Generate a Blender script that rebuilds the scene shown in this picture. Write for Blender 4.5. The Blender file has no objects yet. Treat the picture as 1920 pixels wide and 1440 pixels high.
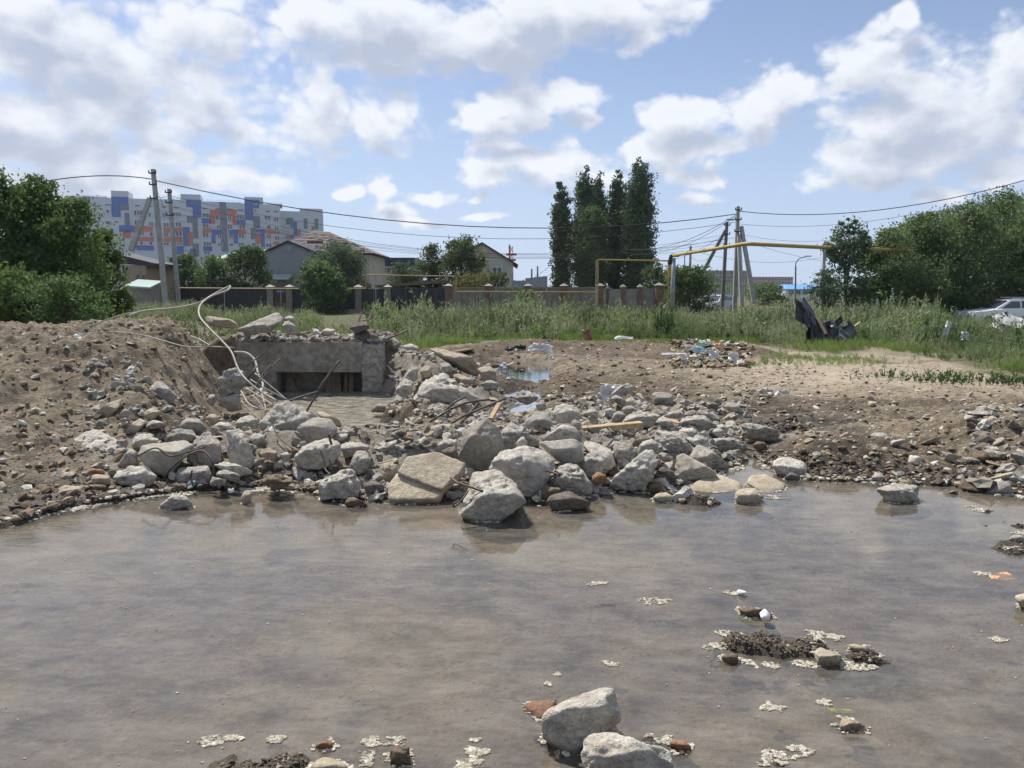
import bpy, bmesh, math, random
import numpy as np
from mathutils import Vector, Matrix, noise as mnoise
random.seed(7); RS = np.random.RandomState(11)
S = bpy.context.scene
COL = S.collection
R = math.radians
# ------------------------------------------------------------------ camera, light, exposure
F = 1400.0; CH = 1.6; PITCH = math.atan(172 / F)
CP, SP = math.cos(PITCH), math.sin(PITCH)
cam = bpy.data.cameras.new('camera'); cam_o = bpy.data.objects.new('camera', cam); COL.objects.link(cam_o)
cam.sensor_width = 36; cam.lens = 36 * F / 1920; cam.clip_start = 0.05; cam.clip_end = 20000
cam_o.location = (0, 0, CH); cam_o.rotation_euler = (math.pi / 2 - PITCH, 0, 0)
S.camera = cam_o
S.view_settings.view_transform = 'Standard'; S.view_settings.look = 'None'
S.view_settings.exposure = 0.48; S.view_settings.gamma = 1; S.view_settings.use_curve_mapping = False
SUN_EL, SUN_AZ = R(56), R(-38)          # azimuth from +Y towards +X
sd = Vector((math.sin(SUN_AZ) * math.cos(SUN_EL), math.cos(SUN_AZ) * math.cos(SUN_EL), math.sin(SUN_EL)))
sun = bpy.data.lights.new('sun', 'SUN'); sun.energy = 4.8; sun.angle = R(0.53); sun.color = (1, 0.95, 0.87)
sun_o = bpy.data.objects.new('sun', sun); COL.objects.link(sun_o)
sun_o.rotation_euler = sd.to_track_quat('Z', 'Y').to_euler()
S.cycles.max_bounces = 6; S.cycles.transparent_max_bounces = 12; S.cycles.diffuse_bounces = 3
S.cycles.glossy_bounces = 3; S.cycles.caustics_reflective = False; S.cycles.caustics_refractive = False
S.cycles.use_denoising = True

def ray(px, py):
    u = (px - 960) / F; v = (720 - py) / F
    return Vector((u, CP + v * SP, -SP + v * CP))
def V(px, py, Y):
    d = ray(px, py); t = Y / d.y
    return Vector((d.x * t, Y, CH + d.z * t))
def G(px, py, z=0.0):
    d = ray(px, py); t = (z - CH) / d.z
    return Vector((d.x * t, d.y * t, z))
def YG(py, z=0.0): return G(960, py, z).y

# ---- world: physical sky with a cumulus layer laid out by azimuth and elevation
W = bpy.data.worlds.new('World'); S.world = W; W.use_nodes = True
nt = W.node_tree; N = nt.nodes; L = nt.links; N.clear()
def nd(t, **k):
    n = N.new(t)
    for a, b in k.items(): setattr(n, a, b)
    return n
def mth(op, a, b=None, c=None, clamp=False, tree=None):
    n = (tree or nt).nodes.new('ShaderNodeMath'); n.operation = op; n.use_clamp = clamp
    for i, x in enumerate((a, b, c)):
        if x is None: continue
        if isinstance(x, (int, float)): n.inputs[i].default_value = x
        else: (tree or nt).links.new(x, n.inputs[i])
    return n.outputs[0]
def vmth(op, a, b=None, c=None, tree=None, out=0):
    n = (tree or nt).nodes.new('ShaderNodeVectorMath'); n.operation = op
    for i, x in enumerate((a, b, c)):
        if x is None: continue
        if isinstance(x, (tuple, list)): n.inputs[i].default_value = x
        else: (tree or nt).links.new(x, n.inputs[i])
    return n.outputs[out]
def mrange(v, a, b, c=0., d=1., tree=None, smooth=True):
    n = (tree or nt).nodes.new('ShaderNodeMapRange'); n.interpolation_type = 'SMOOTHSTEP' if smooth else 'LINEAR'
    (tree or nt).links.new(v, n.inputs[0])
    for i, x in enumerate((a, b, c, d)): n.inputs[i + 1].default_value = x
    return n.outputs[0]
def mixc(f, a, b, tree=None, mode='MIX'):
    t = tree or nt
    n = t.nodes.new('ShaderNodeMix'); n.data_type = 'RGBA'; n.blend_type = mode
    for i, x in ((0, f), (6, a), (7, b)):
        if isinstance(x, (int, float)): n.inputs[i].default_value = x
        elif isinstance(x, (tuple, list)): n.inputs[i].default_value = tuple(x[:3]) + (1,)
        else: t.links.new(x, n.inputs[i])
    return n.outputs[2]

BLOBS = [(150,110,300,130),(330,120,140,110),(60,215,260,80),(400,200,90,60),(140,285,280,45),(60,30,200,60),
 (300,292,110,24),(460,338,105,30),(430,350,130,22),(180,335,200,26),(605,190,80,55),(612,235,158,66),(690,252,90,46),
 (680,50,185,80),(820,60,150,72),(590,50,110,50),(980,60,170,85),(1150,20,200,50),(1200,78,50,30),(960,205,115,42),
 (1070,170,88,46),(960,238,120,22),(1100,225,50,26),(980,290,75,34),(1060,310,110,46),(900,330,60,22),(1110,345,60,20),
 (1270,205,75,34),(1390,215,125,58),(1320,270,150,46),(1460,185,80,38),(1215,275,55,28),(1310,335,60,18),
 (1640,140,85,62),(1720,200,165,80),(1850,150,130,70),(1680,290,155,48),(1810,250,130,55),(1880,315,60,28),(1610,335,80,24),
 (1680,45,22,22),(640,367,32,17),(713,360,34,23),(815,370,50,18),(755,402,52,19),(900,368,14,9),(1310,372,38,15),
 (1750,362,52,18),(920,411,38,11),(1960,90,60,50),(780,420,60,9)]
tc = nd('ShaderNodeTexCoord')
gen = vmth('NORMALIZE', tc.outputs['Generated'])
def cloud_field(vec, hi):
    sx = nd('ShaderNodeSeparateXYZ'); L.new(vec, sx.inputs[0])
    az = mth('ARCTAN2', sx.outputs[0], sx.outputs[1]); el = mth('ARCSINE', sx.outputs[2])
    cx = nd('ShaderNodeCombineXYZ'); L.new(az, cx.inputs[0]); L.new(el, cx.inputs[1])
    wn = nd('ShaderNodeTexNoise'); wn.inputs['Scale'].default_value = 9; wn.inputs['Detail'].default_value = 3
    L.new(vmth('MULTIPLY', vec, (1, 1, 1.7)), wn.inputs['Vector'])
    w = vmth('MULTIPLY', vmth('SUBTRACT', wn.outputs['Color'], (.5, .5, .5)), (.09, .045, 0))
    p = vmth('ADD', cx.outputs[0], w)
    f = None
    for (bx, by, rx, ry) in BLOBS:
        d = ray(bx, by).normalized(); a0 = math.atan2(d.x, d.y); e0 = math.asin(d.z)
        sxx = F / rx * .92; syy = F / ry * .92
        q = vmth('MULTIPLY_ADD', p, (sxx, syy, 0), (-a0 * sxx, -e0 * syy, 0))
        l = vmth('LENGTH', q, out=1)
        f = l if f is None else mth('SMOOTH_MIN', f, l, .25)
    f = mth('SUBTRACT', 1.0, f)
    # beyond the frame the same kind of broken cumulus goes on
    gn = nd('ShaderNodeTexNoise'); gn.inputs['Scale'].default_value = 3.4; gn.inputs['Detail'].default_value = 2
    L.new(vmth('MULTIPLY', vec, (1, 1, 1.9)), gn.inputs['Vector'])
    gfield = mrange(gn.outputs[0], .38, .62, -1.0, 1.0, smooth=False)
    out_a = mrange(mth('ABSOLUTE', az), .62, .72); out_e = mrange(el, .35, .43)
    msk = mth('MAXIMUM', out_a, out_e)
    gfield = mth('ADD', gfield, mth('MULTIPLY', mth('SUBTRACT', msk, 1.0), 3.0))
    f = mth('MAXIMUM', f, gfield)
    dn = nd('ShaderNodeTexNoise'); dn.inputs['Scale'].default_value = 11; dn.inputs['Detail'].default_value = hi
    dn.inputs['Roughness'].default_value = .58
    L.new(vmth('MULTIPLY', vec, (1, 1, 1.6)), dn.inputs['Vector'])
    f = mth('ADD', f, mth('MULTIPLY', mth('SUBTRACT', dn.outputs[0], .5), 2.1))
    for (sc_, am) in ((24, .55), (60, .34)) if hi > 5 else ((24, .55),):
        vn = nd('ShaderNodeTexVoronoi'); vn.feature = 'F1'; vn.inputs['Scale'].default_value = sc_
        L.new(vmth('ADD', vmth('MULTIPLY', vec, (1, 1, 1.25)), w), vn.inputs['Vector'])
        f = mth('ADD', f, mth('MULTIPLY', mth('SUBTRACT', .42, vn.outputs[0]), am))
    return f, el
f0, el0 = cloud_field(gen, 8.0)
f1, _ = cloud_field(vmth('NORMALIZE', vmth('ADD', gen, (-.012, 0.0, .034))), 4.0)
cover = mrange(f0, -.06, .50)
core = mrange(f0, .5, 1.6)
lit = mrange(f1, .0, .98, 1.0, 0.0, smooth=True)
lit = mth('SUBTRACT', lit, mth('MULTIPLY', core, .10), clamp=True)
CLD_HI = (9.5, 9.8, 10.4); CLD_LO = (5.2, 5.8, 7.2)
ccol = mixc(lit, CLD_LO, CLD_HI)
sky = nd('ShaderNodeTexSky'); sky.sky_type = 'NISHITA'; sky.sun_disc = False
sky.sun_elevation = SUN_EL; sky.sun_rotation = SUN_AZ; sky.air_density = 1.0; sky.dust_density = 1.6; sky.ozone_density = 1.6
skyc = mixc(1.0, sky.outputs[0], (.86, .95, 1.13), mode='MULTIPLY')
veil = mrange(el0, -.02, .36, .78, .22)
skyc = mixc(veil, skyc, (6.4, 7.9, 10.5))
fadec = mth('MULTIPLY', cover, mrange(el0, 0.0, .09, .55, .95))
allc = mixc(fadec, skyc, ccol)
bg = nd('ShaderNodeBackground'); bg.inputs[1].default_value = 0.07; L.new(allc, bg.inputs[0])
wo = nd('ShaderNodeOutputWorld'); L.new(bg.outputs[0], wo.inputs[0])
W.cycles.sampling_method = 'MANUAL'; W.cycles.sample_map_resolution = 512

# ------------------------------------------------------------------ numpy noise
def _h(ix, iy, iz, s):
    n = (ix * 374761393 + iy * 668265263 + iz * 2147483647 * 7 + s * 1274126177) & 0xffffffff
    n = ((n ^ (n >> 13)) * 1274126177) & 0xffffffff
    n = ((n ^ (n >> 16)) * 2246822519) & 0xffffffff
    return ((n ^ (n >> 15)) & 0xffff) / 32767.5 - 1.0
def vnoise(x, y, z=None, s=0):
    x = np.asarray(x, float); y = np.asarray(y, float)
    x0 = np.floor(x).astype(np.int64); y0 = np.floor(y).astype(np.int64)
    fx = x - x0; fy = y - y0; ux = fx * fx * (3 - 2 * fx); uy = fy * fy * (3 - 2 * fy)
    if z is None:
        a = _h(x0, y0, 0, s); b = _h(x0 + 1, y0, 0, s); c = _h(x0, y0 + 1, 0, s); d = _h(x0 + 1, y0 + 1, 0, s)
        return (a + (b - a) * ux) * (1 - uy) + (c + (d - c) * ux) * uy
    z = np.asarray(z, float); z0 = np.floor(z).astype(np.int64); fz = z - z0; uz = fz * fz * (3 - 2 * fz)
    r = []
    for k in (0, 1):
        a = _h(x0, y0, z0 + k, s); b = _h(x0 + 1, y0, z0 + k, s); c = _h(x0, y0 + 1, z0 + k, s); d = _h(x0 + 1, y0 + 1, z0 + k, s)
        r.append((a + (b - a) * ux) * (1 - uy) + (c + (d - c) * ux) * uy)
    return r[0] + (r[1] - r[0]) * uz
def fbm(x, y, z=None, o=4, g=.5, s=0):
    t = 0; a = 1; n = 0
    for i in range(o):
        k = 2.03 ** i
        t = t + a * vnoise(x * k + 13.7 * i, y * k - 7.1 * i, None if z is None else z * k + 3.3 * i, s + i); n += a; a *= g
    return t / n
def sst(a, b, x):
    t = np.clip((x - a) / (b - a), 0, 1); return t * t * (3 - 2 * t)

# ------------------------------------------------------------------ object helpers
def mesh_np(name, verts, tris, smooth=False, quads=False):
    me = bpy.data.meshes.new(name); v = np.ascontiguousarray(verts, np.float32); t = np.ascontiguousarray(tris, np.int32)
    k = t.shape[1]
    me.vertices.add(len(v)); me.vertices.foreach_set('co', v.ravel())
    me.loops.add(t.size); me.loops.foreach_set('vertex_index', t.ravel())
    me.polygons.add(len(t)); me.polygons.foreach_set('loop_start', np.arange(0, t.size, k, dtype=np.int32))
    try: me.polygons.foreach_set('loop_total', np.full(len(t), k, np.int32))
    except Exception: pass
    me.polygons.foreach_set('use_smooth', np.full(len(t), smooth)); me.update(calc_edges=True); me.validate()
    return me
def tag(o, label=None, cat=None, group=None, kind=None):
    if label: o['label'] = label
    if cat: o['category'] = cat
    if group: o['group'] = group
    if kind: o['kind'] = kind
    return o
def link(name, me, mat=None, parent=None, loc=None):
    o = bpy.data.objects.new(name, me); COL.objects.link(o)
    if mat is not None and hasattr(me, 'materials') and not me.materials: me.materials.append(mat)
    if parent: o.parent = parent
    if loc is not None: o.location = loc
    return o
def thing(name, loc, label, cat, group=None):
    o = link(name, None, loc=loc); o.empty_display_size = .1
    return tag(o, label, cat, group)
def origin_of(p):
    v = Vector((0, 0, 0))
    while p: v += p.location; p = p.parent
    return v
class MB:
    def __init__(s): s.v = []; s.f = []
    def add(s, vs, fs):
        n = len(s.v); s.v += [Vector(q) for q in vs]; s.f += [[i + n for i in q] for q in fs]; return s
    def box(s, c, d, M=None):
        c = Vector(c); hx, hy, hz = d[0] / 2, d[1] / 2, d[2] / 2
        vs = [Vector((x, y, z)) for z in (-hz, hz) for y in (-hy, hy) for x in (-hx, hx)]
        if M: vs = [M @ q for q in vs]
        return s.add([c + q for q in vs], [(0,2,3,1),(4,5,7,6),(0,1,5,4),(2,6,7,3),(0,4,6,2),(1,3,7,5)])
    def hexa(s, a): return s.add(a, [(0,2,3,1),(4,5,7,6),(0,1,5,4),(2,6,7,3),(0,4,6,2),(1,3,7,5)])
    def bar(s, p, q, w, h, up=Vector((0, 0, 1)), taper=1.0):
        p = Vector(p); q = Vector(q); d = (q - p).normalized()
        if abs(d.dot(up)) > .98: up = Vector((0, 1, 0))
        a = d.cross(up).normalized(); b = a.cross(d).normalized()
        vs = []
        for (c, k) in ((p, 1), (q, taper)):
            for j in (-1, 1):
                for i in (-1, 1): vs.append(c + a * (i * w * k / 2) + b * (j * h * k / 2))
        return s.add(vs, [(0,2,3,1),(4,5,7,6),(0,1,5,4),(2,6,7,3),(0,4,6,2),(1,3,7,5)])
    def tube(s, pts, r, n=6, closed_ends=True):
        pts = [Vector(p) for p in pts]; rs = r if isinstance(r, (list, tuple)) else [r] * len(pts)
        base = len(s.v); ref = None
        for i, p in enumerate(pts):
            d = (pts[min(i + 1, len(pts) - 1)] - pts[max(i - 1, 0)]).normalized()
            if ref is None: ref = Vector((0, 0, 1)) if abs(d.z) < .9 else Vector((1, 0, 0))
            a = d.cross(ref).normalized(); b = a.cross(d).normalized(); ref = b
            for k in range(n):
                t = 2 * math.pi * k / n; s.v.append(p + (a * math.cos(t) + b * math.sin(t)) * rs[i])
        for i in range(len(pts) - 1):
            for k in range(n):
                a0 = base + i * n + k; b0 = base + i * n + (k + 1) % n
                s.f.append([a0, b0, b0 + n, a0 + n])
        if closed_ends:
            s.f.append([base + k for k in range(n)][::-1]); e = base + (len(pts) - 1) * n
            s.f.append([e + k for k in range(n)])
        return s
    def prism(s, ring, off):
        n = len(ring); off = Vector(off); vs = [Vector(q) for q in ring] + [Vector(q) + off for q in ring]
        fs = [list(range(n))[::-1], [n + i for i in range(n)]] + [[i, (i + 1) % n, n + (i + 1) % n, n + i] for i in range(n)]
        return s.add(vs, fs)
    def build(s, name, mat, parent=None, smooth=False, loc=None, bevel=0):
        o0 = origin_of(parent) if parent else (Vector(loc) if loc is not None else None)
        if o0 is None:
            xs = [q.x for q in s.v]; ys = [q.y for q in s.v]; zs = [q.z for q in s.v]
            o0 = Vector(((min(xs) + max(xs)) / 2, (min(ys) + max(ys)) / 2, min(zs)))
        me = bpy.data.meshes.new(name); me.from_pydata([tuple(q - o0) for q in s.v], [], s.f); me.update()
        if smooth: me.polygons.foreach_set('use_smooth', [True] * len(me.polygons))
        bm = bmesh.new(); bm.from_mesh(me); bmesh.ops.recalc_face_normals(bm, faces=bm.faces)
        if bevel: bmesh.ops.bevel(bm, geom=bm.edges[:], offset=bevel, segments=1, affect='EDGES')
        bm.to_mesh(me); bm.free()
        return link(name, me, mat, parent, None if parent else o0)
def catmull(p, k=6):
    p = [Vector(q) for q in p]; p = [p[0] * 2 - p[1]] + p + [p[-1] * 2 - p[-2]]; out = []
    for i in range(1, len(p) - 2):
        for j in range(k):
            t = j / k; a, b, c, d = p[i - 1:i + 3]
            out.append(.5 * ((2 * b) + (c - a) * t + (2 * a - 5 * b + 4 * c - d) * t * t + (3 * b - a - 3 * c + d) * t ** 3))
    return out + [p[-2]]

# ------------------------------------------------------------------ materials
def new_mat(name):
    m = bpy.data.materials.new(name); m.use_nodes = True; t = m.node_tree; t.nodes.clear()
    o = t.nodes.new('ShaderNodeOutputMaterial'); return m, t, o
def noise_n(t, scale, detail=4, rough=.55, vec=None, dim='3D'):
    n = t.nodes.new('ShaderNodeTexNoise'); n.inputs['Scale'].default_value = scale; n.inputs['Detail'].default_value = detail
    n.inputs['Roughness'].default_value = rough
    if vec is not None: t.links.new(vec, n.inputs['Vector'])
    return n
def ramp(t, f, stops):
    n = t.nodes.new('ShaderNodeValToRGB'); e = n.color_ramp.elements
    while len(e) < len(stops): e.new(.5)
    for i, (p, c) in enumerate(stops):
        e[i].position = p; e[i].color = tuple(c) + (1,) if len(c) == 3 else c
    t.links.new(f, n.inputs[0]); return n.outputs[0]
def pr(t, o, col, rough=.9, bump=None, bstr=.5, bdist=.02, metal=0, spec=.3):
    b = t.nodes.new('ShaderNodeBsdfPrincipled')
    if isinstance(col, (tuple, list)): b.inputs['Base Color'].default_value = tuple(col) + (1,)
    else: t.links.new(col, b.inputs['Base Color'])
    if isinstance(rough, (int, float)): b.inputs['Roughness'].default_value = rough
    else: t.links.new(rough, b.inputs['Roughness'])
    b.inputs['Metallic'].default_value = metal; b.inputs['Specular IOR Level'].default_value = spec
    if bump is not None:
        bn = t.nodes.new('ShaderNodeBump'); bn.inputs['Strength'].default_value = bstr; bn.inputs['Distance'].default_value = bdist
        t.links.new(bump, bn.inputs['Height']); t.links.new(bn.outputs[0], b.inputs['Normal'])
    t.links.new(b.outputs[0], o.inputs[0]); return b
def geo(t, out='Position'):
    return t.nodes.new('ShaderNodeNewGeometry').outputs[out]
def simple(name, c, rough=.7, var=.25, scale=4, bstr=.15, metal=0, spec=.3, c2=None, bdist=.01, detail=5, islands=0.):
    m, t, o = new_mat(name); p = geo(t)
    n = noise_n(t, scale, detail, .6, p); c2 = c2 or tuple(max(0, x * (1 - 2 * var)) for x in c)
    f = mrange(n.outputs[0], .3, .7, tree=t)
    col = mixc(f, c2, c, tree=t)
    if islands:
        r = geo(t, 'Random Per Island')
        k = mrange(r, 0, 1, 1 - islands, 1 + islands, tree=t, smooth=False)
        hs = t.nodes.new('ShaderNodeHueSaturation'); t.links.new(mixc(f, c2, c, tree=t), hs.inputs['Color']); t.links.new(k, hs.inputs['Value']); col = hs.outputs[0]
    n2 = noise_n(t, scale * 7, 3, .6, p)
    pr(t, o, col, rough, n2.outputs[0], bstr, bdist, metal, spec); return m

def concrete(name, c1, c2, stain, stain_amt=.5, scale=1.0, bstr=1.0):
    m, t, o = new_mat(name)
    oi = t.nodes.new('ShaderNodeObjectInfo'); p = geo(t)
    big = noise_n(t, 5 * scale, 6, .65, p); fine = noise_n(t, 60 * scale, 6, .7, p); med = noise_n(t, 18 * scale, 5, .65, p)
    vor = t.nodes.new('ShaderNodeTexVoronoi'); vor.inputs['Scale'].default_value = 85 * scale; t.links.new(p, vor.inputs['Vector'])
    col = mixc(mrange(med.outputs[0], .35, .65, tree=t), c2, c1, tree=t)
    ag = mrange(vor.outputs[0], .05, .35, .72, 1.06, tree=t)
    hs = t.nodes.new('ShaderNodeHueSaturation'); t.links.new(col, hs.inputs['Color'])
    val = mth('MULTIPLY', mth('MULTIPLY', ag, mrange(fine.outputs[0], .3, .7, .8, 1.15, tree=t), tree=t),
              mrange(oi.outputs['Random'], 0, 1, .82, 1.12, tree=t, smooth=False), tree=t)
    t.links.new(val, hs.inputs['Value'])
    st = mth('MULTIPLY', mrange(big.outputs[0], .48, .66, tree=t), stain_amt, tree=t)
    col = mixc(st, hs.outputs[0], stain, tree=t)
    # damp foot near the water level
    sx = t.nodes.new('ShaderNodeSeparateXYZ'); t.links.new(p, sx.inputs[0])
    wet = mrange(mth('ADD', sx.outputs[2], mth('MULTIPLY', mth('SUBTRACT', big.outputs[0], .5, tree=t), .06, tree=t), tree=t), .0, .035, .55, 0, tree=t)
    col = mixc(wet, col, tuple(x * .35 for x in c2), tree=t)
    h = mth('ADD', mth('MULTIPLY', med.outputs[0], 1.0, tree=t), mth('MULTIPLY', fine.outputs[0], .45, tree=t), tree=t)
    h = mth('SUBTRACT', h, mth('MULTIPLY', mrange(vor.outputs[0], .0, .3, 1, 0, tree=t), .12, tree=t), tree=t)
    pr(t, o, col, mrange(wet, 0, .5, .95, .45, tree=t), h, bstr, .03, spec=.2); return m
M = {}
M['conc'] = concrete('broken_concrete', (.46, .435, .385), (.25, .232, .20), (.25, .195, .135), .45)
M['conc_w'] = concrete('pale_concrete', (.52, .485, .42), (.34, .315, .27), (.30, .24, .17), .4)
M['conc_s'] = concrete('smooth_cast_concrete', (.36, .335, .285), (.27, .25, .215), (.27, .21, .15), .45, 1.0, .35)
M['conc_b'] = concrete('sandy_concrete', (.42, .36, .275), (.32, .27, .20), (.25, .18, .115), .5, 1.0, .7)
M['mudrock'] = concrete('mud_coated_stone', (.23, .18, .125), (.14, .105, .072), (.11, .075, .05), .6, 1.0, 1.0)
M['dark'] = concrete('dark_damp_stone', (.20, .18, .155), (.12, .105, .09), (.14, .10, .07), .5)
M['brick'] = concrete('red_brick', (.33, .17, .105), (.24, .12, .07), (.30, .24, .17), .4)
M['pebble'] = concrete('loose_pebbles', (.36, .30, .22), (.23, .18, .125), (.20, .145, .095), .5, 1.0, .8)
M['foam'] = simple('dried_foam_scum', (.72, .68, .56), .9, .25, 60, .9, c2=(.42, .37, .28), islands=.3)
M['plaster'] = simple('white_plaster', (.78, .77, .74), .8, .1, 20, .3)
M['wood'] = simple('raw_timber', (.46, .33, .19), .75, .2, 12, .3)
M['woodd'] = simple('weathered_timber', (.20, .15, .10), .85, .25, 10, .4)
M['steel'] = simple('rusty_rebar', (.13, .10, .085), .6, .3, 20, .3, metal=.4)
M['cable'] = simple('dusty_white_cable', (.40, .37, .31), .6, .15, 15, .1)
M['cabled'] = simple('grey_brown_cable', (.28, .24, .19), .6, .15, 15, .1)
M['wirem'] = simple('black_wire', (.03, .03, .034), .6, .1, 2, 0)
M['white'] = simple('white_sheet', (.62, .61, .58), .5, .12, 6, .2)
M['blue'] = simple('light_blue_plastic', (.36, .50, .56), .5, .12, 6, .1)
M['orange'] = simple('orange_print', (.55, .2, .09), .5, .2, 60, .1, c2=(.62, .42, .2))
M['green'] = simple('green_glass_scrap', (.22, .42, .32), .4, .2, 10, .1)
M['black'] = simple('black_sheet_metal', (.022, .024, .026), .38, .3, 3, .25, metal=.0, spec=.5, bdist=.03)
M['dgreen'] = simple('dark_green_sheet', (.05, .065, .055), .45, .3, 5, .2)
M['leafy'] = simple('fallen_leaf', (.22, .26, .07), .6, .2, 20, .1)
# ------------------------------------------------------------------ terrain
def wl(pts, z=0.0): return np.array([[G(px, py, z).x, G(px, py, z).y] for px, py in pts])
SHORE = wl([(-400,1010),(0,988),(100,962),(200,943),(300,928),(350,924),(420,922),(500,916),(560,921),(620,930),(690,938),(740,940),(840,938),
            (880,935),(960,930),(1010,945),(1060,930),(1120,925),(1140,912),(1210,910),(1240,925),(1290,895),(1375,880),(1392,862),(1378,846),(1372,825),(1395,812),
            (1440,812),(1500,803),(1512,812),(1440,830),(1415,850),(1440,880),(1500,896),(1560,900),(1640,905),(1760,908),(1800,920),(1860,922),(1960,938),(2300,985)])
POND = np.vstack([[[-14, SHORE[0][1]]], SHORE, [[14, SHORE[-1][1]], [14, -3], [-14, -3]]])
POOL = wl([(505,750),(520,741),(640,739),(715,735),(742,745),(765,757),(740,775),(722,790),(768,805),(745,822),(690,826),(640,820),(560,790)])
PUD = [wl([(885,680),(900,672),(960,676),(1020,685),(1040,690),(1030,700),(1045,712),(1010,722),(960,716),(945,702),(930,694)]),
       wl([(945,734),(975,728),(1010,735),(1020,750),(1000,765),(1004,778),(975,782),(950,765)]),
       wl([(1150,728),(1200,733),(1240,729),(1235,735),(1160,738)])]
def sdist(P, x, y):
    """distance to polygon edge, positive outside"""
    d = np.full(x.shape, 1e9); ins = np.zeros(x.shape, bool); n = len(P)
    for i in range(n):
        ax, ay = P[i]; bx, by = P[(i + 1) % n]; ex, ey = bx - ax, by - ay; l2 = ex * ex + ey * ey + 1e-12
        t = np.clip(((x - ax) * ex + (y - ay) * ey) / l2, 0, 1)
        d = np.minimum(d, (x - ax - t * ex) ** 2 + (y - ay - t * ey) ** 2)
        c = (ay > y) != (by > y)
        with np.errstate(divide='ignore', invalid='ignore'):
            ins ^= c & (x < (bx - ax) * (y - ay) / (by - ay + 1e-12) + ax)
    d = np.sqrt(d); return np.where(ins, -d, d)
def gauss(x, y, cx, cy, sx, sy, r=0):
    dx = x - cx; dy = y - cy; c, s = math.cos(r), math.sin(r)
    a = dx * c + dy * s; b = -dx * s + dy * c
    return np.exp(-(a / sx) ** 2 - (b / sy) ** 2)
def segd(x, y, ax, ay, bx, by):
    ex, ey = bx - ax, by - ay; t = np.clip(((x - ax) * ex + (y - ay) * ey) / (ex * ex + ey * ey), 0, 1)
    return np.hypot(x - ax - t * ex, y - ay - t * ey)
WALL_Y = 11.9
ISL = []   # islands of mud in the pond: px, py, half-width x, half-width y, height
def _is(px, py, rx, ry, h): p = G(px, py, 0.02); ISL.append((p.x, p.y, rx, ry, h))
_is(1430,1206,.24,.17,.135); _is(1380,1212,.12,.12,.125); _is(1500,1222,.20,.12,.135); _is(1410,1180,.10,.07,.12); _is(1622,1238,.11,.05,.115); _is(1575,1232,.09,.05,.11)
_is(490,1428,.19,.10,.15); _is(560,1442,.12,.1,.12); _is(1215,1380,.15,.08,.12); _is(1915,985,.28,.12,.115); _is(1930,1025,.16,.14,.12); _is(1850,978,.16,.05,.09)
_is(690,1440,.12,.05,.105); _is(1330,938,.12,.08,.09); _is(1830,955,.16,.04,.08); _is(1480,1418,.08,.04,.09); _is(895,1420,.06,.07,.09)
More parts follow.
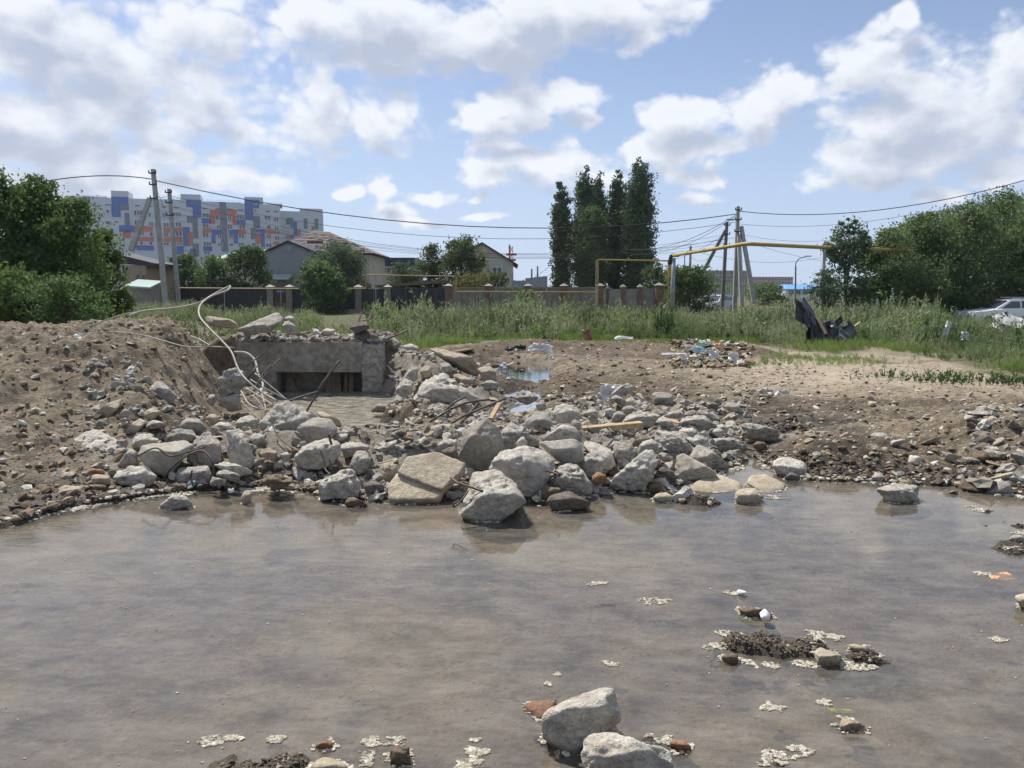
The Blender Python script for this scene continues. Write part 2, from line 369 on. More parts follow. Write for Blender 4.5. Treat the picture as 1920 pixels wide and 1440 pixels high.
def ground_h(x, y, detail=True):
    x = np.asarray(x, float); y = np.asarray(y, float)
    wx = x + .10 * vnoise(x * 2.3, y * 2.3, s=5) + .04 * vnoise(x * 7, y * 7, s=6)
    wy = y + .10 * vnoise(x * 2.3, y * 2.3, s=8) + .04 * vnoise(x * 7, y * 7, s=9)
    dp = sdist(POND, wx, wy)
    n1 = fbm(x * .9, y * .9, o=3, s=20); n2 = fbm(x * 3.1, y * 3.1, o=4, s=30); n3 = fbm(x * 11, y * 11, o=3, g=.6, s=40)
    dc = np.maximum(dp, 0)
    h = .015 + .13 * (1 - np.exp(-dc * 1.3)) + .05 * n1 * sst(0, 2, dc)
    # left mound
    xe = -2.25 - (y - 6.5) * .40 + .15 * vnoise(y * 1.3, y * 0 + 2, s=3)
    mx = sst(0, 1.25, xe - x)
    left = sst(2.9, 4.6, -x)          # lower left where the bank starts farther up
    mo = 1.12 * sst(-.5, 5.0 , dc) ** 1.15 * (1 - .6 * sst(12.5, 17, y)) * mx
    mo = mo * (1 - .10 * sst(5, 9, -x))
    h = np.maximum(h, mo + .02) + 0
    # earth on and behind the culvert
    top = .84 * sst(WALL_Y + .60, WALL_Y + .70, y) * (1 - sst(13.6, 15.5, y)) * sst(-6.5, -4.6, x) * (1 - sst(-2.25, -1.3, x))
    h = np.maximum(h, top + .10 * n2 * (top > .1))
    # ridge of rubble between pond and pool, rubble bank right of the pool
    h = np.maximum(h, .30 * np.exp(-(segd(x, y, -2.6, 6.9, .9, 6.9) / .55) ** 2) * sst(.1, .6, dp + .25))
    h = np.maximum(h, .20 * np.exp(-(segd(x, y, .8, 7.2, 2.6, 7.9) / .9) ** 2) * sst(0, .5, dp))
    h = np.maximum(h, .62 * np.exp(-(segd(x, y, -1.95, 12.9, -1.2, 11.2) / .62) ** 2))
    h = np.maximum(h, .34 * np.exp(-(segd(x, y, -1.2, 11.2, -.5, 10.1) / .6) ** 2))
    h = np.maximum(h, .22 * np.exp(-(segd(x, y, -1.5, 9.0, -.7, 8.3) / .5) ** 2))
    # mud banks on the right flat
    for (px, py, sx, sy, a) in ((1570,845,.75,.45,.13),(1500,860,.5,.3,.08),(1740,880,1.2,.35,.07),(1905,830,.8,1.0,.26),(1300,668,1.6,.8,.18),(1150,660,2.2,.7,.20),
                                (960,658,1.8,.5,.2),(1430,668,.5,.35,.10),(1100,690,1.5,.9,.06),(1330,700,2,.5,.05),(780,790,.35,.5,.1)):
        g = G(px, py, .1); h = h + a * gauss(x, y, g.x, g.y, sx, sy) * sst(0, .7, dp)
    # pools
    q = sdist(POOL, wx, wy); h = np.where(q < .35, np.minimum(h, -.06 + .32 * sst(-.15, .45, q) * 2), h)
    h = np.where((y > 11.6) & (y < 12.46) & (x > -4.25) & (x < -2.2), np.minimum(h, -.06), h)
    for P in PUD:
        q = sdist(P, wx, wy); h = np.where(q < .5, h * sst(-.1, .5, q) - .03 * (1 - sst(-.2, .12, q)), h)
    # pond bed
    bed = -.012 - .085 * sst(0, .9, -dp) + .018 * n1 + .012 * n2
    h = np.where(dp < 0, np.minimum(bed, -.006 - .01 * (n3 > 0)), h)
    isl = 0
    for (cx, cy, rx, ry, a) in ISL: isl = np.maximum(isl, a * np.exp(-((((wx - cx) / rx) ** 2 + ((wy - cy) / ry) ** 2) * (.62 + .30 * vnoise(x * 11, y * 11, s=14))) ** 1.6))
    far = sst(20, 60, y)
    rough = sst(0, .35, dp)
    isl = np.where(isl > .004, isl, 0)
    h = np.where((dp < 0) & (isl > 0), h + isl * (1 + .30 * n3 + .2 * n2), h)
    if detail:
        mound = np.clip(mo, 0, 1)
        amp = (.035 + .055 * mound + .04 * sst(.2, 1.5, dp) * (1 - sst(3.0, 6, dp)) * (x > .5)) * (1 - far)
        flat = sst(8.5, 11, y) * sst(1.5, 4, x)
        amp = amp * (1 - .55 * flat)
        clod = np.abs(fbm(x * 6.5, y * 6.5, o=4, g=.6, s=50))
        h = h + rough * (amp * n2 * 1.3 + amp * .8 * (clod - .25) * 1.5 + amp * .35 * n3)
        h = np.where((dp < 0) & (isl > .012), h + .012 * fbm(x * 30, y * 30, o=3, g=.6, s=60), h)
    h = np.where(y > 60, h * 0 + .05 + .0 * x, h)
    return h, dp
ys = np.concatenate([np.linspace(-1.5, 2.0, 12)[:-1], np.geomspace(2.0, 4.9, 110)[:-1], np.geomspace(4.9, 13.5, 330)[:-1], np.geomspace(13.5, 30, 130)[:-1], np.geomspace(30, 1500, 44)])
us = np.linspace(-.82, .82, 680)
U, Y = np.meshgrid(us, ys); X = U * (np.maximum(Y, 0) + 3.2) * (1 + .35 * sst(40, 400, Y))
Hh, DP = ground_h(X, Y)
ny, nx = X.shape
verts = np.stack([X, Y, Hh], -1).reshape(-1, 3)
ii = np.arange(ny * nx).reshape(ny, nx)
quads = np.stack([ii[:-1, :-1], ii[:-1, 1:], ii[1:, 1:], ii[1:, :-1]], -1).reshape(-1, 4)
gme = mesh_np('ground', verts, quads, smooth=True)
# where the earth is sandy, trodden or overgrown
def front_y(az):
    """nearest distance of the weeds, by bearing (px column)"""
    px = 960 + F * np.tan(az)
    cx = [-600, 0, 300, 620, 700, 760, 900, 1000, 1100, 1300, 1480, 1560, 1640, 1750, 1830, 1920, 2400]
    cy = [620, 617, 617, 640, 655, 662, 652, 648, 640, 645, 655, 662, 655, 672, 690, 702, 760]
    return np.interp(px, cx, [YG(q, .12) for q in cy])
AZ = np.arctan2(X, Y); FY = front_y(AZ); RR = Y
grass = sst(-1.5, 1.0, RR - FY + 1.2 * vnoise(X * .8, Y * .8, s=77))
sand = np.maximum(sst(9.3, 12.5, RR) * (1 - sst(19, 22, RR)) * sst(2.2, 5.0, X), 0) * sst(-.6, .3, fbm(X * .5, Y * .8, o=3, s=81) + .35)
heap = np.zeros_like(X)
for (ax, ay, bx, by, w_) in ((-2.9, 6.6, 1.2, 6.6, .9), (.6, 7.2, 2.6, 7.6, 1.0), (-1.9, 12.9, -.6, 10.2, 1.1), (.4, 8.6, 2.6, 9.0, .8), (-4.2, 12.1, -2.2, 12.1, .5)): heap = np.maximum(heap, sst(w_, w_ * .4, segd(X, Y, ax, ay, bx, by) + .15 * vnoise(X * 4, Y * 4, s=90)))
mud = np.zeros_like(X)
for (px, py, sx, sy) in ((1570,850,1.3,.5),(1740,885,1.6,.4),(1300,672,2.6,1.0),(1150,664,2.6,1.0),(960,662,2.2,.8),(1100,740,1.6,1.0),(1000,715,1.4,1.6),(780,790,.6,.7),(1440,760,1.2,.6),(1700,760,1.5,.4)):
    g = G(px, py, .1); mud = np.maximum(mud, gauss(X, Y, g.x, g.y, sx, sy))
mud = sst(.25, .75, mud + .35 * fbm(X * 2.2, Y * 2.2, o=4, s=91))
mdirt = sst(.25, .7, Hh) * (X < -1.5)
def attr(me, n, a):
    at = me.attributes.new(n, 'FLOAT', 'POINT'); at.data.foreach_set('value', np.ascontiguousarray(a.ravel(), np.float32))
attr(gme, 'overgrown', grass); attr(gme, 'sandy', sand); attr(gme, 'loose', mdirt); attr(gme, 'heap', heap); attr(gme, 'mud', mud)
m, t, o = new_mat('bare_earth')
p = geo(t)
def at_(n): a = t.nodes.new('ShaderNodeAttribute'); a.attribute_name = n; return a.outputs['Fac']
n1 = noise_n(t, 1.3, 6, .62, p); n2 = noise_n(t, 9, 6, .65, p); n3 = noise_n(t, 55, 5, .7, p)
vor = t.nodes.new('ShaderNodeTexVoronoi'); vor.inputs['Scale'].default_value = 28; t.links.new(p, vor.inputs['Vector'])
mixn = mth('ADD', mth('MULTIPLY', n1.outputs[0], .5, tree=t), mth('MULTIPLY', n2.outputs[0], .5, tree=t), tree=t)
base = ramp(t, mixn, [(.38, (.085, .067, .048)), (.5, (.165, .133, .094)), (.62, (.26, .215, .155))])
loose = ramp(t, mixn, [(.38, (.085, .066, .047)), (.5, (.165, .132, .092)), (.62, (.26, .213, .152))])
sandc = ramp(t, mixn, [(.36, (.22, .175, .125)), (.5, (.335, .28, .205)), (.64, (.42, .36, .275))])
col = mixc(at_('loose'), base, loose, tree=t); col = mixc(at_('sandy'), col, sandc, tree=t)
hc = ramp(t, mixn, [(.38, (.16, .14, .11)), (.52, (.26, .24, .20)), (.64, (.36, .34, .30))]); col = mixc(mth('MULTIPLY', at_('heap'), .8, tree=t), col, hc, tree=t)
mc_ = ramp(t, mixn, [(.38, (.06, .045, .032)), (.52, (.115, .088, .062)), (.64, (.18, .14, .10))]); col = mixc(at_('mud'), col, mc_, tree=t)
peb = mrange(vor.outputs['Color'], .0, 1, .0, 1, tree=t)
pm = mth('MULTIPLY', mrange(vor.outputs['Distance'], .25, .38, 1, 0, tree=t), mrange(n2.outputs[0], .45, .6, tree=t), tree=t)
col = mixc(mth('MULTIPLY', pm, .6, tree=t), col, (.38, .34, .28), tree=t)
gr = ramp(t, n2.outputs[0], [(.35, (.05, .06, .025)), (.6, (.13, .12, .06))])
col = mixc(at_('overgrown'), col, gr, tree=t)
sx = t.nodes.new('ShaderNodeSeparateXYZ'); t.links.new(p, sx.inputs[0])
zz = mth('ADD', sx.outputs[2], mth('MULTIPLY', mth('SUBTRACT', n1.outputs[0], .5, tree=t), .16, tree=t), tree=t)
wet = mrange(zz, .03, .15, 1, 0, tree=t)
near = mrange(sx.outputs[1], 9, 13, 1, .35, tree=t)
wet = mth('MULTIPLY', wet, near, tree=t)
hs = t.nodes.new('ShaderNodeHueSaturation'); t.links.new(col, hs.inputs['Color']); hs.inputs['Value'].default_value = .40; hs.inputs['Saturation'].default_value = 1.0
col = mixc(wet, col, hs.outputs[0], tree=t)
n4 = noise_n(t, 4.5, 8, .72, p); bm_ = mth('ADD', mth('MULTIPLY', n4.outputs[0], .65, tree=t), mth('MULTIPLY', n1.outputs[0], .35, tree=t), tree=t)
bedc = ramp(t, bm_, [(.40, (.075, .062, .046)), (.47, (.20, .17, .13)), (.58, (.33, .285, .215))])
bedc = mixc(mth('MULTIPLY', pm, .55, tree=t), bedc, (.10, .08, .06), tree=t)
col = mixc(mrange(sx.outputs[2], -.004, -.014, 0, 1, tree=t), col, bedc, tree=t)
hgt = mth('ADD', mth('ADD', mth('MULTIPLY', n2.outputs[0], 1.4, tree=t), mth('MULTIPLY', n3.outputs[0], .7, tree=t), tree=t), mth('MULTIPLY', pm, .25, tree=t), tree=t)
pr(t, o, col, mrange(wet, 0, 1, .95, .6, tree=t), hgt, .9, .035, spec=.25)
ground = link('ground', gme, m); tag(ground, kind='structure')
# ------------------------------------------------------------------ water
def water_mat(name, mud, murk, rough=.03, scum=None):
    m, t, o = new_mat(name); p = geo(t)
    mp = t.nodes.new('ShaderNodeMapping'); mp.inputs['Scale'].default_value = (1, 2.2, 1); mp.inputs['Rotation'].default_value = (0, 0, .35); t.links.new(p, mp.inputs[0])
    w1 = noise_n(t, 9, 3, .6, mp.outputs[0]); w2 = noise_n(t, 45, 2, .5, mp.outputs[0]); w0 = noise_n(t, 1.3, 3, .5, p)
    h = mth('ADD', mth('MULTIPLY', w1.outputs[0], .6, tree=t), mth('MULTIPLY', w2.outputs[0], .14, tree=t), tree=t)
    h = mth('MULTIPLY', h, mrange(w0.outputs[0], .35, .65, .4, 1, tree=t), tree=t)
    bn = t.nodes.new('ShaderNodeBump'); bn.inputs['Strength'].default_value = .06; bn.inputs['Distance'].default_value = .02; t.links.new(h, bn.inputs['Height'])
    tr = t.nodes.new('ShaderNodeBsdfTransparent'); tr.inputs[0].default_value = (.84, .79, .71, 1)
    df = t.nodes.new('ShaderNodeBsdfDiffuse')
    n1 = noise_n(t, 3.2, 8, .68, mp.outputs[0]); n2 = noise_n(t, 14, 6, .65, mp.outputs[0])
    mc = mixc(mrange(n1.outputs[0], .35, .65, tree=t), tuple(x * .82 for x in mud), mud, tree=t); t.links.new(mc, df.inputs[0])
    a = t.nodes.new('ShaderNodeMixShader'); mk = mrange(mth('ADD', mth('MULTIPLY', n1.outputs[0], .6, tree=t), mth('MULTIPLY', n2.outputs[0], .4, tree=t), tree=t), .35, .65, murk - .10, murk + .10, tree=t)
    t.links.new(mk, a.inputs[0]); t.links.new(tr.outputs[0], a.inputs[1]); t.links.new(df.outputs[0], a.inputs[2])
    gl = t.nodes.new('ShaderNodeBsdfGlossy'); gl.inputs['Roughness'].default_value = rough; t.links.new(bn.outputs[0], gl.inputs['Normal'])
    fr = t.nodes.new('ShaderNodeFresnel'); fr.inputs[0].default_value = 1.62; t.links.new(bn.outputs[0], fr.inputs['Normal'])
    b = t.nodes.new('ShaderNodeMixShader'); t.links.new(fr.outputs[0], b.inputs[0]); t.links.new(a.outputs[0], b.inputs[1]); t.links.new(gl.outputs[0], b.inputs[2])
    out = b
    if scum:
        s1 = noise_n(t, 5, 8, .75, mp.outputs[0]); s2 = noise_n(t, 45, 4, .7, mp.outputs[0])
        f = mrange(mth('ADD', mth('MULTIPLY', s1.outputs[0], .6, tree=t), mth('MULTIPLY', s2.outputs[0], .4, tree=t), tree=t), .45, .60, 0.05, .7, tree=t)
        sc = t.nodes.new('ShaderNodeBsdfDiffuse'); sc.inputs[0].default_value = tuple(scum) + (1,)
        c = t.nodes.new('ShaderNodeMixShader'); t.links.new(f, c.inputs[0]); t.links.new(b.outputs[0], c.inputs[1]); t.links.new(sc.outputs[0], c.inputs[2]); out = c
    t.links.new(out.outputs[0], o.inputs[0]); return m
wm = water_mat('muddy_water', (.295, .27, .232), .28)
b = MB(); b.add([(-16, -1.5, 0), (16, -1.5, 0), (16, 8.1, 0), (-16, 8.1, 0)], [(0, 1, 2, 3)])
water = b.build('water', wm, loc=(0, 0, 0)); tag(water, kind='structure')
b = MB()
for P in PUD:
    c = P.mean(0); Q = c + (P - c) * 1.25; b.add([(q[0], q[1], 0) for q in Q], [list(range(len(Q)))])
tag(b.build('water', water_mat('puddle_water', (.27, .24, .19), .35), loc=(0, 8, 0)), kind='structure')
c = POOL.mean(0); Q = c + (POOL - c) * 1.2; b = MB(); b.add([(q[0], min(q[1], WALL_Y + .5), .003) for q in Q], [list(range(len(Q)))])
tag(b.build('water', water_mat('scummy_water', (.30, .27, .2), .4, .05, (.36, .35, .30)), loc=(0, 8, 0)), kind='structure')
def gz(x, y): return float(ground_h(np.array([x]), np.array([y]), False)[0][0])
# ------------------------------------------------------------------ rocks
_ico = {}
def ico(k):
    if k not in _ico:
        bm = bmesh.new(); bmesh.ops.create_icosphere(bm, subdivisions=k, radius=1)
        v = np.array([q.co[:] for q in bm.verts]); f = np.array([[q.index for q in fc.verts] for fc in bm.faces]); bm.free(); _ico[k] = (v, f)
    return _ico[k]
def hull_planes(pts):
    bm = bmesh.new(); [bm.verts.new(p) for p in pts]; r = bmesh.ops.convex_hull(bm, input=bm.verts[:])
    bmesh.ops.recalc_face_normals(bm, faces=bm.faces); bmesh.ops.dissolve_limit(bm, angle_limit=R(20), verts=bm.verts, edges=bm.edges)
    bm.normal_update()
    out = [(np.array(f.normal[:]), float(np.mean([f.normal.dot(q.co) for q in f.verts]))) for f in bm.faces if f.calc_area() > 1e-7]; bm.free(); return out
def worley(x, y, z, s):
    P = np.stack([x, y, z], -1); I = np.floor(P).astype(np.int64); best = np.full(len(x), 9.); bid = np.zeros(len(x))
    for dx in (-1, 0, 1):
        for dy in (-1, 0, 1):
            for dz in (-1, 0, 1):
                J = I + np.array([dx, dy, dz]); hh = [_h(J[:, 0], J[:, 1], J[:, 2], s + 11 * q) for q in range(3)]
                c = J + np.stack(hh, -1) * .45 + .5; r = np.linalg.norm(P - c, axis=1); m = r < best
                best = np.where(m, r, best); bid = np.where(m, (np.stack(hh, -1) * (P - c)).sum(1) * 1.6, bid)
    return best, bid
def rock_shape(pts, lvl, rough=1.0, crisp=26, seed=0, pits=(), flatness=None):
    """pts: world points -> (centre, verts, faces)"""
    P = np.array([list(p) for p in pts], float); c = (P.max(0) + P.min(0)) / 2; ext = np.maximum((P.max(0) - P.min(0)) / 2, 1e-3)
    # principal frame so thin slabs get even detail
    C0 = P.mean(0); w, E = np.linalg.eigh(np.cov((P - C0).T)); Q = (P - C0) @ E
    ext = np.maximum((Q.max(0) - Q.min(0)) / 2, 1e-3); qc = (Q.max(0) + Q.min(0)) / 2; Qn = (Q - qc) / ext
    pl = hull_planes(Qn); D, Fc = ico(lvl); Nn = np.array([a for a, d in pl]); d = np.array([max(b, .05) for a, b in pl])
    rx = np.random.RandomState(seed + 1); ne = 6 if lvl > 3 else 5
    en = rx.normal(size=(ne, 3)); en /= np.linalg.norm(en, axis=1)[:, None]; ed = (Qn @ en.T).max(0) * rx.uniform(.84, .97, ne)
    if crisp < 35 and rough > .75: Nn = np.vstack([Nn, en]); d = np.concatenate([d, np.maximum(ed, .2)])
    k = (D @ Nn.T) / d; k = np.maximum(k, 1e-6)
    crisp = crisp * 3.6 if crisp > 20 else crisp * 1.6
    k = np.minimum(k, 40); s = ((k / k.max(1)[:, None]) ** crisp).sum(1) ** (1 / crisp) * k.max(1); v = D / s[:, None]
    v = v * ext + qc
    size = float(np.mean(np.sort(ext)[1:]));  thin = float(ext.min())
    dirn = v - qc; dirn /= np.linalg.norm(dirn, axis=1)[:, None] + 1e-9
    sd_ = seed * 17.3
    f1 = 1.7 / size; a1 = min(.14 * thin, .048 * size) * rough
    n = fbm(v[:, 0] * f1 + sd_, v[:, 1] * f1, v[:, 2] * f1, o=3, g=.5, s=seed % 97)
    r = 1 - np.abs(fbm(v[:, 0] * f1 * 2.2 + sd_, v[:, 1] * f1 * 2.2, v[:, 2] * f1 * 2.2, o=4, g=.6, s=seed % 89 + 100)) * 2.2
    f3 = 30.0; n3 = fbm(v[:, 0] * f3 + sd_, v[:, 1] * f3, v[:, 2] * f3, o=3, g=.6, s=seed % 71 + 200)
    # patches of cast face stay smoother
    msk = sst(-.25, .2, vnoise(v[:, 0] * f1 * .6 + sd_, v[:, 1] * f1 * .6, v[:, 2] * f1 * .6, s=seed % 53 + 300))
    kf = 3.2 / size; w1, cid = worley(v[:, 0] * kf + sd_, v[:, 1] * kf, v[:, 2] * kf, seed % 31)
    w2, _ = worley(v[:, 0] * 26 + sd_, v[:, 1] * 26, v[:, 2] * 26, seed % 37)
    disp = a1 * (cid * .75 - w1 * .9 + .3) * (.4 + .8 * msk) - min(.013, .08 * size) * (w2 - .4) * (.25 + msk) * rough
    disp = disp + a1 * n * 1.0 + a1 * (r - .55) * (.35 + .9 * msk) + min(.006, .05 * size) * n3 * (.5 + msk) * rough
    v = v + dirn * disp[:, None]
    v = v @ E.T + C0
    for (pc, pr_, dep) in pits:
        pc = np.array(pc[:]); dd = np.linalg.norm(v - pc, axis=1); f = np.clip(1 - (dd / pr_) ** 2, 0, 1)
        v = v + (c - pc)[None] / np.linalg.norm(c - pc) * (dep * np.sqrt(f))[:, None]
    if np.linalg.det(E) < 0: Fc = Fc[:, ::-1]
    return c, v, Fc
RC = [0]
def rock(label, Y, pts, mat='conc', lvl=4, name='concrete_chunk', cat='concrete chunk', group=None, depth=.8, lean=.5, rough=1.0, crisp=26, pits=(), slab=None, ridge=.42, parent=None):
    """pts: outline as seen from the camera spot; the body is given depth behind and a face in front"""
    RC[0] += 1; rg = random.Random(RC[0] * 31 + 5)
    yb_ = max(p[1] for p in pts)
    if yb_ > 1000: Y = min(Y, YG(yb_, .015)) + .02
    elif yb_ >= 895: Y = min(Y, YG(yb_, 0.0) + (.02 if not slab else 0))
    xs = [p[0] for p in pts]; ys_ = [p[1] for p in pts]; x0, x1, y0, y1 = min(xs), max(xs), min(ys_), max(ys_)
    w = (x1 - x0) / F * Y; h = (y1 - y0) / F * Y; sz = (w + h) / 2; cx, cy = (x0 + x1) / 2, (y0 + y1) / 2
    wp = []
    if slab:                                   # a plate: outline lies on one tilted face, thickness behind it
        for (px, py) in pts: wp.append(V(px, py, Y + (y1 - py) / max(1, y1 - y0) * slab[1]))
        nrm = (wp[1] - wp[0]).cross(wp[len(wp) // 2] - wp[0]).normalized()
        if nrm.dot(ray(cx, cy)) < 0: nrm = -nrm
        wp += [q + nrm * slab[0] for q in wp]
    else:
        ln = lean * sz
        for (px, py) in pts:
            tt = (py - y0) / max(1, y1 - y0); wp.append(V(px, py, Y + ln * (1 - min(1, tt / .6)) + rg.uniform(-.04, .04) * sz))
        for fx in (.28, .55, .8):
            px = x0 + (x1 - x0) * (fx + rg.uniform(-.1, .1)); py = y0 + (y1 - y0) * (ridge + rg.uniform(-.12, .12))
            px = cx + (px - cx) * .8; wp.append(V(px, py, Y - sz * rg.uniform(.05, .22)))
        for (px, py) in pts:
            qx = cx + (px - cx) * .72; qy = cy + (py - cy) * .6 + (y1 - y0) * .08
            wp.append(V(qx, qy, Y + ln + depth * sz * rg.uniform(.6, 1.0)))
        yb = [p for p in pts if p[1] > y0 + .7 * (y1 - y0)]
        for (px, py) in yb: q = V(px, py, Y); q.z -= .05 * sz + .015; wp.append(q)
    c, v, f = rock_shape(wp, lvl, rough, crisp, RC[0], pits)
    lo = np.array([c[0], c[1], v[:, 2].min()])
    me = mesh_np(name, v - lo, f, True)
    o = link(name, me, M[mat], parent, Vector(lo)); 
    if not parent: tag(o, label, cat, group)
    else: o.location = Vector(lo) - origin_of(parent)
    return o
# central heap, front row first
rock('jagged pale concrete chunk foremost in the water in front of the heap', 5.1, [(884,886),(930,879),(956,894),(974,911),(987,939),(931,979),(861,969),(872,928),(879,906)], 'conc_w', 5, depth=.7, lean=.75, ridge=.5, pits=[(V(931,905,5.25), .07, .025)])
rock('round hollowed concrete lump behind the foremost water chunk', 5.65, [(911,875),(930,850),(980,832),(1002,832),(1033,850),(1042,867),(1036,892),(1013,924),(986,928),(950,905)], 'conc_w', 5, rough=1.5, crisp=14, lean=.45,
     pits=[(V(973,858,5.6), .055, .05), (V(1000,845,5.8), .04, .035), (V(955,885,5.6), .04, .025), (V(1010,880,5.55), .04, .025)])
rock('tall smooth rounded concrete plate standing upright in the middle of the heap', 6.3, [(870,808),(895,790),(916,782),(938,806),(949,842),(925,872),(880,900),(858,858),(861,830)], 'conc_s', 5, depth=.35, lean=.12, rough=.6)
rock('large flat tan slab tilted over another slab at the water edge', 5.55, [(744,886),(763,856),(819,846),(873,868),(869,881),(828,918),(819,916),(791,901)], 'conc_b', 5, 'concrete_slab', 'concrete slab', slab=(.07, .34), rough=.4, crisp=40)
rock('lower tan slab dipping into the water under the tilted slab', 5.5, [(726,908),(745,886),(800,898),(832,918),(822,936),(730,937)], 'conc_b', 4, 'concrete_slab', 'concrete slab', slab=(.06, .25), rough=.5, crisp=40)
rock('wedge of smooth grey plate leaning above the hollowed lump', 5.95, [(1008,828),(1040,826),(1080,821),(1091,836),(1097,858),(1069,869),(1041,856)], 'conc_s', 4, 'concrete_slab', 'concrete slab', depth=.5, lean=.15, rough=.6)
rock('humped rough chunk resting on the leaning wedge plate', 6.25, [(1016,822),(1035,806),(1052,794),(1080,800),(1092,822),(1060,826)], 'conc', 4)
rock('broad rounded grey block behind the humped chunk', 6.9, [(983,789),(1008,769),(1033,772),(1045,794),(1030,812),(1016,819),(986,808)], 'conc_s', 5)
rock('angular chunk right of the tall smooth plate', 6.5, [(937,808),(945,798),(958,790),(986,806),(1013,830),(991,838),(947,844)], 'conc', 5, rough=1.3)
rock('small pale triangular stone lying before the angular chunk', 6.1, [(964,832),(980,816),(991,830),(975,844)], 'conc_w', 3)
rock('huge pale boulder of concrete beside the flooded pit', 9.5, [(774,750),(791,714),(812,702),(830,698),(852,711),(879,731),(902,747),(897,755),(875,757),(811,773),(781,768)], 'conc_w', 5, lean=.45, ridge=.5)
rock('long tan slab sloping down behind the huge pale boulder', 11.3, [(802,653),(820,652),(841,660),(894,686),(905,694),(897,702),(875,697),(840,680)], 'conc_b', 4, 'concrete_slab', 'concrete slab', lean=.6)
rock('flat broken slab between boulder and long slope slab', 10.2, [(847,703),(863,700),(902,722),(899,728),(874,723)], 'conc_b', 4, 'concrete_slab', 'concrete slab', lean=.5)
rock('chunk propped under the upper end of the long tan slab', 10.8, [(825,681),(841,678),(850,694),(832,702),(824,695)], 'conc', 3)
rock('wedge shaped block high on the bank right of the pillar', 10.6, [(758,708),(772,683),(784,689),(783,708),(772,716)], 'conc', 4)
rock('dark grey boulder at the pit edge left of the huge boulder', 10.1, [(741,733),(748,716),(761,708),(777,717),(775,736),(747,749)], 'conc', 4, rough=1.4)
rock('pale block directly above the huge boulder', 10.7, [(787,694),(800,685),(809,686),(808,703),(791,708)], 'conc_b', 3)
rock('rounded stone topping the bank right of the pillar', 12.4, [(755,650),(762,645),(772,643),(788,653),(785,660),(760,659)], 'conc_w', 3)
rock('low dark lump at the far end of the bank by the puddle', 10.1, [(901,719),(919,711),(936,719),(933,729),(908,730)], 'conc', 4)
rock('round ended block at the foot of the long tan slab', 10.7, [(894,692),(908,686),(922,687),(933,700),(930,713),(908,716)], 'conc_b', 4)
rock('lump behind the bent bars above the heap', 8.6, [(851,758),(855,749),(869,745),(888,758),(885,775),(861,779)], 'conc', 4)
rock('big brown rough lump left of the tall smooth plate', 6.8, [(783,846),(799,811),(819,794),(847,794),(855,817),(824,843),(797,851)], 'conc_b', 5, rough=1.5)
rock('low lump wedged below the brown rough lump', 6.4, [(819,836),(825,826),(836,820),(858,825),(858,844),(824,848)], 'conc', 4)
rock('dark flat stone at the foot of the smooth plate', 6.1, [(826,846),(840,838),(855,836),(858,860),(841,856)], 'dark', 3)
rock('pitted block with a bent bar standing in the shallows', 5.7, [(1038,889),(1042,877),(1056,868),(1083,867),(1091,881),(1113,911),(1108,924),(1058,927),(1038,910)], 'conc_w', 5, rough=1.4, crisp=16, pits=[(V(1085,885,5.65), .05, .03)])
rock('small brown stone left of the long dark stone', 5.55, [(1013,919),(1024,910),(1052,914),(1055,924),(1030,936),(1016,936)], 'mudrock', 3)
rock('long dark stone half sunk before the pitted block', 5.35, [(1024,940),(1028,930),(1040,925),(1066,921),(1097,933),(1112,940),(1097,949),(1036,955)], 'dark', 4, lean=.25)
rock('long pale slab lying with its flat top to the sun', 6.25, [(1091,833),(1098,827),(1113,826),(1147,844),(1155,867),(1148,878),(1136,883),(1113,860)], 'conc_w', 4, 'concrete_slab', 'concrete slab', lean=.6, ridge=.62, rough=.7)
rock('dark shaded block under the long pale slab', 5.95, [(1088,869),(1097,848),(1124,850),(1137,867),(1126,892),(1097,891)], 'conc', 4)
rock('orange brown brick end at the water line', 5.75, [(1109,893),(1119,881),(1136,889),(1139,900),(1113,908)], 'brick', 2, 'brick_piece', 'brick piece', crisp=60)
rock('pale boulder at the back of the heap left of the yellow plank', 7.5, [(1036,774),(1042,760),(1054,755),(1074,758),(1094,778),(1074,794),(1041,785)], 'conc_w', 4)
rock('small upright stone at the left end of the yellow plank', 6.8, [(1069,796),(1072,788),(1080,785),(1091,794),(1088,810),(1077,808)], 'conc', 3)
rock('mossy grey lump beside the thin channel of water', 9.5, [(961,746),(968,735),(980,730),(999,736),(1011,747),(986,757)], 'conc', 4, rough=1.5)
rock('small peaked stone near the thin channel', 8.6, [(1003,758),(1010,752),(1019,748),(1026,764),(1008,769)], 'conc', 3)
rock('flat brown piece leaning in the mud left of the tan slabs', 5.95, [(713,874),(722,866),(736,864),(747,878),(728,908),(716,902)], 'conc_b', 4, rough=1.2)
rock('smooth egg shaped cobble in the mud', 6.5, [(727,852),(729,840),(736,835),(744,842),(743,854),(736,861)], 'conc_s', 3, 'cobble', 'cobble', crisp=6, rough=.3)
rock('flat dark flake left of the tan slabs at the water', 5.65, [(681,913),(684,905),(697,899),(722,910),(713,924),(688,921)], 'dark', 3)
rock('tall leaning stone with a split top at the pond edge', 5.85, [(1139,905),(1165,882),(1188,861),(1209,840),(1224,842),(1234,864),(1228,890),(1211,916),(1145,914)], 'conc_w', 5, lean=.4, rough=1.2)
rock('pale stone resting on top of the tall leaning stone', 6.4, [(1196,837),(1204,828),(1222,822),(1235,830),(1236,846),(1198,847)], 'conc_w', 4)
rock('grey wedge between pale slab and leaning stone', 6.4, [(1148,838),(1155,829),(1164,827),(1188,832),(1196,851),(1190,862),(1175,868),(1153,858)], 'conc', 4)
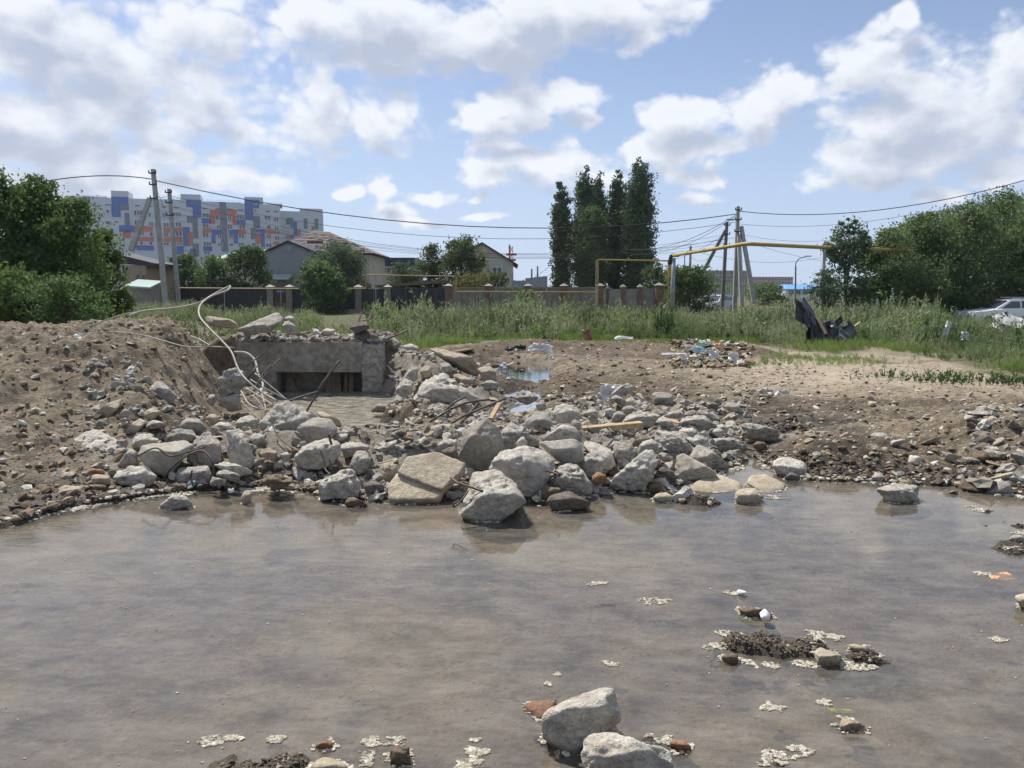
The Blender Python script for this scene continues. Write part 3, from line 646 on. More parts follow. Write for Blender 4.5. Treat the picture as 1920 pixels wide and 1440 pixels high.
rock('smooth sloping plate right of the leaning stone', 6.2, [(1264,861),(1268,851),(1277,847),(1310,864),(1343,885),(1340,895),(1293,899),(1270,887)], 'conc_s', 5, lean=.5, ridge=.6)
rock('rough ridge of concrete running down to the channel', 6.6, [(1290,856),(1297,842),(1306,832),(1326,838),(1343,851),(1367,877),(1357,887),(1330,882)], 'conc', 5, rough=1.4)
rock('broad lumpy block in the middle of the right heap', 6.8, [(1225,813),(1235,807),(1251,806),(1270,814),(1293,830),(1306,853),(1256,851),(1235,839)], 'conc', 5, rough=1.4)
rock('long low slab with a dark front beside the channel', 7.2, [(1322,843),(1330,822),(1350,819),(1386,822),(1401,835),(1401,842),(1357,847)], 'conc', 4, 'concrete_slab', 'concrete slab', lean=.5, ridge=.3)
rock('chunk behind the low dark fronted slab', 7.0, [(1292,832),(1297,820),(1306,814),(1330,824),(1328,842),(1309,839)], 'conc', 4)
rock('squared beam piece lying apart near the channel head', 7.85, [(1388,795),(1400,792),(1436,797),(1463,808),(1462,824),(1428,824),(1391,818)], 'conc', 5, lean=.25, ridge=.3, rough=1.2)
rock('wide flat slab barely out of the water', 6.05, [(1285,918),(1305,900),(1328,885),(1360,892),(1391,905),(1391,919),(1330,924)], 'conc_b', 4, 'concrete_slab', 'concrete slab', slab=(.06, .50), rough=.6)
rock('second flat slab right of the widest wet slab', 6.05, [(1400,904),(1407,890),(1436,888),(1473,906),(1470,918),(1436,924),(1409,911)], 'conc_b', 4, 'concrete_slab', 'concrete slab', slab=(.06, .4), rough=.6)
rock('low rounded stone in the water below the flat slabs', 5.65, [(1374,929),(1376,920),(1390,914),(1420,915),(1432,930),(1425,942),(1400,947),(1384,944)], 'conc_b', 4, crisp=10)
rock('pale block with a flat lit top right of the channel', 6.55, [(1446,876),(1452,862),(1467,855),(1490,859),(1510,869),(1515,882),(1499,895),(1462,887)], 'conc_w', 4, lean=.6, ridge=.55)
rock('small dark stone under the block right of the channel', 6.3, [(1468,897),(1474,888),(1483,884),(1502,893),(1499,903)], 'dark', 3)
rock('muddy knob just left of the twin low stones', 5.85, [(1212,921),(1214,908),(1226,902),(1241,903),(1246,919),(1222,926)], 'mudrock', 4, rough=1.6)
rock('brown squared stone by the muddy knob', 5.6, [(1222,934),(1230,925),(1251,922),(1264,932),(1259,944),(1238,944)], 'conc_b', 3)
rock('dark rough stone behind the muddy knob', 6.0, [(1226,895),(1232,880),(1241,873),(1267,885),(1268,902),(1243,903)], 'dark', 4, rough=1.4)
rock('wide pale chunk just above the yellow plank', 7.6, [(1168,791),(1176,777),(1188,771),(1219,771),(1238,779),(1225,797),(1198,797)], 'conc_w', 4, rough=1.3)
rock('long humped chunk at the rear right of the heap', 7.6, [(1272,797),(1276,787),(1288,781),(1320,778),(1343,797),(1320,805)], 'conc', 4, rough=1.3)
rock('chunk behind the long humped one', 8.1, [(1304,771),(1318,767),(1338,777),(1338,789),(1320,784)], 'conc', 3)
rock('cubic concrete block standing on the dirt at the back', 9.7, [(1222,739),(1226,734),(1251,735),(1263,742),(1262,757),(1225,755)], 'conc_s', 4, crisp=50, rough=.6)
rock('grey lump with a torn sack at the back of the heap', 9.9, [(1146,738),(1158,724),(1177,716),(1193,724),(1188,734),(1160,742)], 'conc', 4, rough=1.4)
rock('small knob below the torn sack lump', 9.1, [(1143,750),(1147,742),(1156,739),(1175,750),(1169,760)], 'conc', 3)
rock('squarish stone at the right rear end of the heap', 9.1, [(1359,760),(1364,753),(1388,756),(1392,769),(1372,775)], 'conc_w', 3)
rock('dark topped stone next to the squarish end stone', 9.25, [(1325,760),(1333,752),(1351,758),(1343,768)], 'dark', 3)
rock('small white stone left of the yellow plank rear', 8.0, [(1096,776),(1103,768),(1114,765),(1124,774),(1119,784)], 'conc_w', 3)
rock('stone touching the plank from behind at its middle', 7.7, [(1146,787),(1150,775),(1159,769),(1175,779),(1164,792)], 'conc', 3)
rock('stone behind the wide pale chunk near the dirt', 8.2, [(1164,766),(1172,760),(1188,760),(1196,772),(1172,776)], 'conc', 3)
rock('pale pointed stone below the middle of the plank', 6.9, [(1151,826),(1160,814),(1172,808),(1185,819),(1177,829)], 'conc_w', 3)
rock('grey pair topped stone right of the plank tip', 8.0, [(1243,779),(1255,771),(1277,768),(1286,778),(1264,787)], 'conc', 3)
rock('round grey stone near the narrow inlet', 7.5, [(1333,813),(1337,804),(1346,799),(1359,808),(1354,821)], 'conc', 3)
rock('flat pale chip near the narrow inlet', 7.8, [(1343,797),(1355,795),(1367,803),(1364,810),(1351,808)], 'conc_w', 3)
rock('stone just past the plank tip', 7.4, [(1227,792),(1238,782),(1252,785),(1267,797),(1251,800)], 'conc', 3)
rock('pale stone before the long humped chunk', 7.25, [(1270,810),(1278,802),(1291,802),(1308,811),(1293,822)], 'conc_w', 3)
# right shore
rock('large lone wedge boulder standing in the pond by the right shore', 5.65, [(1641,918),(1650,912),(1665,907),(1700,907),(1722,911),(1727,924),(1722,941),(1690,944),(1665,934)], 'conc_w', 5, lean=.5, ridge=.35, depth=.6)
rock('ball shaped stone sitting on rubble at the right', 8.7, [(1764,789),(1767,781),(1776,777),(1786,781),(1789,790),(1784,798),(1770,798)], 'conc_s', 4, 'cobble', 'cobble', crisp=5, rough=.3, lean=.1, depth=1)
rock('long grey lump under the ball shaped stone', 8.3, [(1717,807),(1719,796),(1727,790),(1762,794),(1800,804),(1790,822),(1755,819)], 'conc', 4, rough=1.3)
rock('pale flat topped rock in the right hand debris pile', 6.8, [(1822,872),(1826,858),(1840,850),(1865,850),(1882,867),(1875,882),(1840,877)], 'conc_w', 4)
rock('dark thick slab cut off by the right edge of view', 6.9, [(1880,857),(1895,848),(1930,842),(1932,884),(1885,883)], 'dark', 4)
rock('rough stone on the right pile beside the torn white scrap', 7.3, [(1882,839),(1890,825),(1912,819),(1912,838),(1895,842)], 'conc_b', 4)
rock('long thin slab in the right pile under the cable loops', 7.4, [(1787,839),(1800,832),(1845,827),(1840,847),(1810,847)], 'conc_b', 4, 'concrete_slab', 'concrete slab')
rock('flat stone lying on the right shore line', 6.1, [(1787,904),(1795,901),(1825,905),(1830,916),(1800,914)], 'conc_b', 3)
rock('peaked brown stone alone on the right flat', 8.3, [(1635,811),(1640,798),(1650,794),(1658,799),(1656,812)], 'conc_b', 3)
rock('dark brick shaped stone in the wet mud of the right flat', 7.6, [(1606,843),(1612,836),(1630,838),(1632,842),(1626,846)], 'mudrock', 3)
rock('dark clod lying where the mud meets the flat slabs', 7.2, [(1410,835),(1420,826),(1436,829),(1440,840),(1420,842)], 'mudrock', 3)
rock('large round lump of clay on the grass edge', 19.3, [(1398,672),(1403,655),(1420,649),(1446,650),(1462,660),(1461,672),(1430,682),(1405,680)], 'mudrock', 4, 'clay_lump', 'clay lump', crisp=10, rough=1.8)
rock('dark clay clod near the red sheet scrap', 19.5, [(1086,658),(1092,647),(1104,640),(1116,648),(1117,660)], 'mudrock', 3, 'clay_lump', 'clay lump', rough=1.6)
# left bank
rock('broad pale boulder with a flat brown face at the foot of the earth mound', 6.5, [(128,853),(137,825),(158,810),(178,804),(210,815),(240,836),(230,853),(187,869),(150,862)], 'conc_w', 5, lean=.7, ridge=.6)
rock('dark slab carrying the broad pale boulder', 6.4, [(125,862),(140,857),(175,869),(190,872),(175,886),(149,888)], 'dark', 4, lean=.2)
rock('wide smooth faced block left of the two wire loops', 6.15, [(258,853),(262,837),(295,828),(344,822),(363,834),(350,856),(315,891),(277,876)], 'conc_s', 5, lean=.4, rough=.8)
rock('white crusted stone behind the wide smooth block', 6.6, [(245,833),(250,820),(262,812),(286,813),(300,827),(262,840)], 'conc_w', 4)
rock('triangular stone left of the wide smooth block', 6.25, [(222,871),(232,852),(245,839),(257,848),(259,871)], 'conc', 4)
rock('grey lump directly above the wide smooth block', 6.8, [(308,824),(318,808),(335,802),(362,807),(373,821),(335,826)], 'conc', 4, rough=1.3)
rock('pitted pale stone under the wire loop', 6.25, [(350,862),(355,844),(368,824),(391,807),(410,822),(417,839),(414,859),(402,871),(359,869)], 'conc_w', 5, rough=1.3)
rock('upright oblong block with a smooth right side', 6.25, [(424,826),(425,810),(436,802),(449,803),(464,822),(478,862),(472,874),(429,868)], 'conc_w', 5, crisp=36, lean=.3)
rock('rounded grey stone halfway up behind the pitted pale one', 6.95, [(335,801),(342,788),(353,781),(373,784),(389,804),(373,815)], 'conc', 4)
rock('round brown stone on the slope below the wall stump', 7.2, [(385,783),(392,775),(402,774),(411,784),(399,798)], 'conc_b', 3, crisp=9)
rock('low dark boulder in shadow below the wire loops', 6.0, [(329,888),(335,878),(347,874),(394,872),(399,897),(350,906),(332,900)], 'conc', 4)
rock('rough long boulder at the waterline below the smooth block', 5.85, [(210,897),(220,884),(242,874),(274,872),(296,895),(280,913),(222,906)], 'conc_w', 4, rough=1.4)
rock('grey boulder standing out halfway up the earth mound', 7.9, [(274,745),(280,726),(294,714),(309,717),(332,743),(315,760),(277,754)], 'conc', 5, ridge=.3)
rock('long tongue shaped stone on the mound left of the grey boulder', 7.3, [(173,780),(185,767),(201,758),(233,743),(222,770),(190,789)], 'conc_b', 4)
rock('soil covered slab on the mound centre', 7.0, [(230,813),(245,796),(262,784),(277,790),(262,806),(245,817)], 'conc_b', 4, rough=1.3)
rock('sandy humped stone on the mound above the soil covered slab', 7.35, [(262,783),(272,770),(286,764),(305,770),(286,786)], 'conc_b', 4)
rock('thin lit flake on the mound centre', 7.1, [(271,801),(280,790),(292,787),(318,796),(286,802)], 'conc', 3)
rock('small pale block high on the mound under the dark ledge', 7.9, [(207,742),(210,730),(216,723),(233,729),(235,742)], 'conc_b', 3)
rock('little rounded stone below the long tongue stone', 7.0, [(224,781),(227,770),(235,765),(245,770),(242,780)], 'conc', 3)
rock('sandy round stone touching the broad pale boulder', 6.9, [(137,815),(143,805),(152,803),(166,810),(150,824)], 'conc_b', 3)
rock('brown stone low on the far left slope', 6.6, [(44,844),(46,832),(55,825),(70,837),(52,847)], 'conc_b', 3)
rock('squared brick like stone second from the pond in its stack', 5.85, [(169,897),(172,888),(207,890),(207,904),(172,909)], 'conc_b', 3, 'brick_piece', 'brick piece', crisp=60, rough=.6)
rock('orange brick on top of the stack at the mound foot', 5.95, [(162,888),(166,877),(195,880),(197,888)], 'brick', 3, 'brick_piece', 'brick piece', crisp=60, rough=.5)
rock('dark wet brick at the bottom of the stack', 5.75, [(170,918),(175,906),(202,910),(200,925)], 'mudrock', 3, 'brick_piece', 'brick piece', crisp=50, rough=.6)
rock('low flat stone pair at the lower left shore', 5.6, [(96,932),(108,915),(122,909),(157,912),(155,926),(102,935)], 'conc_b', 4)
rock('flat brown stone above the lower left shore', 5.9, [(108,897),(117,883),(146,886),(125,906)], 'conc_b', 4)
rock('stone cut by the left edge at the shore', 5.6, [(-8,938),(-8,902),(6,900),(13,912),(9,935)], 'conc_b', 3)
rock('low pale rock sitting alone in the water left', 5.4, [(300,949),(312,935),(329,925),(350,930),(362,944),(321,952)], 'conc_w', 4, lean=.3)
rock('split piece of wood coloured stone in the foam', 5.5, [(452,940),(455,922),(472,918),(472,937),(463,946)], 'conc_b', 3, 'stone_shard', 'stone shard')
rock('tawny stone beside the oblong block', 6.25, [(485,853),(490,842),(504,838),(521,847),(519,863),(488,855)], 'pebble', 4)
rock('small grey companion of the tawny stone', 6.15, [(525,851),(540,845),(547,861),(529,863)], 'conc', 3)
rock('thin curved flake below the oblong block', 6.0, [(400,872),(412,866),(429,865),(473,882),(465,888),(433,886)], 'conc_w', 4)
rock('dark stone under the curved flake', 5.85, [(402,890),(410,882),(425,880),(454,892),(446,903)], 'conc', 4)
rock('flat grey stone lowest under the oblong block', 5.75, [(392,907),(398,893),(425,899),(423,907)], 'conc', 3)
rock('crumbling brown block near the foam line', 5.7, [(490,901),(500,888),(548,893),(552,905),(508,917)], 'mudrock', 4, rough=1.8)
# between pond and pit
rock('largest grey boulder of the bank with bars bent over it', 6.95, [(485,805),(487,791),(505,765),(516,755),(543,752),(571,771),(596,776),(606,812),(590,836),(566,844),(525,848),(497,839)], 'conc_w', 5, rough=1.3, lean=.35)
rock('smooth rounded lobe right of the largest grey boulder', 6.6, [(555,800),(570,788),(589,780),(624,785),(636,807),(630,818),(600,833),(572,836)], 'conc_s', 5, crisp=14, rough=.8)
rock('thin plate edge lying behind the smooth lobe', 7.1, [(589,772),(603,771),(640,789),(641,801),(612,785)], 'conc_b', 3, 'concrete_slab', 'concrete slab')
rock('long block with a smooth curved underside above the dark hollow', 6.15, [(548,858),(560,840),(580,828),(617,819),(640,832),(640,853),(610,874),(560,874)], 'conc_s', 5, lean=.4)
rock('pointed rock at the near corner of the pit', 6.8, [(632,825),(636,806),(644,796),(660,806),(681,821),(676,828),(640,830)], 'conc_w', 4)
rock('flat pale rock on the pit corner below the pointed one', 6.4, [(637,842),(640,832),(660,828),(681,830),(695,840),(670,848),(646,855)], 'conc_w', 4)
rock('triangular chunk near the tan slabs left end', 6.05, [(652,888),(656,862),(667,844),(688,844),(699,860),(690,882),(665,888)], 'conc', 4)
rock('boulder with a round hollow standing at the pond edge', 5.6, [(596,911),(605,898),(621,890),(640,880),(660,878),(675,892),(673,927),(637,932),(598,932)], 'conc_w', 5, rough=1.3, pits=[(V(661,889,5.55), .045, .04)])
rock('small jagged stone in the foam right of the hollow boulder', 5.45, [(645,946),(650,934),(660,930),(690,945),(680,950)], 'mudrock', 3)
rock('small rock poking out of the flooded pit', 9.5, [(695,770),(703,760),(713,755),(727,762),(724,772)], 'conc', 3)
rock('grey block right of the slope under the wall stump', 7.4, [(440,795),(452,780),(470,777),(487,790),(480,806),(455,806)], 'conc_w', 4)
rock('small dark chunk above the tawny stone', 6.6, [(466,822),(476,810),(494,814),(500,832),(482,840)], 'conc', 3)
rock('pale chunk at the top of the oblong block', 7.0, [(398,800),(412,790),(432,792),(442,806),(420,812)], 'conc', 3)
# on top of the culvert
rock('large pale slab propped on the top of the culvert', 11.6, [(446,617),(481,599),(510,588),(525,583),(533,601),(507,617),(488,614),(470,624)], 'conc_w', 4, 'concrete_slab', 'concrete slab', lean=.5, rough=.6, crisp=60, ridge=.75)
rock('long rounded slab at the left end of the culvert top', 11.8, [(383,596),(390,592),(438,599),(447,607),(438,613),(392,607)], 'conc_b', 4, 'concrete_slab', 'concrete slab', lean=.3)
rock('rounded block right of the propped slab', 11.5, [(528,610),(534,603),(543,601),(558,613),(552,625),(536,625)], 'conc_w', 4)
rock('pale piece just behind the rounded block', 11.9, [(532,596),(540,591),(550,593),(556,602),(535,603)], 'conc_w', 3)
rock('stack of thin layered concrete over the pillar', 11.85, [(654,616),(656,607),(667,602),(692,605),(694,616),(668,622)], 'dark', 4, rough=1.3)
rock('flat pale cap stone under the layered piece', 12.0, [(604,620),(612,615),(629,617),(628,626),(606,627)], 'conc_w', 3)
rock('ragged lump clinging to the top of the pillar', 12.0, [(660,634),(664,620),(700,616),(712,628),(710,640),(680,642)], 'dark', 4, rough=1.8)
# bottom of the picture
rock('big foreground rock with a flat pale top and pitted front', 2.44, [(1013,1352),(1018,1340),(1043,1318),(1095,1298),(1138,1287),(1155,1290),(1161,1307),(1165,1349),(1113,1372),(1075,1409),(1029,1394),(1016,1377)], 'conc_w', 5, lean=.45, ridge=.3, rough=1.1, depth=.5)
rock('smooth faced foreground rock cut by the bottom edge', 2.2, [(1085,1408),(1092,1388),(1106,1374),(1135,1371),(1200,1389),(1254,1406),(1265,1434),(1262,1455),(1170,1475),(1092,1460)], 'conc_w', 5, lean=.4, ridge=.3, rough=.9, depth=.5)
rock('red brown flat shard awash beside the big foreground rock', 2.86, [(980,1322),(1000,1312),(1046,1310),(1034,1335),(1014,1350)], 'brick', 3, 'brick_piece', 'brick piece', slab=(.03, .12), rough=.5)
rock('flat tan stone lying on the right mud islet', 3.18, [(1524,1222),(1539,1212),(1560,1220),(1580,1229),(1568,1246),(1532,1242)], 'conc_b', 4, lean=.8, ridge=.6, rough=.5, name='stone', cat='stone')
rock('wet brick standing in foam at the bottom edge', 2.47, [(730,1405),(737,1398),(769,1399),(770,1428),(750,1434),(732,1432)], 'mudrock', 4, 'brick_piece', 'brick piece', crisp=50, rough=.8)
rock('rounded pale stone cut by the bottom edge left of centre', 2.42, [(580,1436),(594,1422),(618,1416),(640,1424),(657,1440),(650,1462),(585,1462)], 'conc_b', 4, crisp=10, name='stone', cat='stone')
rock('pink brick chip floating near the bottom edge', 2.58, [(591,1400),(598,1391),(622,1386),(626,1398),(610,1406)], 'brick', 3, 'brick_piece', 'brick piece')
rock('submerged brown brick right of the foreground pair', 2.72, [(1252,1392),(1262,1385),(1290,1390),(1296,1402),(1275,1408)], 'brick', 3, 'brick_piece', 'brick piece', crisp=30)
rock('brown pointed stone in the lower right water', 2.78, [(1573,1358),(1578,1346),(1600,1348),(1624,1362),(1600,1369),(1578,1368)], 'pebble', 4, name='stone', cat='stone')
rock('grey plank like stone at the top of the right mud islet', 3.65, [(1380,1142),(1384,1136),(1440,1144),(1452,1152),(1440,1156),(1400,1152)], 'mudrock', 3, name='stone', cat='stone')
rock('tan flake on the right end of the mud islet', 3.35, [(1588,1212),(1600,1205),(1640,1218),(1650,1226),(1620,1228)], 'conc_b', 3, name='stone', cat='stone')
rock('mud coated stone on the left end of the islet', 3.2, [(1350,1232),(1360,1224),(1384,1224),(1385,1240),(1370,1243)], 'mudrock', 3, name='stone', cat='stone')
rock('tilted tan slab corner at the right edge of the pond', 3.7, [(1900,1120),(1906,1112),(1940,1110),(1945,1145),(1925,1142)], 'conc_b', 3, 'concrete_slab', 'concrete slab')
rock('pale stone on the mud bar at the right edge', 4.7, [(1890,1010),(1898,1002),(1915,1002),(1922,1012),(1905,1018)], 'conc_w', 3, name='stone', cat='stone')
# ---- smaller pieces scattered through the rubble
protos = {}
def proto(kind, lvl, k, flat=.7, crisp=40, rough=.85):
    rg = random.Random(hash((lvl, k)) % 9999 + (len(kind)) * 7); pts = []
    for i in range(9):
        v = Vector((rg.gauss(0, 1), rg.gauss(0, 1), rg.gauss(0, 1))).normalized() * rg.uniform(.8, 1.1); v.z *= flat; v.x *= 1.25; pts.append(v)
    c, v, f = rock_shape(pts, lvl, rough, crisp, 500 + k * 3 + lvl); me = mesh_np('rubble_piece', v, f, True); return me
PM = [proto('rubble', 3, k, (.30, .42, .62, .78)[k % 4]) for k in range(14)]
PMM = {}
def pm_mat(k, mt):
    if (k, mt) not in PMM:
        me = PM[k].copy(); me.materials.append(M[mt]); PMM[(k, mt)] = me
    return PMM[(k, mt)]
spots = []
def band(n, x0, x1, y0, y1, smin, smax, mats, label, group, z=None, power=2.0):
    for i in range(n):
        px = random.uniform(x0, x1); py = random.uniform(y0, y1); g = G(px, py, .1)
        for _ in range(4): g = G(px, py, gz(g.x, g.y))
        h = gz(g.x, g.y)
        if h < -.05 or g.y > 25: continue
        s = smin + (smax - smin) * random.random() ** power
        if (g - Vector((0, 0, CH))).length < 1: continue
        spots.append((s, g.x, g.y, h, random.choice(mats), label, group))
cm = ['conc', 'conc', 'conc_w', 'conc_b']
G1 = ('broken concrete piece small enough to lift lying in the grey rubble heap', 'small pieces of broken concrete in the heap')
band(100, 560, 1000, 770, 925, .04, .13, cm, *G1)
band(120, 1030, 1400, 740, 900, .04, .14, cm, *G1)
band(60, 720, 940, 645, 770, .04, .12, cm + ['conc_b'], 'broken piece lying on the rubble bank right of the pillar', 'small pieces on the bank right of the pillar')
band(45, 380, 600, 760, 900, .03, .09, cm, 'broken piece wedged between boulders below the pit corner', 'small pieces between the left boulders')
band(45, 100, 420, 690, 930, .03, .075, ['conc_b', 'conc_b', 'conc', 'mudrock'], 'dusty stone embedded in the slope of the earth mound', 'dusty stones on the mound slope')
band(60, 450, 720, 618, 637, .04, .12, cm, 'broken piece lying on the top of the culvert', 'small pieces on the culvert top')
band(70, 1400, 1900, 735, 900, .025, .085, ['conc_b', 'pebble', 'conc_b', 'conc_w'], 'loose stone lying on the trodden dirt flat', 'loose stones on the dirt flat')
band(30, 1820, 1990, 790, 905, .05, .14, ['conc', 'dark', 'mudrock', 'conc_b'], 'dark broken piece in the debris pile at the right edge', 'pieces in the right debris pile')
band(26, 20, 420, 600, 640, .04, .12, ['conc_b', 'conc', 'mudrock'], 'stone on the crest of the earth mound', 'stones along the mound crest')
spots.sort(key=lambda q: -q[0] / q[2])
HERO = [(o, o['label']) for o in COL.objects if 'label' in o and o.name.split('.')[0] != 'rubble_piece']
PREP = ' in on at by of under behind above below beside before standing resting lying leaning directly that halfway touching with tilted wedged propped sloping between half left right just running cut barely high dipping carrying over near alone clinging'.split()
SHORT = {}
for o, lb in HERO:
    w = lb.split(); k = next((i for i, q in enumerate(w) if q in PREP and i > 1), len(w)); sh = ' '.join(w[:k])
    if k >= 3 and not sh.split()[0] in ('small',): SHORT.setdefault(sh, []).append(o)
SHORT = [(a, b[0]) for a, b in SHORT.items() if len(b) == 1]
used_l = set(); rest = []
COLN = {'conc': 'grey', 'conc_w': 'pale', 'conc_b': 'tan', 'mudrock': 'muddy', 'dark': 'dark', 'pebble': 'brown'}
for n_, (s, x, y, h, mt, lab, grp) in enumerate(spots):
    if n_ >= 285: rest.append((s, x, y, h, mt)); continue
    k = random.randrange(14); sc = (s * random.uniform(.8, 1.4), s * random.uniform(.8, 1.2), s * random.uniform(.6, 1.1))
    o = link('rubble_piece', pm_mat(k, mt)); o.scale = sc
    o.rotation_euler = (random.uniform(-.5, .5), random.uniform(-.5, .5), random.uniform(0, 6.28)); o.location = (x, y, h + s * .25)
    form = 'flat' if sc[2] / sc[0] < .6 else ('blocky' if sc[2] / sc[0] > .95 else 'angular')
    cands = sorted(SHORT, key=lambda q: (q[1].location - o.location).length)[:4]; L_ = None
    for (sh, q) in cands:
        d = o.location - q.location
        side = ('to the right of' if d.x > 0 else 'to the left of') if abs(d.x) > abs(d.y) * .6 else ('behind' if d.y > 0 else 'in front of')
        for szn in (('large',) if s > .085 else ('small',)):
            c_ = f'{szn} {COLN[mt]} {form} piece {side} the {sh}'
            if c_ not in used_l and len(c_.split()) <= 16: L_ = c_; break
        if L_: break
    if L_: used_l.add(L_)
    tag(o, L_ or lab, 'rubble piece', grp)
D_, F_ = ico(2)
vv, ff = [], []
for i, (s, x, y, h, mt) in enumerate(rest):
    q = D_ * (1 + .3 * RS.uniform(-1, 1, (len(D_), 1))) * np.array([1.2, .9, .6]) * s; a = random.random() * 6.28
    vv.append(q @ np.array([[math.cos(a), math.sin(a), 0], [-math.sin(a), math.cos(a), 0], [0, 0, 1]]) + np.array([x, y, h + s * .2])); ff.append(F_ + i * len(D_))
if rest: tag(link('rubble', mesh_np('rubble', np.vstack(vv), np.vstack(ff)), M['conc']), kind='stuff')
# ---- gravel, clods and chips: past counting
def chips(n, sampler, smin, smax, name, mat, label_none=None, lvl=1, power=3.0, flat=.6, sink=.2, water=False, zfix=None):
    D, Fc = ico(lvl); P = sampler(n); x, y = P[:, 0], P[:, 1]; h, dp = ground_h(x, y)
    if zfix is not None: h = h * 0 + zfix
    keep = (h > .008) if not water else np.ones(len(h), bool); x, y, h = x[keep], y[keep], h[keep]; n = len(x)
    rs = np.random.RandomState(n + 3); s = smin + (smax - smin) * rs.rand(n) ** power
    K = 8; pv = []
    for k in range(K):
        q = D * (1 + .48 * rs.uniform(-1, 1, (len(D), 1))) * np.array([1.2, .85, flat]); pv.append(q)
    pv = np.array(pv)[rs.randint(0, K, n)] * s[:, None, None]
    a = rs.rand(n) * 6.28; ca, sa = np.cos(a)[:, None], np.sin(a)[:, None]; b = rs.uniform(-.6, .6, n); cb, sb = np.cos(b)[:, None], np.sin(b)[:, None]
    X0, Y0, Z0 = pv[..., 0], pv[..., 1], pv[..., 2]; X0, Z0 = X0 * cb - Z0 * sb, X0 * sb + Z0 * cb
    vx = X0 * ca - Y0 * sa + x[:, None]; vy = X0 * sa + Y0 * ca + y[:, None]; vz = Z0 + h[:, None] + (s * sink)[:, None]
    vv = np.stack([vx, vy, vz], -1).reshape(-1, 3); ff = (Fc[None] + (np.arange(n) * len(D))[:, None, None]).reshape(-1, 3)
    o = link(name, mesh_np(name, vv, ff, False), mat); tag(o, kind='stuff'); return o
def px_sampler(x0, x1, y0, y1, z=.3):
    def f(n):
        rs = np.random.RandomState(int(x0 + y0 + n) % 9999); out = []
        A, B = G(x0, y1, 0), G(x1, y0, 0)
        ya, yb = G(960, y1, z).y, G(960, y0, z).y
        Yv = ya * (yb / ya) ** rs.rand(n); u0, u1 = (x0 - 960) / F, (x1 - 960) / F
        return np.stack([(u0 + (u1 - u0) * rs.rand(n)) * Yv * 1.02, Yv], -1)
    return f
m, t, o = new_mat('loose_clods'); p = geo(t)
r = geo(t, 'Random Per Island')
col = ramp(t, r, [(0, (.10, .072, .048)), (.35, (.20, .15, .10)), (.7, (.30, .235, .165)), (.92, (.40, .37, .31)), (1, (.55, .53, .48))])
n2 = noise_n(t, 60, 4, .6, p); pr(t, o, col, .95, n2.outputs[0], .6, .01, spec=.2); M['clod'] = m
m, t, o = new_mat('dark_wet_clods'); p = geo(t); r = geo(t, 'Random Per Island')
col = ramp(t, r, [(0, (.045, .034, .025)), (.6, (.10, .075, .055)), (.93, (.17, .135, .10)), (1, (.42, .38, .30))])
n2 = noise_n(t, 60, 4, .6, p); pr(t, o, col, .75, n2.outputs[0], .6, .01, spec=.3); M['clodw'] = m
chips(17000, px_sampler(-320, 470, 590, 940, .5), .005, .05, 'gravel', M['clod'], power=5.5)
chips(5000, px_sampler(430, 1400, 640, 935, .15), .006, .06, 'gravel', M['clod'], power=3)
chips(12000, px_sampler(1350, 2300, 690, 915, .12), .004, .04, 'gravel', M['clod'], power=5, flat=.4, sink=0)
chips(3000, px_sampler(880, 1500, 645, 745, .12), .006, .07, 'dirt', M['clod'], power=6, flat=.4, sink=-.1)
def shore_sampler(n):
    rs = np.random.RandomState(5); k = rs.randint(1, len(SHORE) - 2, n); f = rs.rand(n)[:, None]
    P = SHORE[k] * (1 - f) + SHORE[k + 1] * f; return P + np.stack([rs.normal(0, .06, n), np.abs(rs.normal(.16, .14, n))], -1)
m, t, o = new_mat('crushed_concrete'); p = geo(t); r = geo(t, 'Random Per Island')
col = ramp(t, r, [(0, (.17, .145, .11)), (.3, (.27, .25, .215)), (.7, (.38, .36, .31)), (1, (.52, .49, .44))]); n2 = noise_n(t, 70, 5, .7, p)
col = mixc(mth('MULTIPLY', mrange(n2.outputs[0], .35, .65, tree=t), .4, tree=t), col, (.2, .175, .14), tree=t); pr(t, o, col, .95, n2.outputs[0], .9, .012, spec=.2); M['crush'] = m
def rub(n, x0, x1, y0, y1, a, b_, z=.15, pw=2.2): chips(n, px_sampler(x0, x1, y0, y1, z), a, b_, 'rubble', M['crush'], lvl=2, power=pw, flat=.7)
rub(900, 1020, 1400, 745, 905, .012, .08); rub(650, 560, 1020, 780, 925, .012, .07); rub(380, 720, 945, 645, 770, .015, .08, .4); rub(460, 120, 600, 780, 925, .012, .065); chips(150, lambda n: np.stack([np.random.RandomState(8).uniform(-4.6, -2.0, n), 12.55 + 1.0 * np.random.RandomState(9).rand(n) ** 1.5], -1), .02, .10, 'rubble', M['crush'], lvl=2, power=2, flat=.7)
chips(330, lambda n: np.stack([np.random.RandomState(18).uniform(-4.3, -2.1, n), 11.87 + .65 * np.random.RandomState(19).rand(n)], -1), .015, .085, 'rubble', M['crush'], lvl=2, power=2, flat=.6, zfix=V(960, 641, WALL_Y).z)
rub(170, 40, 460, 660, 930, .01, .045, .6); rub(170, 1400, 1920, 740, 900, .01, .035); rub(260, 1800, 2250, 780, 925, .015, .09)
chips(5000, shore_sampler, .005, .04, 'dirt', M['clodw'], power=3)
def isl_sampler(n):
    rs = np.random.RandomState(6); out = []
    for (cx, cy, rx, ry, a) in ISL: out.append(np.stack([rs.normal(cx, rx * .6, n // len(ISL)), rs.normal(cy, ry * .6, n // len(ISL))], -1))
    return np.vstack(out)
chips(6500, isl_sampler, .002, .011, 'dirt', M['clodw'], power=2)
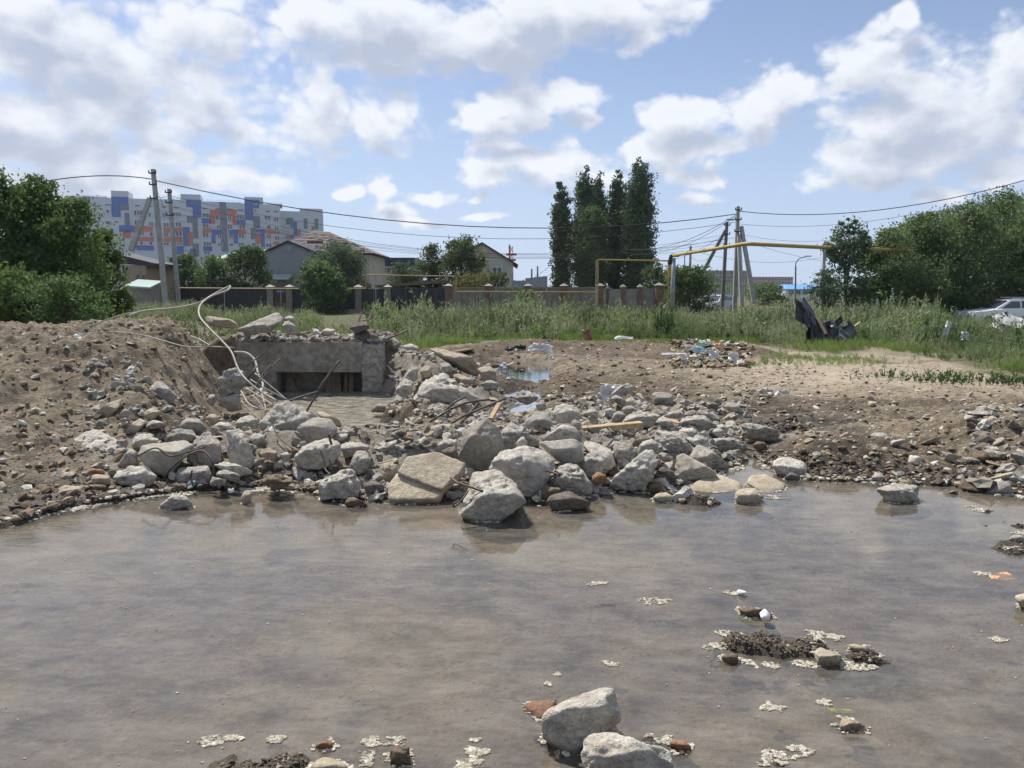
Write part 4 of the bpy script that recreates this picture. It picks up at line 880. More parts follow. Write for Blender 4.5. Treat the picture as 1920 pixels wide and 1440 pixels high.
# ------------------------------------------------------------------ culvert
M['wallc'] = concrete('old_cast_wall', (.33, .30, .25), (.21, .19, .155), (.43, .40, .34), .5, .6, .35)
wz = V(960, 641, WALL_Y).z
def wx_(px): return V(px, 690, WALL_Y).x
cw = thing('culvert_wall', (wx_(600), WALL_Y, 0), 'thick cast concrete culvert wall with a dark slot at its foot above the scummy pool', 'concrete wall')
xl, xr, xm0, xm1 = wx_(448), wx_(682), wx_(520), wx_(680); zr = V(960, 697, WALL_Y).z
b = MB(); b.box(((xl + xr) / 2, WALL_Y + .315, (wz + zr) / 2), (xr - xl, .77, wz - zr)); b.box(((xl + xm0) / 2, WALL_Y + .1, zr / 2 - .1), (xm0 - xl, .34, zr + .2 - .004)); o = b.build('upper_wall', M['wallc'], cw)
b = MB(); b.box(((xl + xr) / 2, WALL_Y + .42, .16), (xr - xl - .01, .1, .60)); b.build('recess_back', M['wallc'], cw)
for (px, w, ln) in ((536,.07,0),(547,.06,.08),(556,.035,.16),(612,.08,0),(622,.07,0),(632,.08,.02),(643,.05,-.03),(655,.07,0)):
    x = wx_(px); b = MB(); b.bar((x, WALL_Y + .08, -.08), (x - ln, WALL_Y + .14, zr - .02), w, .03, Vector((0, 1, 0))); b.build('plank', M['woodd'], cw)
# pillar: rough broken column of concrete
pts = [V(682, 644, WALL_Y), V(715, 644, WALL_Y), V(719, 735, WALL_Y), V(680, 737, WALL_Y)]
wp = []
for q in pts: wp += [q + Vector((0, -.1, -.02)), q + Vector((0, .35, 0))]
c, v, f = rock_shape(wp, 5, 2.2, 40, 4321); lo = np.array([c[0], c[1], v[:, 2].min()])
pl_ = link('broken_pillar', mesh_np('broken_pillar', v - lo, f, True), M['conc'], cw); pl_.location = Vector(lo) - cw.location
tag(pl_, 'ragged pillar of rough concrete at the right end')
# wall stump left of the pit
rock('upright wall stump with a rough head at the right edge of the earth mound', 8.6, [(408,737),(409,710),(418,694),(432,688),(455,691),(464,716),(452,732),(440,748),(424,748)], 'conc_w', 5, 'wall_stump', 'wall stump', rough=1.5, lean=.2)
rock('smooth slab under the wall stump', 8.5, [(404,748),(425,745),(452,735),(456,764),(430,770)], 'conc_s', 4, 'concrete_slab', 'concrete slab', lean=.1)
rock('small stone at the foot of the wall stump', 8.2, [(386,752),(392,740),(404,738),(408,752),(396,760)], 'conc', 3)
# ------------------------------------------------------------------ bars, cables, planks
def pxs(pts, Y0=None):
    out = []
    for p in pts: out.append(V(p[0], p[1], p[2] if len(p) > 2 else Y0))
    return out
def rod(name, label, cat, pts, r, mat, Y=None, n=6, k=6, smooth=True, group=None):
    P = pxs(pts, Y); P = catmull(P, k) if len(P) > 2 else P
    b = MB(); b.tube(P, r, n); o = b.build(name, mat, smooth=smooth); return tag(o, label, cat, group)
cab = M['cable']
rod('cable', 'thick white cable looping highest above the mound and dropping along the pit edge', 'cable', [(240,592,9.6),(270,583,9.8),(330,577,9.9),(372,568,10),(400,552,10.1),(425,539,10.2),(432,537,10.2),(425,545,10.1),(395,556,9.9),(376,572,9.6),(374,592,9.3),(392,615,9.0),(415,638,8.8),(434,660,8.6),(446,690,8.4),(462,712,8.2),(490,735,8.1),(520,752,8)], .012, cab)
rod('cable', 'white cable rising along the mound crest from the left', 'cable', [(168,612,9.6),(205,598,9.7),(240,588,9.8),(262,588,9.9)], .011, cab)
rod('cable', 'long thin pale cable lying across the upper mound', 'cable', [(160,625,9.4),(215,623,9.3),(265,628,9.2),(310,640,9.0),(350,650,8.9),(400,650,8.8),(440,652,8.7)], .008, cab)
rod('cable', 'short pale cable arching on the upper mound', 'cable', [(358,630,9.0),(375,637,8.9),(395,649,8.8)], .009, cab)
rod('cable', 'small white loop of cable on the mound crest', 'cable', [(254,637,9.1),(248,632,9.1),(250,626,9.1),(256,628,9.1)], .012, cab)
rod('cable', 'pale cable bowing out over the pit before the wall', 'cable', [(440,660,9.2),(462,662,9.1),(478,676,9.0),(484,700,8.8),(493,720,8.6),(488,735,8.4),(470,745,8.2)], .014, M['cable'])
for i, (p, mt) in enumerate([([(455,730,8.3),(480,748,8.0),(500,775,7.8)],'cabled'),([(462,728,8.3),(500,752,8.1),(515,762,8.0)],'cable'),([(456,745,8.2),(490,765,8),(512,758,8)],'cabled'),
    ([(470,712,8.5),(500,730,8.4),(540,750,8.4)],'cable'),([(478,700,8.7),(505,722,8.6),(536,748,8.5)],'cable'),([(452,752,8.1),(475,775,7.9),(492,790,7.7)],'cabled'),([(488,728,8.4),(497,760,8.0),(499,775,7.9)],'cable'),([(452,733,8.3),(470,760,8.0),(505,770,7.9)],'cable')]):
    rod('cable', ['lowest grey hose of the tangle beside the wall stump','pale hose crossing the tangle at the stump foot','brown hose curling back under the tangle','pale hose reaching down to the pit water','upper pale hose slanting to the pit water','short brown hose end below the tangle','pale hose hanging straight down in the tangle','pale hose bent at the middle of the tangle'][i], 'hose', p, .008, M[mt], group='hoses tangled beside the wall stump')
ST = M['steel']
rods = [('long straight bar pointing up out of the largest grey boulder', [(575,771,7.0),(590,745,7.05),(604,720,7.1),(637,676,7.2)], .010),
 ('grey bar leaning from the boulder toward the pit', [(498,776,7.3),(545,751,7.6),(598,734,7.9)], .012),
 ('thin bar slanting up before the culvert wall', [(470,745,8.3),(495,705,8.5),(525,672,8.7)], .007),
 ('thin bar crossing the leaning one before the wall', [(472,738,8.3),(490,705,8.5),(508,684,8.6)], .007),
 ('short dark bar nearest to the left end of the wall', [(461,687,8.8),(487,667,8.9)], .009),
 ('dark bar crossing the pale bowed cable', [(462,713,8.7),(482,686,8.8)], .009),
 ('bent bar stub rising from the pit corner', [(697,821,7.6),(706,810,7.6),(713,797,7.6)], .010),
 ('straight bar stub beside the bent one at the pit corner', [(719,824,7.6),(722,810,7.6),(726,797,7.6)], .010),
 ('flat bar standing upright in the earth mound', [(352,728,8.0),(356,706,8.0),(359,686,8.0)], .012),
 ('second upright bar at the edge of the mound near the stump', [(402,736,8.3),(398,712,8.3),(396,690,8.3)], .012),
 ('short bar stub standing on the long curved block', [(622,834,6.1),(619,825,6.1),(617,814,6.1)], .010),
 ('wire loop hanging over the front of the wide smooth block', [(305,908,6.0),(315,885,5.95),(345,858,5.95),(375,845,6.0),(392,855,5.95),(400,880,5.9),(388,912,5.9)], .008),
 ('thin wire crossing the smooth block above the loop', [(258,855,6.0),(292,840,6.0),(318,855,6.0),(350,848,6.0),(385,838,6.1)], .007),
 ('small hooked wire in the dark hollow under the wire loop', [(362,910,5.85),(358,895,5.85),(360,882,5.85)], .007),
 ('thin wire trailing over the largest grey boulder', [(508,778,6.8),(512,800,6.7),(525,822,6.6),(545,838,6.5),(572,852,6.3)], .006),
 ('curled wire hanging from the long curved block', [(600,842,6.0),(608,865,5.95),(610,880,5.9),(620,890,5.8)], .006),
 ('small ring of wire near the round hollow', [(618,862,5.9),(622,873,5.9),(633,873,5.9),(634,864,5.9)], .006),
 ('bar stub sticking out of the foremost pale chunk', [(845,895,5.3),(858,905,5.2),(880,912,5.15),(905,921,5.08)], .009),
 ('wire hook at the water beside the foremost chunk', [(878,920,5.1),(868,935,5.05),(852,950,5.0),(851,944,5.0),(862,938,5.0)], .007),
 ('bent bar hooking over the pitted block', [(1024,882,5.6),(1040,887,5.55),(1050,892,5.5),(1046,886,5.5)], .008),
 ('longest bent bar over the rear of the heap', [(806,791,7.6),(830,775,7.6),(852,755,7.6),(872,745,7.7)], .012),
 ('dark bar lying flat over the rear of the heap', [(815,785,7.5),(850,765,7.6),(880,754,7.7),(918,749,7.8)], .012),
 ('lower bar slanting over the heap behind the smooth plate', [(840,797,7.2),(870,780,7.3),(905,765,7.5),(948,747,7.8)], .013),
 ('short bar crossing the lower slanting bar', [(864,794,7.3),(880,775,7.4),(895,758,7.5)], .012),
 ('short rod stuck in the side of the huge boulder', [(783,740,9.2),(800,748,9.15)], .011),
 ('small hooked wire before the huge boulder', [(792,768,9.0),(802,768,9),(808,757,9),(805,757,9)], .007),
 ('thin twig like rod over the pillar bank pointing right', [(712,642,12.4),(735,632,12.2),(765,619,12.2)], .014)]
for lab, p, r in rods: rod('rebar', lab, 'rebar' if 'wire' not in lab else 'wire', p, r, ST if 'flat bar' not in lab and 'second upright' not in lab else M['cabled'])
rt = [([(1733,822,7.6),(1760,800,7.7),(1790,812,7.7),(1815,826,7.6),(1770,828,7.5)],'brown wire loop lying widest on the right debris pile',.009),([(1765,828,7.5),(1800,810,7.6),(1835,802,7.7),(1848,797,7.7),(1840,825,7.5),(1822,830,7.5)],'thick hose curling over the right debris pile',.016),
      ([(1803,796,7.9),(1812,812,7.8),(1830,815,7.8),(1846,800,7.9),(1880,795,8.0),(1900,794,8)],'tan rope running to the right edge',.011),([(1830,853,7.0),(1850,840,7.1),(1853,850,7.0),(1840,865,6.9)],'pale strap at the white scrap',.009)]
for p, lab, r in rt: rod('cable', lab, 'cable', p, r, M['cabled'])
def plank(label, p, q, w, h, mat='wood', name='plank', cat='plank'):
    b = MB(); b.bar(p, q, w, h); o = b.build(name, M[mat], bevel=.003); return tag(o, label, cat)
plank('thick yellow timber plank lying level across the rubble heap', V(1091,806,6.95), V(1203,796,7.05), .10, .055)
plank('short pale stick standing in front of the bent bars', V(868,788,7.3), V(860,765,7.4), .03, .02)
plank('brown stick leaning among the bent bars', V(920,786,7.4), V(937,756,7.6), .05, .03)
plank('long thin lath on the wet mud behind the heap', V(1104,718,12.1), V(1290,733,11.2), .06, .02)
plank('short lath pointing at the torn sack', V(1092,739,10.8), V(1134,731,10.9), .06, .02)
plank('yellow stake tip among stones right of the plank', V(1240,783,7.7), V(1275,794,7.4), .05, .02, 'wood')
plank('orange brown board lying on the sandy flat', V(1500,697,14.6), V(1552,704,14.2), .12, .03, 'wood')
plank('broken pale board end on the puddle shore', V(1158,697,14.5), V(1182,704,14.3), .06, .02)
plank('dark plank lying at the far end of the mud', V(838,662,17.5), V(882,655,18.5), .2, .04, 'woodd')
plank('small wooden chip in the puddle', V(953,685,15.3), V(964,679,15.6), .05, .02)
plank('light twig lying across the clay by the flake', V(708,869,5.9), V(738,863,6.0), .015, .01)
for i, (a, c_) in enumerate([((672,604,12),(678,586,12.1)),((680,602,12),(702,593,12.1)),((690,602,12),(697,587,12.1))]):
    plank(['thin upright lath on top of the pillar','slanting stick on top of the pillar','crossed stick on top of the pillar'][i], V(*a), V(*c_), .03, .02, 'woodd')
plank('rusty rod like branch on the clay lump', V(1475,675,18.5), V(1513,658,18.8), .05, .04, 'woodd')
# crumpled scraps: folded sheets with thickness
def scrap(label, px, py, Y, w, h, mat, name='scrap', cat='scrap', tilt=.3, seed=0, crease=.35, th=.004, nx_=9, ny_=7, rot=0):
    if 'leaning in the grass' in label: w, rot = .16, .3
    rg = np.random.RandomState(seed + int(px)); b = MB(); g = []
    c = V(px, py, Y)
    for j in range(ny_):
        for i in range(nx_):
            u = i / (nx_ - 1) - .5; v = j / (ny_ - 1) - .5
            n = float(vnoise(np.array([u * 3.1 + seed]), np.array([v * 3.1 + px * .1]), s=seed)[0]); n2 = abs(float(vnoise(np.array([u * 6 + seed + 5]), np.array([v * 6.]), s=seed + 3)[0]))
            edge = 1 - .25 * abs(n)
            p = Vector((u * w * edge + n2 * .1 * w, (n * crease + n2 * crease * .5) * min(w, h), v * h * (1 - .3 * n2)))
            p = Matrix.Rotation(-math.pi / 2 + tilt, 3, 'X') @ p; p = Matrix.Rotation(rot, 3, 'Y') @ p if tilt > 1 else Matrix.Rotation(rot, 3, 'Z') @ p
            g.append(c + p)
    vs = g; fs = [(j * nx_ + i, j * nx_ + i + 1, (j + 1) * nx_ + i + 1, (j + 1) * nx_ + i) for j in range(ny_ - 1) for i in range(nx_ - 1)]
    b.add(vs, fs); o = b.build(name, M[mat]); md = o.modifiers.new('thickness', 'SOLIDIFY'); md.thickness = th
    return tag(o, label, cat)
SC = [('white curved scrap standing in the puddle', 938,687,15.2,.30,.18,'white',1.0),('torn white sack over a lump behind the heap',1143,735,10.0,.28,.22,'white',.9),
 ('white crumpled bag on the dirt beside the grey stone',1460,740,10.6,.34,.2,'white',.6),('grey stone coloured bag end on the dirt',1437,735,10.7,.24,.2,'conc_w',.6),
 ('pale blue paper lying on the wet mud of the right flat',1604,858,7.35,.10,.08,'blue',.35),('folded pale scrap under the thick hose',1862,818,7.4,.22,.22,'white',1.0),
 ('red brown sheet standing where the weeds begin',1100,628,21.5,.28,.35,'brick',1.4),('white scrap lying before the weeds',1168,633,21.5,.55,.2,'white',.5),
 ('small grey green cup like scrap on the dirt',1817,770,9.6,.12,.12,'green',1.0),
 ('dark and blue rags in the far mud bank',967,653,18,.5,.2,'dgreen',.8),('white rag heap in the far mud bank',1010,652,18,.6,.25,'white',.7),('bright white chip on the far mud',1031,670,16.8,.2,.14,'white',.9),
 ('white fragment in the foam at left',432,919,5.6,.05,.04,'plaster',1.0),('blue cup fragment in the dark hollow',358,905,5.9,.06,.05,'blue',1.0),
 ('white bag wisp at the mound crest',152,630,9.2,.22,.10,'white',.8),('white chip low on the left slope',6,715,7.8,.10,.04,'white',.3),
 ('white sheet leaning in the grass at right',1775,620,20,.22,.55,'white',1.5),('white plastic bits beside the leaning sheet',1808,630,19.5,.25,.25,'white',1.2)]
for i, (lab, px, py, Y_, w, h, mt, ti) in enumerate(SC): scrap(lab, px, py, Y_, w, h, mt, seed=i + 3, tilt=ti)
# rubbish heap
RB = [(1318,655,.25,.14,'blue','light blue board tilted on the rubbish heap',1.0),(1345,664,.2,.22,'white','white triangular board at the right of the rubbish heap',1.4),(1290,675,.12,.28,'white','white shard standing at the front of the rubbish heap',1.4),
 (1320,686,.28,.12,'blue','pale blue sheet at the foot of the rubbish heap',.6),(1285,660,.3,.12,'conc_b','tan board on the rubbish heap',.7),(1305,650,.3,.15,'conc_w','pale board at the top of the rubbish heap',.8),(1270,663,.5,.08,'white','long pale tube on the left of the rubbish heap',.4),
 (1325,645,.22,.10,'green','green scrap at the top of the rubbish heap',.8),(1300,686,.4,.14,'conc_b','broad tan board at the front of the rubbish heap',.5),(1355,647,.2,.12,'orange','small orange brown scrap behind the rubbish heap',1.0),(1285,690,.24,.08,'white','white curved strip at the left foot of the rubbish heap',.6),
 (1382,671,.22,.25,'white','large white corner piece at the right end of the rubbish heap',1.2),(1337,680,.25,.1,'mudrock','brown scrap in the middle of the rubbish heap',.8)]
for i, (px, py, w, h, mt, lab, ti) in enumerate(RB): scrap(lab, px - 8, py, G(px, 688, .15).y + (688 - py) * .018, w, h, mt, name='rubbish_scrap', cat='scrap', seed=i + 40, tilt=ti, crease=.2, th=.012)
chips(420, px_sampler(1255, 1400, 648, 694, .15), .02, .11, 'debris', M['clod'], lvl=2, power=1.6, flat=.5, sink=.6)
chips(160, px_sampler(1270, 1385, 650, 688, .15), .02, .07, 'debris', M['crush'], lvl=2, power=1.4, flat=.3, sink=2.0)
# plastic floating bits, leaves
scrap('orange printed wrapper floating in the pond at right', 1872, 1080, G(1872,1080).y, .16, .10, 'orange', 'wrapper', 'wrapper', .12, 61, .08)
scrap('yellow green leaf floating at the lower right', 1575, 1333, G(1575,1333).y, .10, .03, 'leafy' if 'leafy' in M else 'green', 'leaf', 'leaf', .1, 62, .05)
def ball(label, px, py, r, mat, name, cat, z=.01, flat=.8, seed=0):
    g = G(px, py, r * .5); wp = []
    rg = random.Random(seed)
    for i in range(14): v = Vector((rg.gauss(0,1), rg.gauss(0,1), rg.gauss(0,1))).normalized() * r; v.z *= flat; wp.append(Vector((g.x, g.y, z + r * .3)) + v)
    c, v, f = rock_shape(wp, 3, 1.2, 10, 900 + seed); lo = np.array([c[0], c[1], v[:, 2].min()])
    o = link(name, mesh_np(name, v - lo, f, True), M[mat], None, Vector(lo)); return tag(o, label, cat)
ball('white foam lump at the top of the mud islet', 1431, 1162, .042, 'plaster', 'foam_lump', 'foam lump', seed=1, z=.03)
ball('small white foam lump floating above the islet', 1391, 1111, .028, 'plaster', 'foam_lump', 'foam lump', seed=2)
# foam scum: crusty cream patches and rims
def foam_pts(name, P, smin=.004, smax=.016, z=.002, kind='stuff', label=None, cat=None, flat=.45):
    D, Fc = ico(1); n = len(P); rs = np.random.RandomState(n); s = smin + (smax - smin) * rs.rand(n) ** 2
    q = D[None] * (1 + .35 * rs.uniform(-1, 1, (n, len(D), 1))) * s[:, None, None] * np.array([1.3, 1.0, flat * 1.5])
    zz = np.maximum(ground_h(P[:, 0], P[:, 1])[0], 0) if n > 60 else np.zeros(n)
    v = q + np.stack([P[:, 0], P[:, 1], zz + z], -1)[:, None]
    c = v.reshape(-1, 3); lo = np.array([c[:, 0].mean(), c[:, 1].mean(), 0]) if kind != 'stuff' else np.zeros(3)
    o = link(name, mesh_np(name, c - lo, (Fc[None] + (np.arange(n) * len(D))[:, None, None]).reshape(-1, 3)), M['foam'], None, Vector(lo))
    return tag(o, label, cat, None, kind) if kind == 'stuff' else tag(o, label, cat)
rs = np.random.RandomState(4); acc = []
for i in range(1, len(SHORE) - 2):          # crust along the shore, heavier in places
    a, b2 = SHORE[i], SHORE[i + 1]; ln = np.linalg.norm(b2 - a); pxm = 960 + F * (a[0] + b2[0]) / (a[1] + b2[1])
    dens = 520 if 350 < pxm < 640 else (260 if pxm < 350 or pxm > 1740 else 120); wd = .055 if 350 < pxm < 640 else .035
    n = int(ln * dens); f = rs.rand(n)[:, None]; mk = vnoise((a + (b2 - a) * f)[:, 0] * 2.5, (a + (b2 - a) * f)[:, 1] * 2.5, s=3) > -.25
    p = a + (b2 - a) * f + np.stack([rs.normal(0, .03, n), rs.normal(-.012, wd, n)], -1); acc.append(p[mk])
acc = np.vstack(acc); 
foam_pts('foam', acc, .006, .022)
acc = []                                     # rims round stones standing in the water
for o in list(COL.objects):
    if o.type != 'MESH' or 'label' not in o or o.name.split('.')[0] not in ('concrete_chunk', 'concrete_slab', 'stone', 'brick_piece', 'stone_shard'): continue
    v = np.empty(len(o.data.vertices) * 3, np.float32); o.data.vertices.foreach_get('co', v); v = v.reshape(-1, 3) + np.array(o.location)
    w = v[np.abs(v[:, 2] - .004) < .012][:, :2]
    if len(w) < 6 or (w[:, 1].min() > 8.5): continue
    dp = sdist(POND, w[:, 0], w[:, 1]); w = w[dp < .02]
    if len(w) < 6: continue
    c = w.mean(0); a = np.arctan2(w[:, 1] - c[1], w[:, 0] - c[0]); r = np.hypot(w[:, 0] - c[0], w[:, 1] - c[1])
    bins = ((a + math.pi) / (2 * math.pi) * 24).astype(int) % 24; rad = np.array([r[bins == k].max() if (bins == k).any() else np.nan for k in range(24)])
    okb = np.where(~np.isnan(rad))[0]; rad = np.interp(np.arange(24), okb, rad[okb], period=24)
    n = int(2 * math.pi * rad.mean() * 200); th = rs.rand(n) * 2 * math.pi - math.pi; rr = np.interp((th + math.pi) / (2 * math.pi) * 24, np.arange(24) + .5, rad, period=24)
    k = vnoise(th * 1.7 + c[0], th * 0 + c[1] * 3, s=9) > -.2; th, rr = th[k], rr[k]; rr = rr + np.abs(rs.normal(.006, .008, len(rr)))
    acc.append(np.stack([c[0] + rr * np.cos(th), c[1] + rr * np.sin(th)], -1))
foam_pts('foam', np.vstack(acc), .003, .011)
CL = [(1122,1093,.06,'ragged cream foam clump left of the round one'),(1232,1126,.075,'round cream foam clump alone in mid pond'),(1375,1112,.04,'foam tail of the small white lump'),(1400,1148,.05,'foam under the grey plank like stone'),
 (1340,1212,.05,'foam at the left tip of the mud islet'),(1370,1190,.06,'foam at the upper left of the mud islet'),(1390,1240,.05,'foam at the lower left of the mud islet'),(1440,1250,.05,'foam below the middle of the mud islet'),(1540,1190,.07,'foam above the tan stone of the islet'),(1565,1195,.05,'foam right above the tan stone of the islet'),
 (1600,1250,.07,'foam at the lower right of the mud islet'),(1512,1248,.05,'foam left below the tan stone of the islet'),(1450,1325,.055,'foam patch in the shallow water below the islet'),(1545,1318,.03,'foam fleck by the floating leaf'),(1460,1420,.07,'large foam patch at the bottom edge right'),(1500,1412,.05,'foam patch right beside the large bottom one'),
 (400,1393,.05,'foam patch left of the bottom mud heap'),(440,1385,.035,'foam patch above the bottom mud heap'),(515,1388,.03,'foam patch on the right shoulder of the bottom mud heap'),(700,1392,.04,'bright foam patch left of the wet brick'),(735,1390,.04,'foam patch above the wet brick'),(690,1425,.055,'foam patch lower left of the wet brick'),
 (890,1388,.02,'small foam fleck left of the foreground rock'),(893,1410,.045,'foam clump left of the foreground rock'),(880,1435,.05,'foam clump at the bottom edge left of the foreground rocks'),(1035,1283,.03,'foam fleck above the big foreground rock'),(1053,1266,.025,'tiny foam fleck highest above the foreground rock'),(1145,1245,.03,'foam line in the water above the foreground rock'),
 (1235,1385,.05,'foam on the mud right of the foreground rock'),(1872,1200,.035,'small foam star far right in the pond'),(1845,1076,.05,'grey foam beside the orange wrapper'),(1920,1000,.08,'foam on the mud bar at the right edge'),(1915,1035,.08,'foam on the lower mud bar at the right edge'),(1335,938,.05,'foam on the sunken clod below the flat slabs'),(1455,932,.09,'foam strip right of the low rounded stone'),(1830,955,.10,'foam on the thin bar off the right shore'),(640,1440,.03,'foam by the rounded pale stone')]
for (px, py, r, lab) in CL:
    g = G(px, py, 0); n = int(60 + r * 3400); r = r * .85; a = rs.rand(n) * 6.28; rr = np.sqrt(rs.rand(n)) * r * (1 + .6 * vnoise(np.cos(a) * 1.5 + px, np.sin(a) * 1.5, s=2)); P = np.stack([g.x + rr * np.cos(a) * 1.15, g.y + rr * np.sin(a) * .75], -1); P = P[vnoise(P[:, 0] * 28, P[:, 1] * 28, s=4) > -.2]
    foam_pts('foam_patch', P, .002, .008, kind='thing', label=lab, cat='foam')
fl = np.stack([rs.uniform(-3, 3, 500), rs.uniform(2.1, 5.2, 500)], -1); foam_pts('foam', fl, .0012, .005)
# ------------------------------------------------------------------ road, buildings, walls
def flat_mat(n, c, **k): M[n] = simple(n, c, **k); return M[n]
flat_mat('asphalt', (.16, .155, .15), var=.1, scale=3); flat_mat('fac_white', (.50, .535, .585), var=.04, scale=.2, rough=.6); flat_mat('fac_blue', (.07, .145, .40), var=.05, scale=.3, rough=.6)
flat_mat('fac_grey', (.16, .18, .235), var=.05, scale=.3, rough=.6); flat_mat('fac_orange', (.52, .17, .11), var=.05, scale=.3); flat_mat('fac_green', (.09, .22, .16), var=.05, scale=.3)
flat_mat('glass_dark', (.05, .06, .08), var=.2, scale=.4, rough=.15, spec=.8); flat_mat('pvc', (.75, .76, .78), var=.03)
flat_mat('siding', (.30, .31, .32), var=.06, scale=1); flat_mat('siding_b', (.50, .46, .38), var=.06, scale=1); flat_mat('tile_brown', (.17, .135, .128), var=.05, scale=2, rough=.8); flat_mat('roof_mint', (.33, .41, .385), var=.06, scale=.5, rough=.85)
flat_mat('navy', (.035, .045, .09), var=.1, rough=.5); flat_mat('sheet_dark', (.028, .03, .036), var=.2, scale=2, rough=.5); flat_mat('gate_brown', (.09, .05, .04), var=.1); flat_mat('block', (.24, .215, .19), var=.15, scale=3)
flat_mat('block_l', (.28, .26, .235), var=.15, scale=3); flat_mat('brickp', (.20, .13, .10), var=.2, scale=6); flat_mat('yellow', (.40, .28, .07), var=.12, scale=5, rough=.5); flat_mat('galv', (.30, .33, .36), var=.12, scale=3, rough=.5)
flat_mat('polec', (.36, .355, .34), var=.15, scale=3); flat_mat('polew', (.17, .165, .16), var=.15, scale=3); flat_mat('pink', (.42, .30, .29), var=.08, scale=.3); flat_mat('bluer', (.14, .32, .66), var=.05, scale=.5, rough=.4)
flat_mat('carw', (.75, .76, .77), var=.02, scale=.5, rough=.25, spec=.6); flat_mat('cars', (.40, .43, .47), var=.02, rough=.25, spec=.6); flat_mat('rubber', (.02, .02, .02), var=.1); flat_mat('red', (.45, .06, .05), var=.1); flat_mat('earthwall', (.32, .25, .18), var=.1)
flat_mat('signb', (.07, .09, .25), var=.02)
b = MB(); b.add([(-70, 45.5, .07), (60, 45.5, .07), (60, 51, .07), (-70, 51, .07)], [(0, 1, 2, 3)]); tag(b.build('road', M['asphalt'], loc=(0, 45, 0)), kind='structure')
def zpy(py, Y): return V(960, py, Y).z
class Pl:          # vertical plane through two ground points; pixels -> points on it
    def __init__(s, pa, ya, pb, yb):
        A, B = V(pa, 548, ya), V(pb, 548, yb); s.A = A; d = B - A; d.z = 0; s.d = d.normalized(); s.n = Vector((s.d.y, -s.d.x, 0)); 
        if s.n.y > 0: s.n = -s.n
    def at(s, px, py, off=0):
        r = ray(px, py); o = Vector((0, 0, CH)); t = (s.A + s.n * off - o).dot(s.n) / r.dot(s.n); return o + r * t
    def quad(s, x0, y0, x1, y1, off, th, b=None):
        """upright box from a pixel rectangle; edges vertical, top and bottom level"""
        p0, p1 = s.at(x0, (y0 + y1) / 2, off), s.at(x1, (y0 + y1) / 2, off); xm = (x0 + x1) / 2; zt, zb = s.at(xm, y0, off).z, s.at(xm, y1, off).z
        b = b or MB(); f = s.n * 0; k = -s.n * th
        vs = []
        for z in (zb, zt):
            for q in (Vector((0, 0, 0)), k):
                for p in (p0, p1): vs.append(Vector((p.x + q.x, p.y + q.y, z)))
        return b.hexa(vs)
def zc(x, y): return 140 + x / 3.84, 300 + y / 3.84
FA = Pl(200, 222, 600, 240)
c0 = FA.at(400, 548); ap = thing('apartment_building', (c0.x, c0.y, 0), 'long white nine storey apartment block with blue grey and orange patches', 'apartment building')
def body(pl, x0, x1, y0, y1, depth, mat, name, par, off=0):
    p0, p1 = pl.at(x0, 500, off), pl.at(x1, 500, off); t0, t1 = pl.at(x0, y0, off).z, pl.at(x1, y1, off).z; k = -pl.n * depth; b = MB()
    b.hexa([Vector((p0.x, p0.y, 0)), Vector((p1.x, p1.y, 0)), Vector((p0.x + k.x, p0.y + k.y, 0)), Vector((p1.x + k.x, p1.y + k.y, 0)),
            Vector((p0.x, p0.y, t0)), Vector((p1.x, p1.y, t0)), Vector((p0.x + k.x, p0.y + k.y, t0)), Vector((p1.x + k.x, p1.y + k.y, t0))])
    return b.build(name, mat, par)
X = lambda x: 140 + x / 3.84
Yz = lambda y: 300 + y / 3.84
# the block steps down to the right in bays
edges = [(-20,262,257),(262,545,272),(545,762,279),(762,905,286),(905,1222,297),(1222,1495,313)]
for (a, c_, yt) in edges: body(FA, X(a), X(c_), Yz(yt), Yz(yt), 14, M['fac_white'], 'wall', ap)
FB = Pl(500, 246, 610, 252)
body(FB, X(1490), X(1800), Yz(366), Yz(366), 14, M['fac_white'], 'wall', ap)
for (a, c_, y0_, y1_) in ((262,385,222,268),(762,905,247,290),(1222,1355,267,305),(1620,1785,350,366),(1430,1495,316,322)):
    pl2 = FB if a > 1500 else FA; b = pl2.quad(X(a), Yz(y0_), X(c_), Yz(y1_ + 6), -.02, 8); b.build('roof_hut', M['fac_white'], ap)
pan = {'fac_blue': [(265,265,385,320),(265,320,330,410),(60,262,110,290),(320,470,430,520),(445,615,570,650),(735,620,785,680),(780,482,830,620),(803,285,910,340),(850,340,910,412),(830,640,880,700),(915,420,980,457),(985,500,1060,540),(985,540,1015,600),(1110,500,1175,540),(1145,540,1175,600),(925,622,990,655),(1168,425,1230,465),(1224,285,1328,345),(1226,345,1286,430),(1300,498,1368,522),(1342,522,1368,625),(1275,600,1300,625)],
 'fac_grey': [(330,320,388,362),(360,380,395,470),(808,402,885,450),(850,450,888,565),(850,600,895,692),(1050,302,1097,660),(1285,405,1335,490),(1268,490,1300,570)],
 'fac_orange': [(345,505,405,562),(430,475,560,515),(445,555,570,585),(640,487,775,522),(640,552,775,590),(815,520,850,615),(975,358,1045,402),(975,402,1010,460),(1097,358,1165,402),(1135,402,1165,465),(920,490,985,522),(1170,498,1235,532),(1300,528,1340,605),(1368,504,1475,532),(1430,588,1475,612)]}
for mt, L_ in pan.items():
    for (x0, y0_, x1, y1_) in L_: FA.quad(X(x0), Yz(y0_), X(x1), Yz(y1_), .12, .16).build('panel', M[mt], ap)
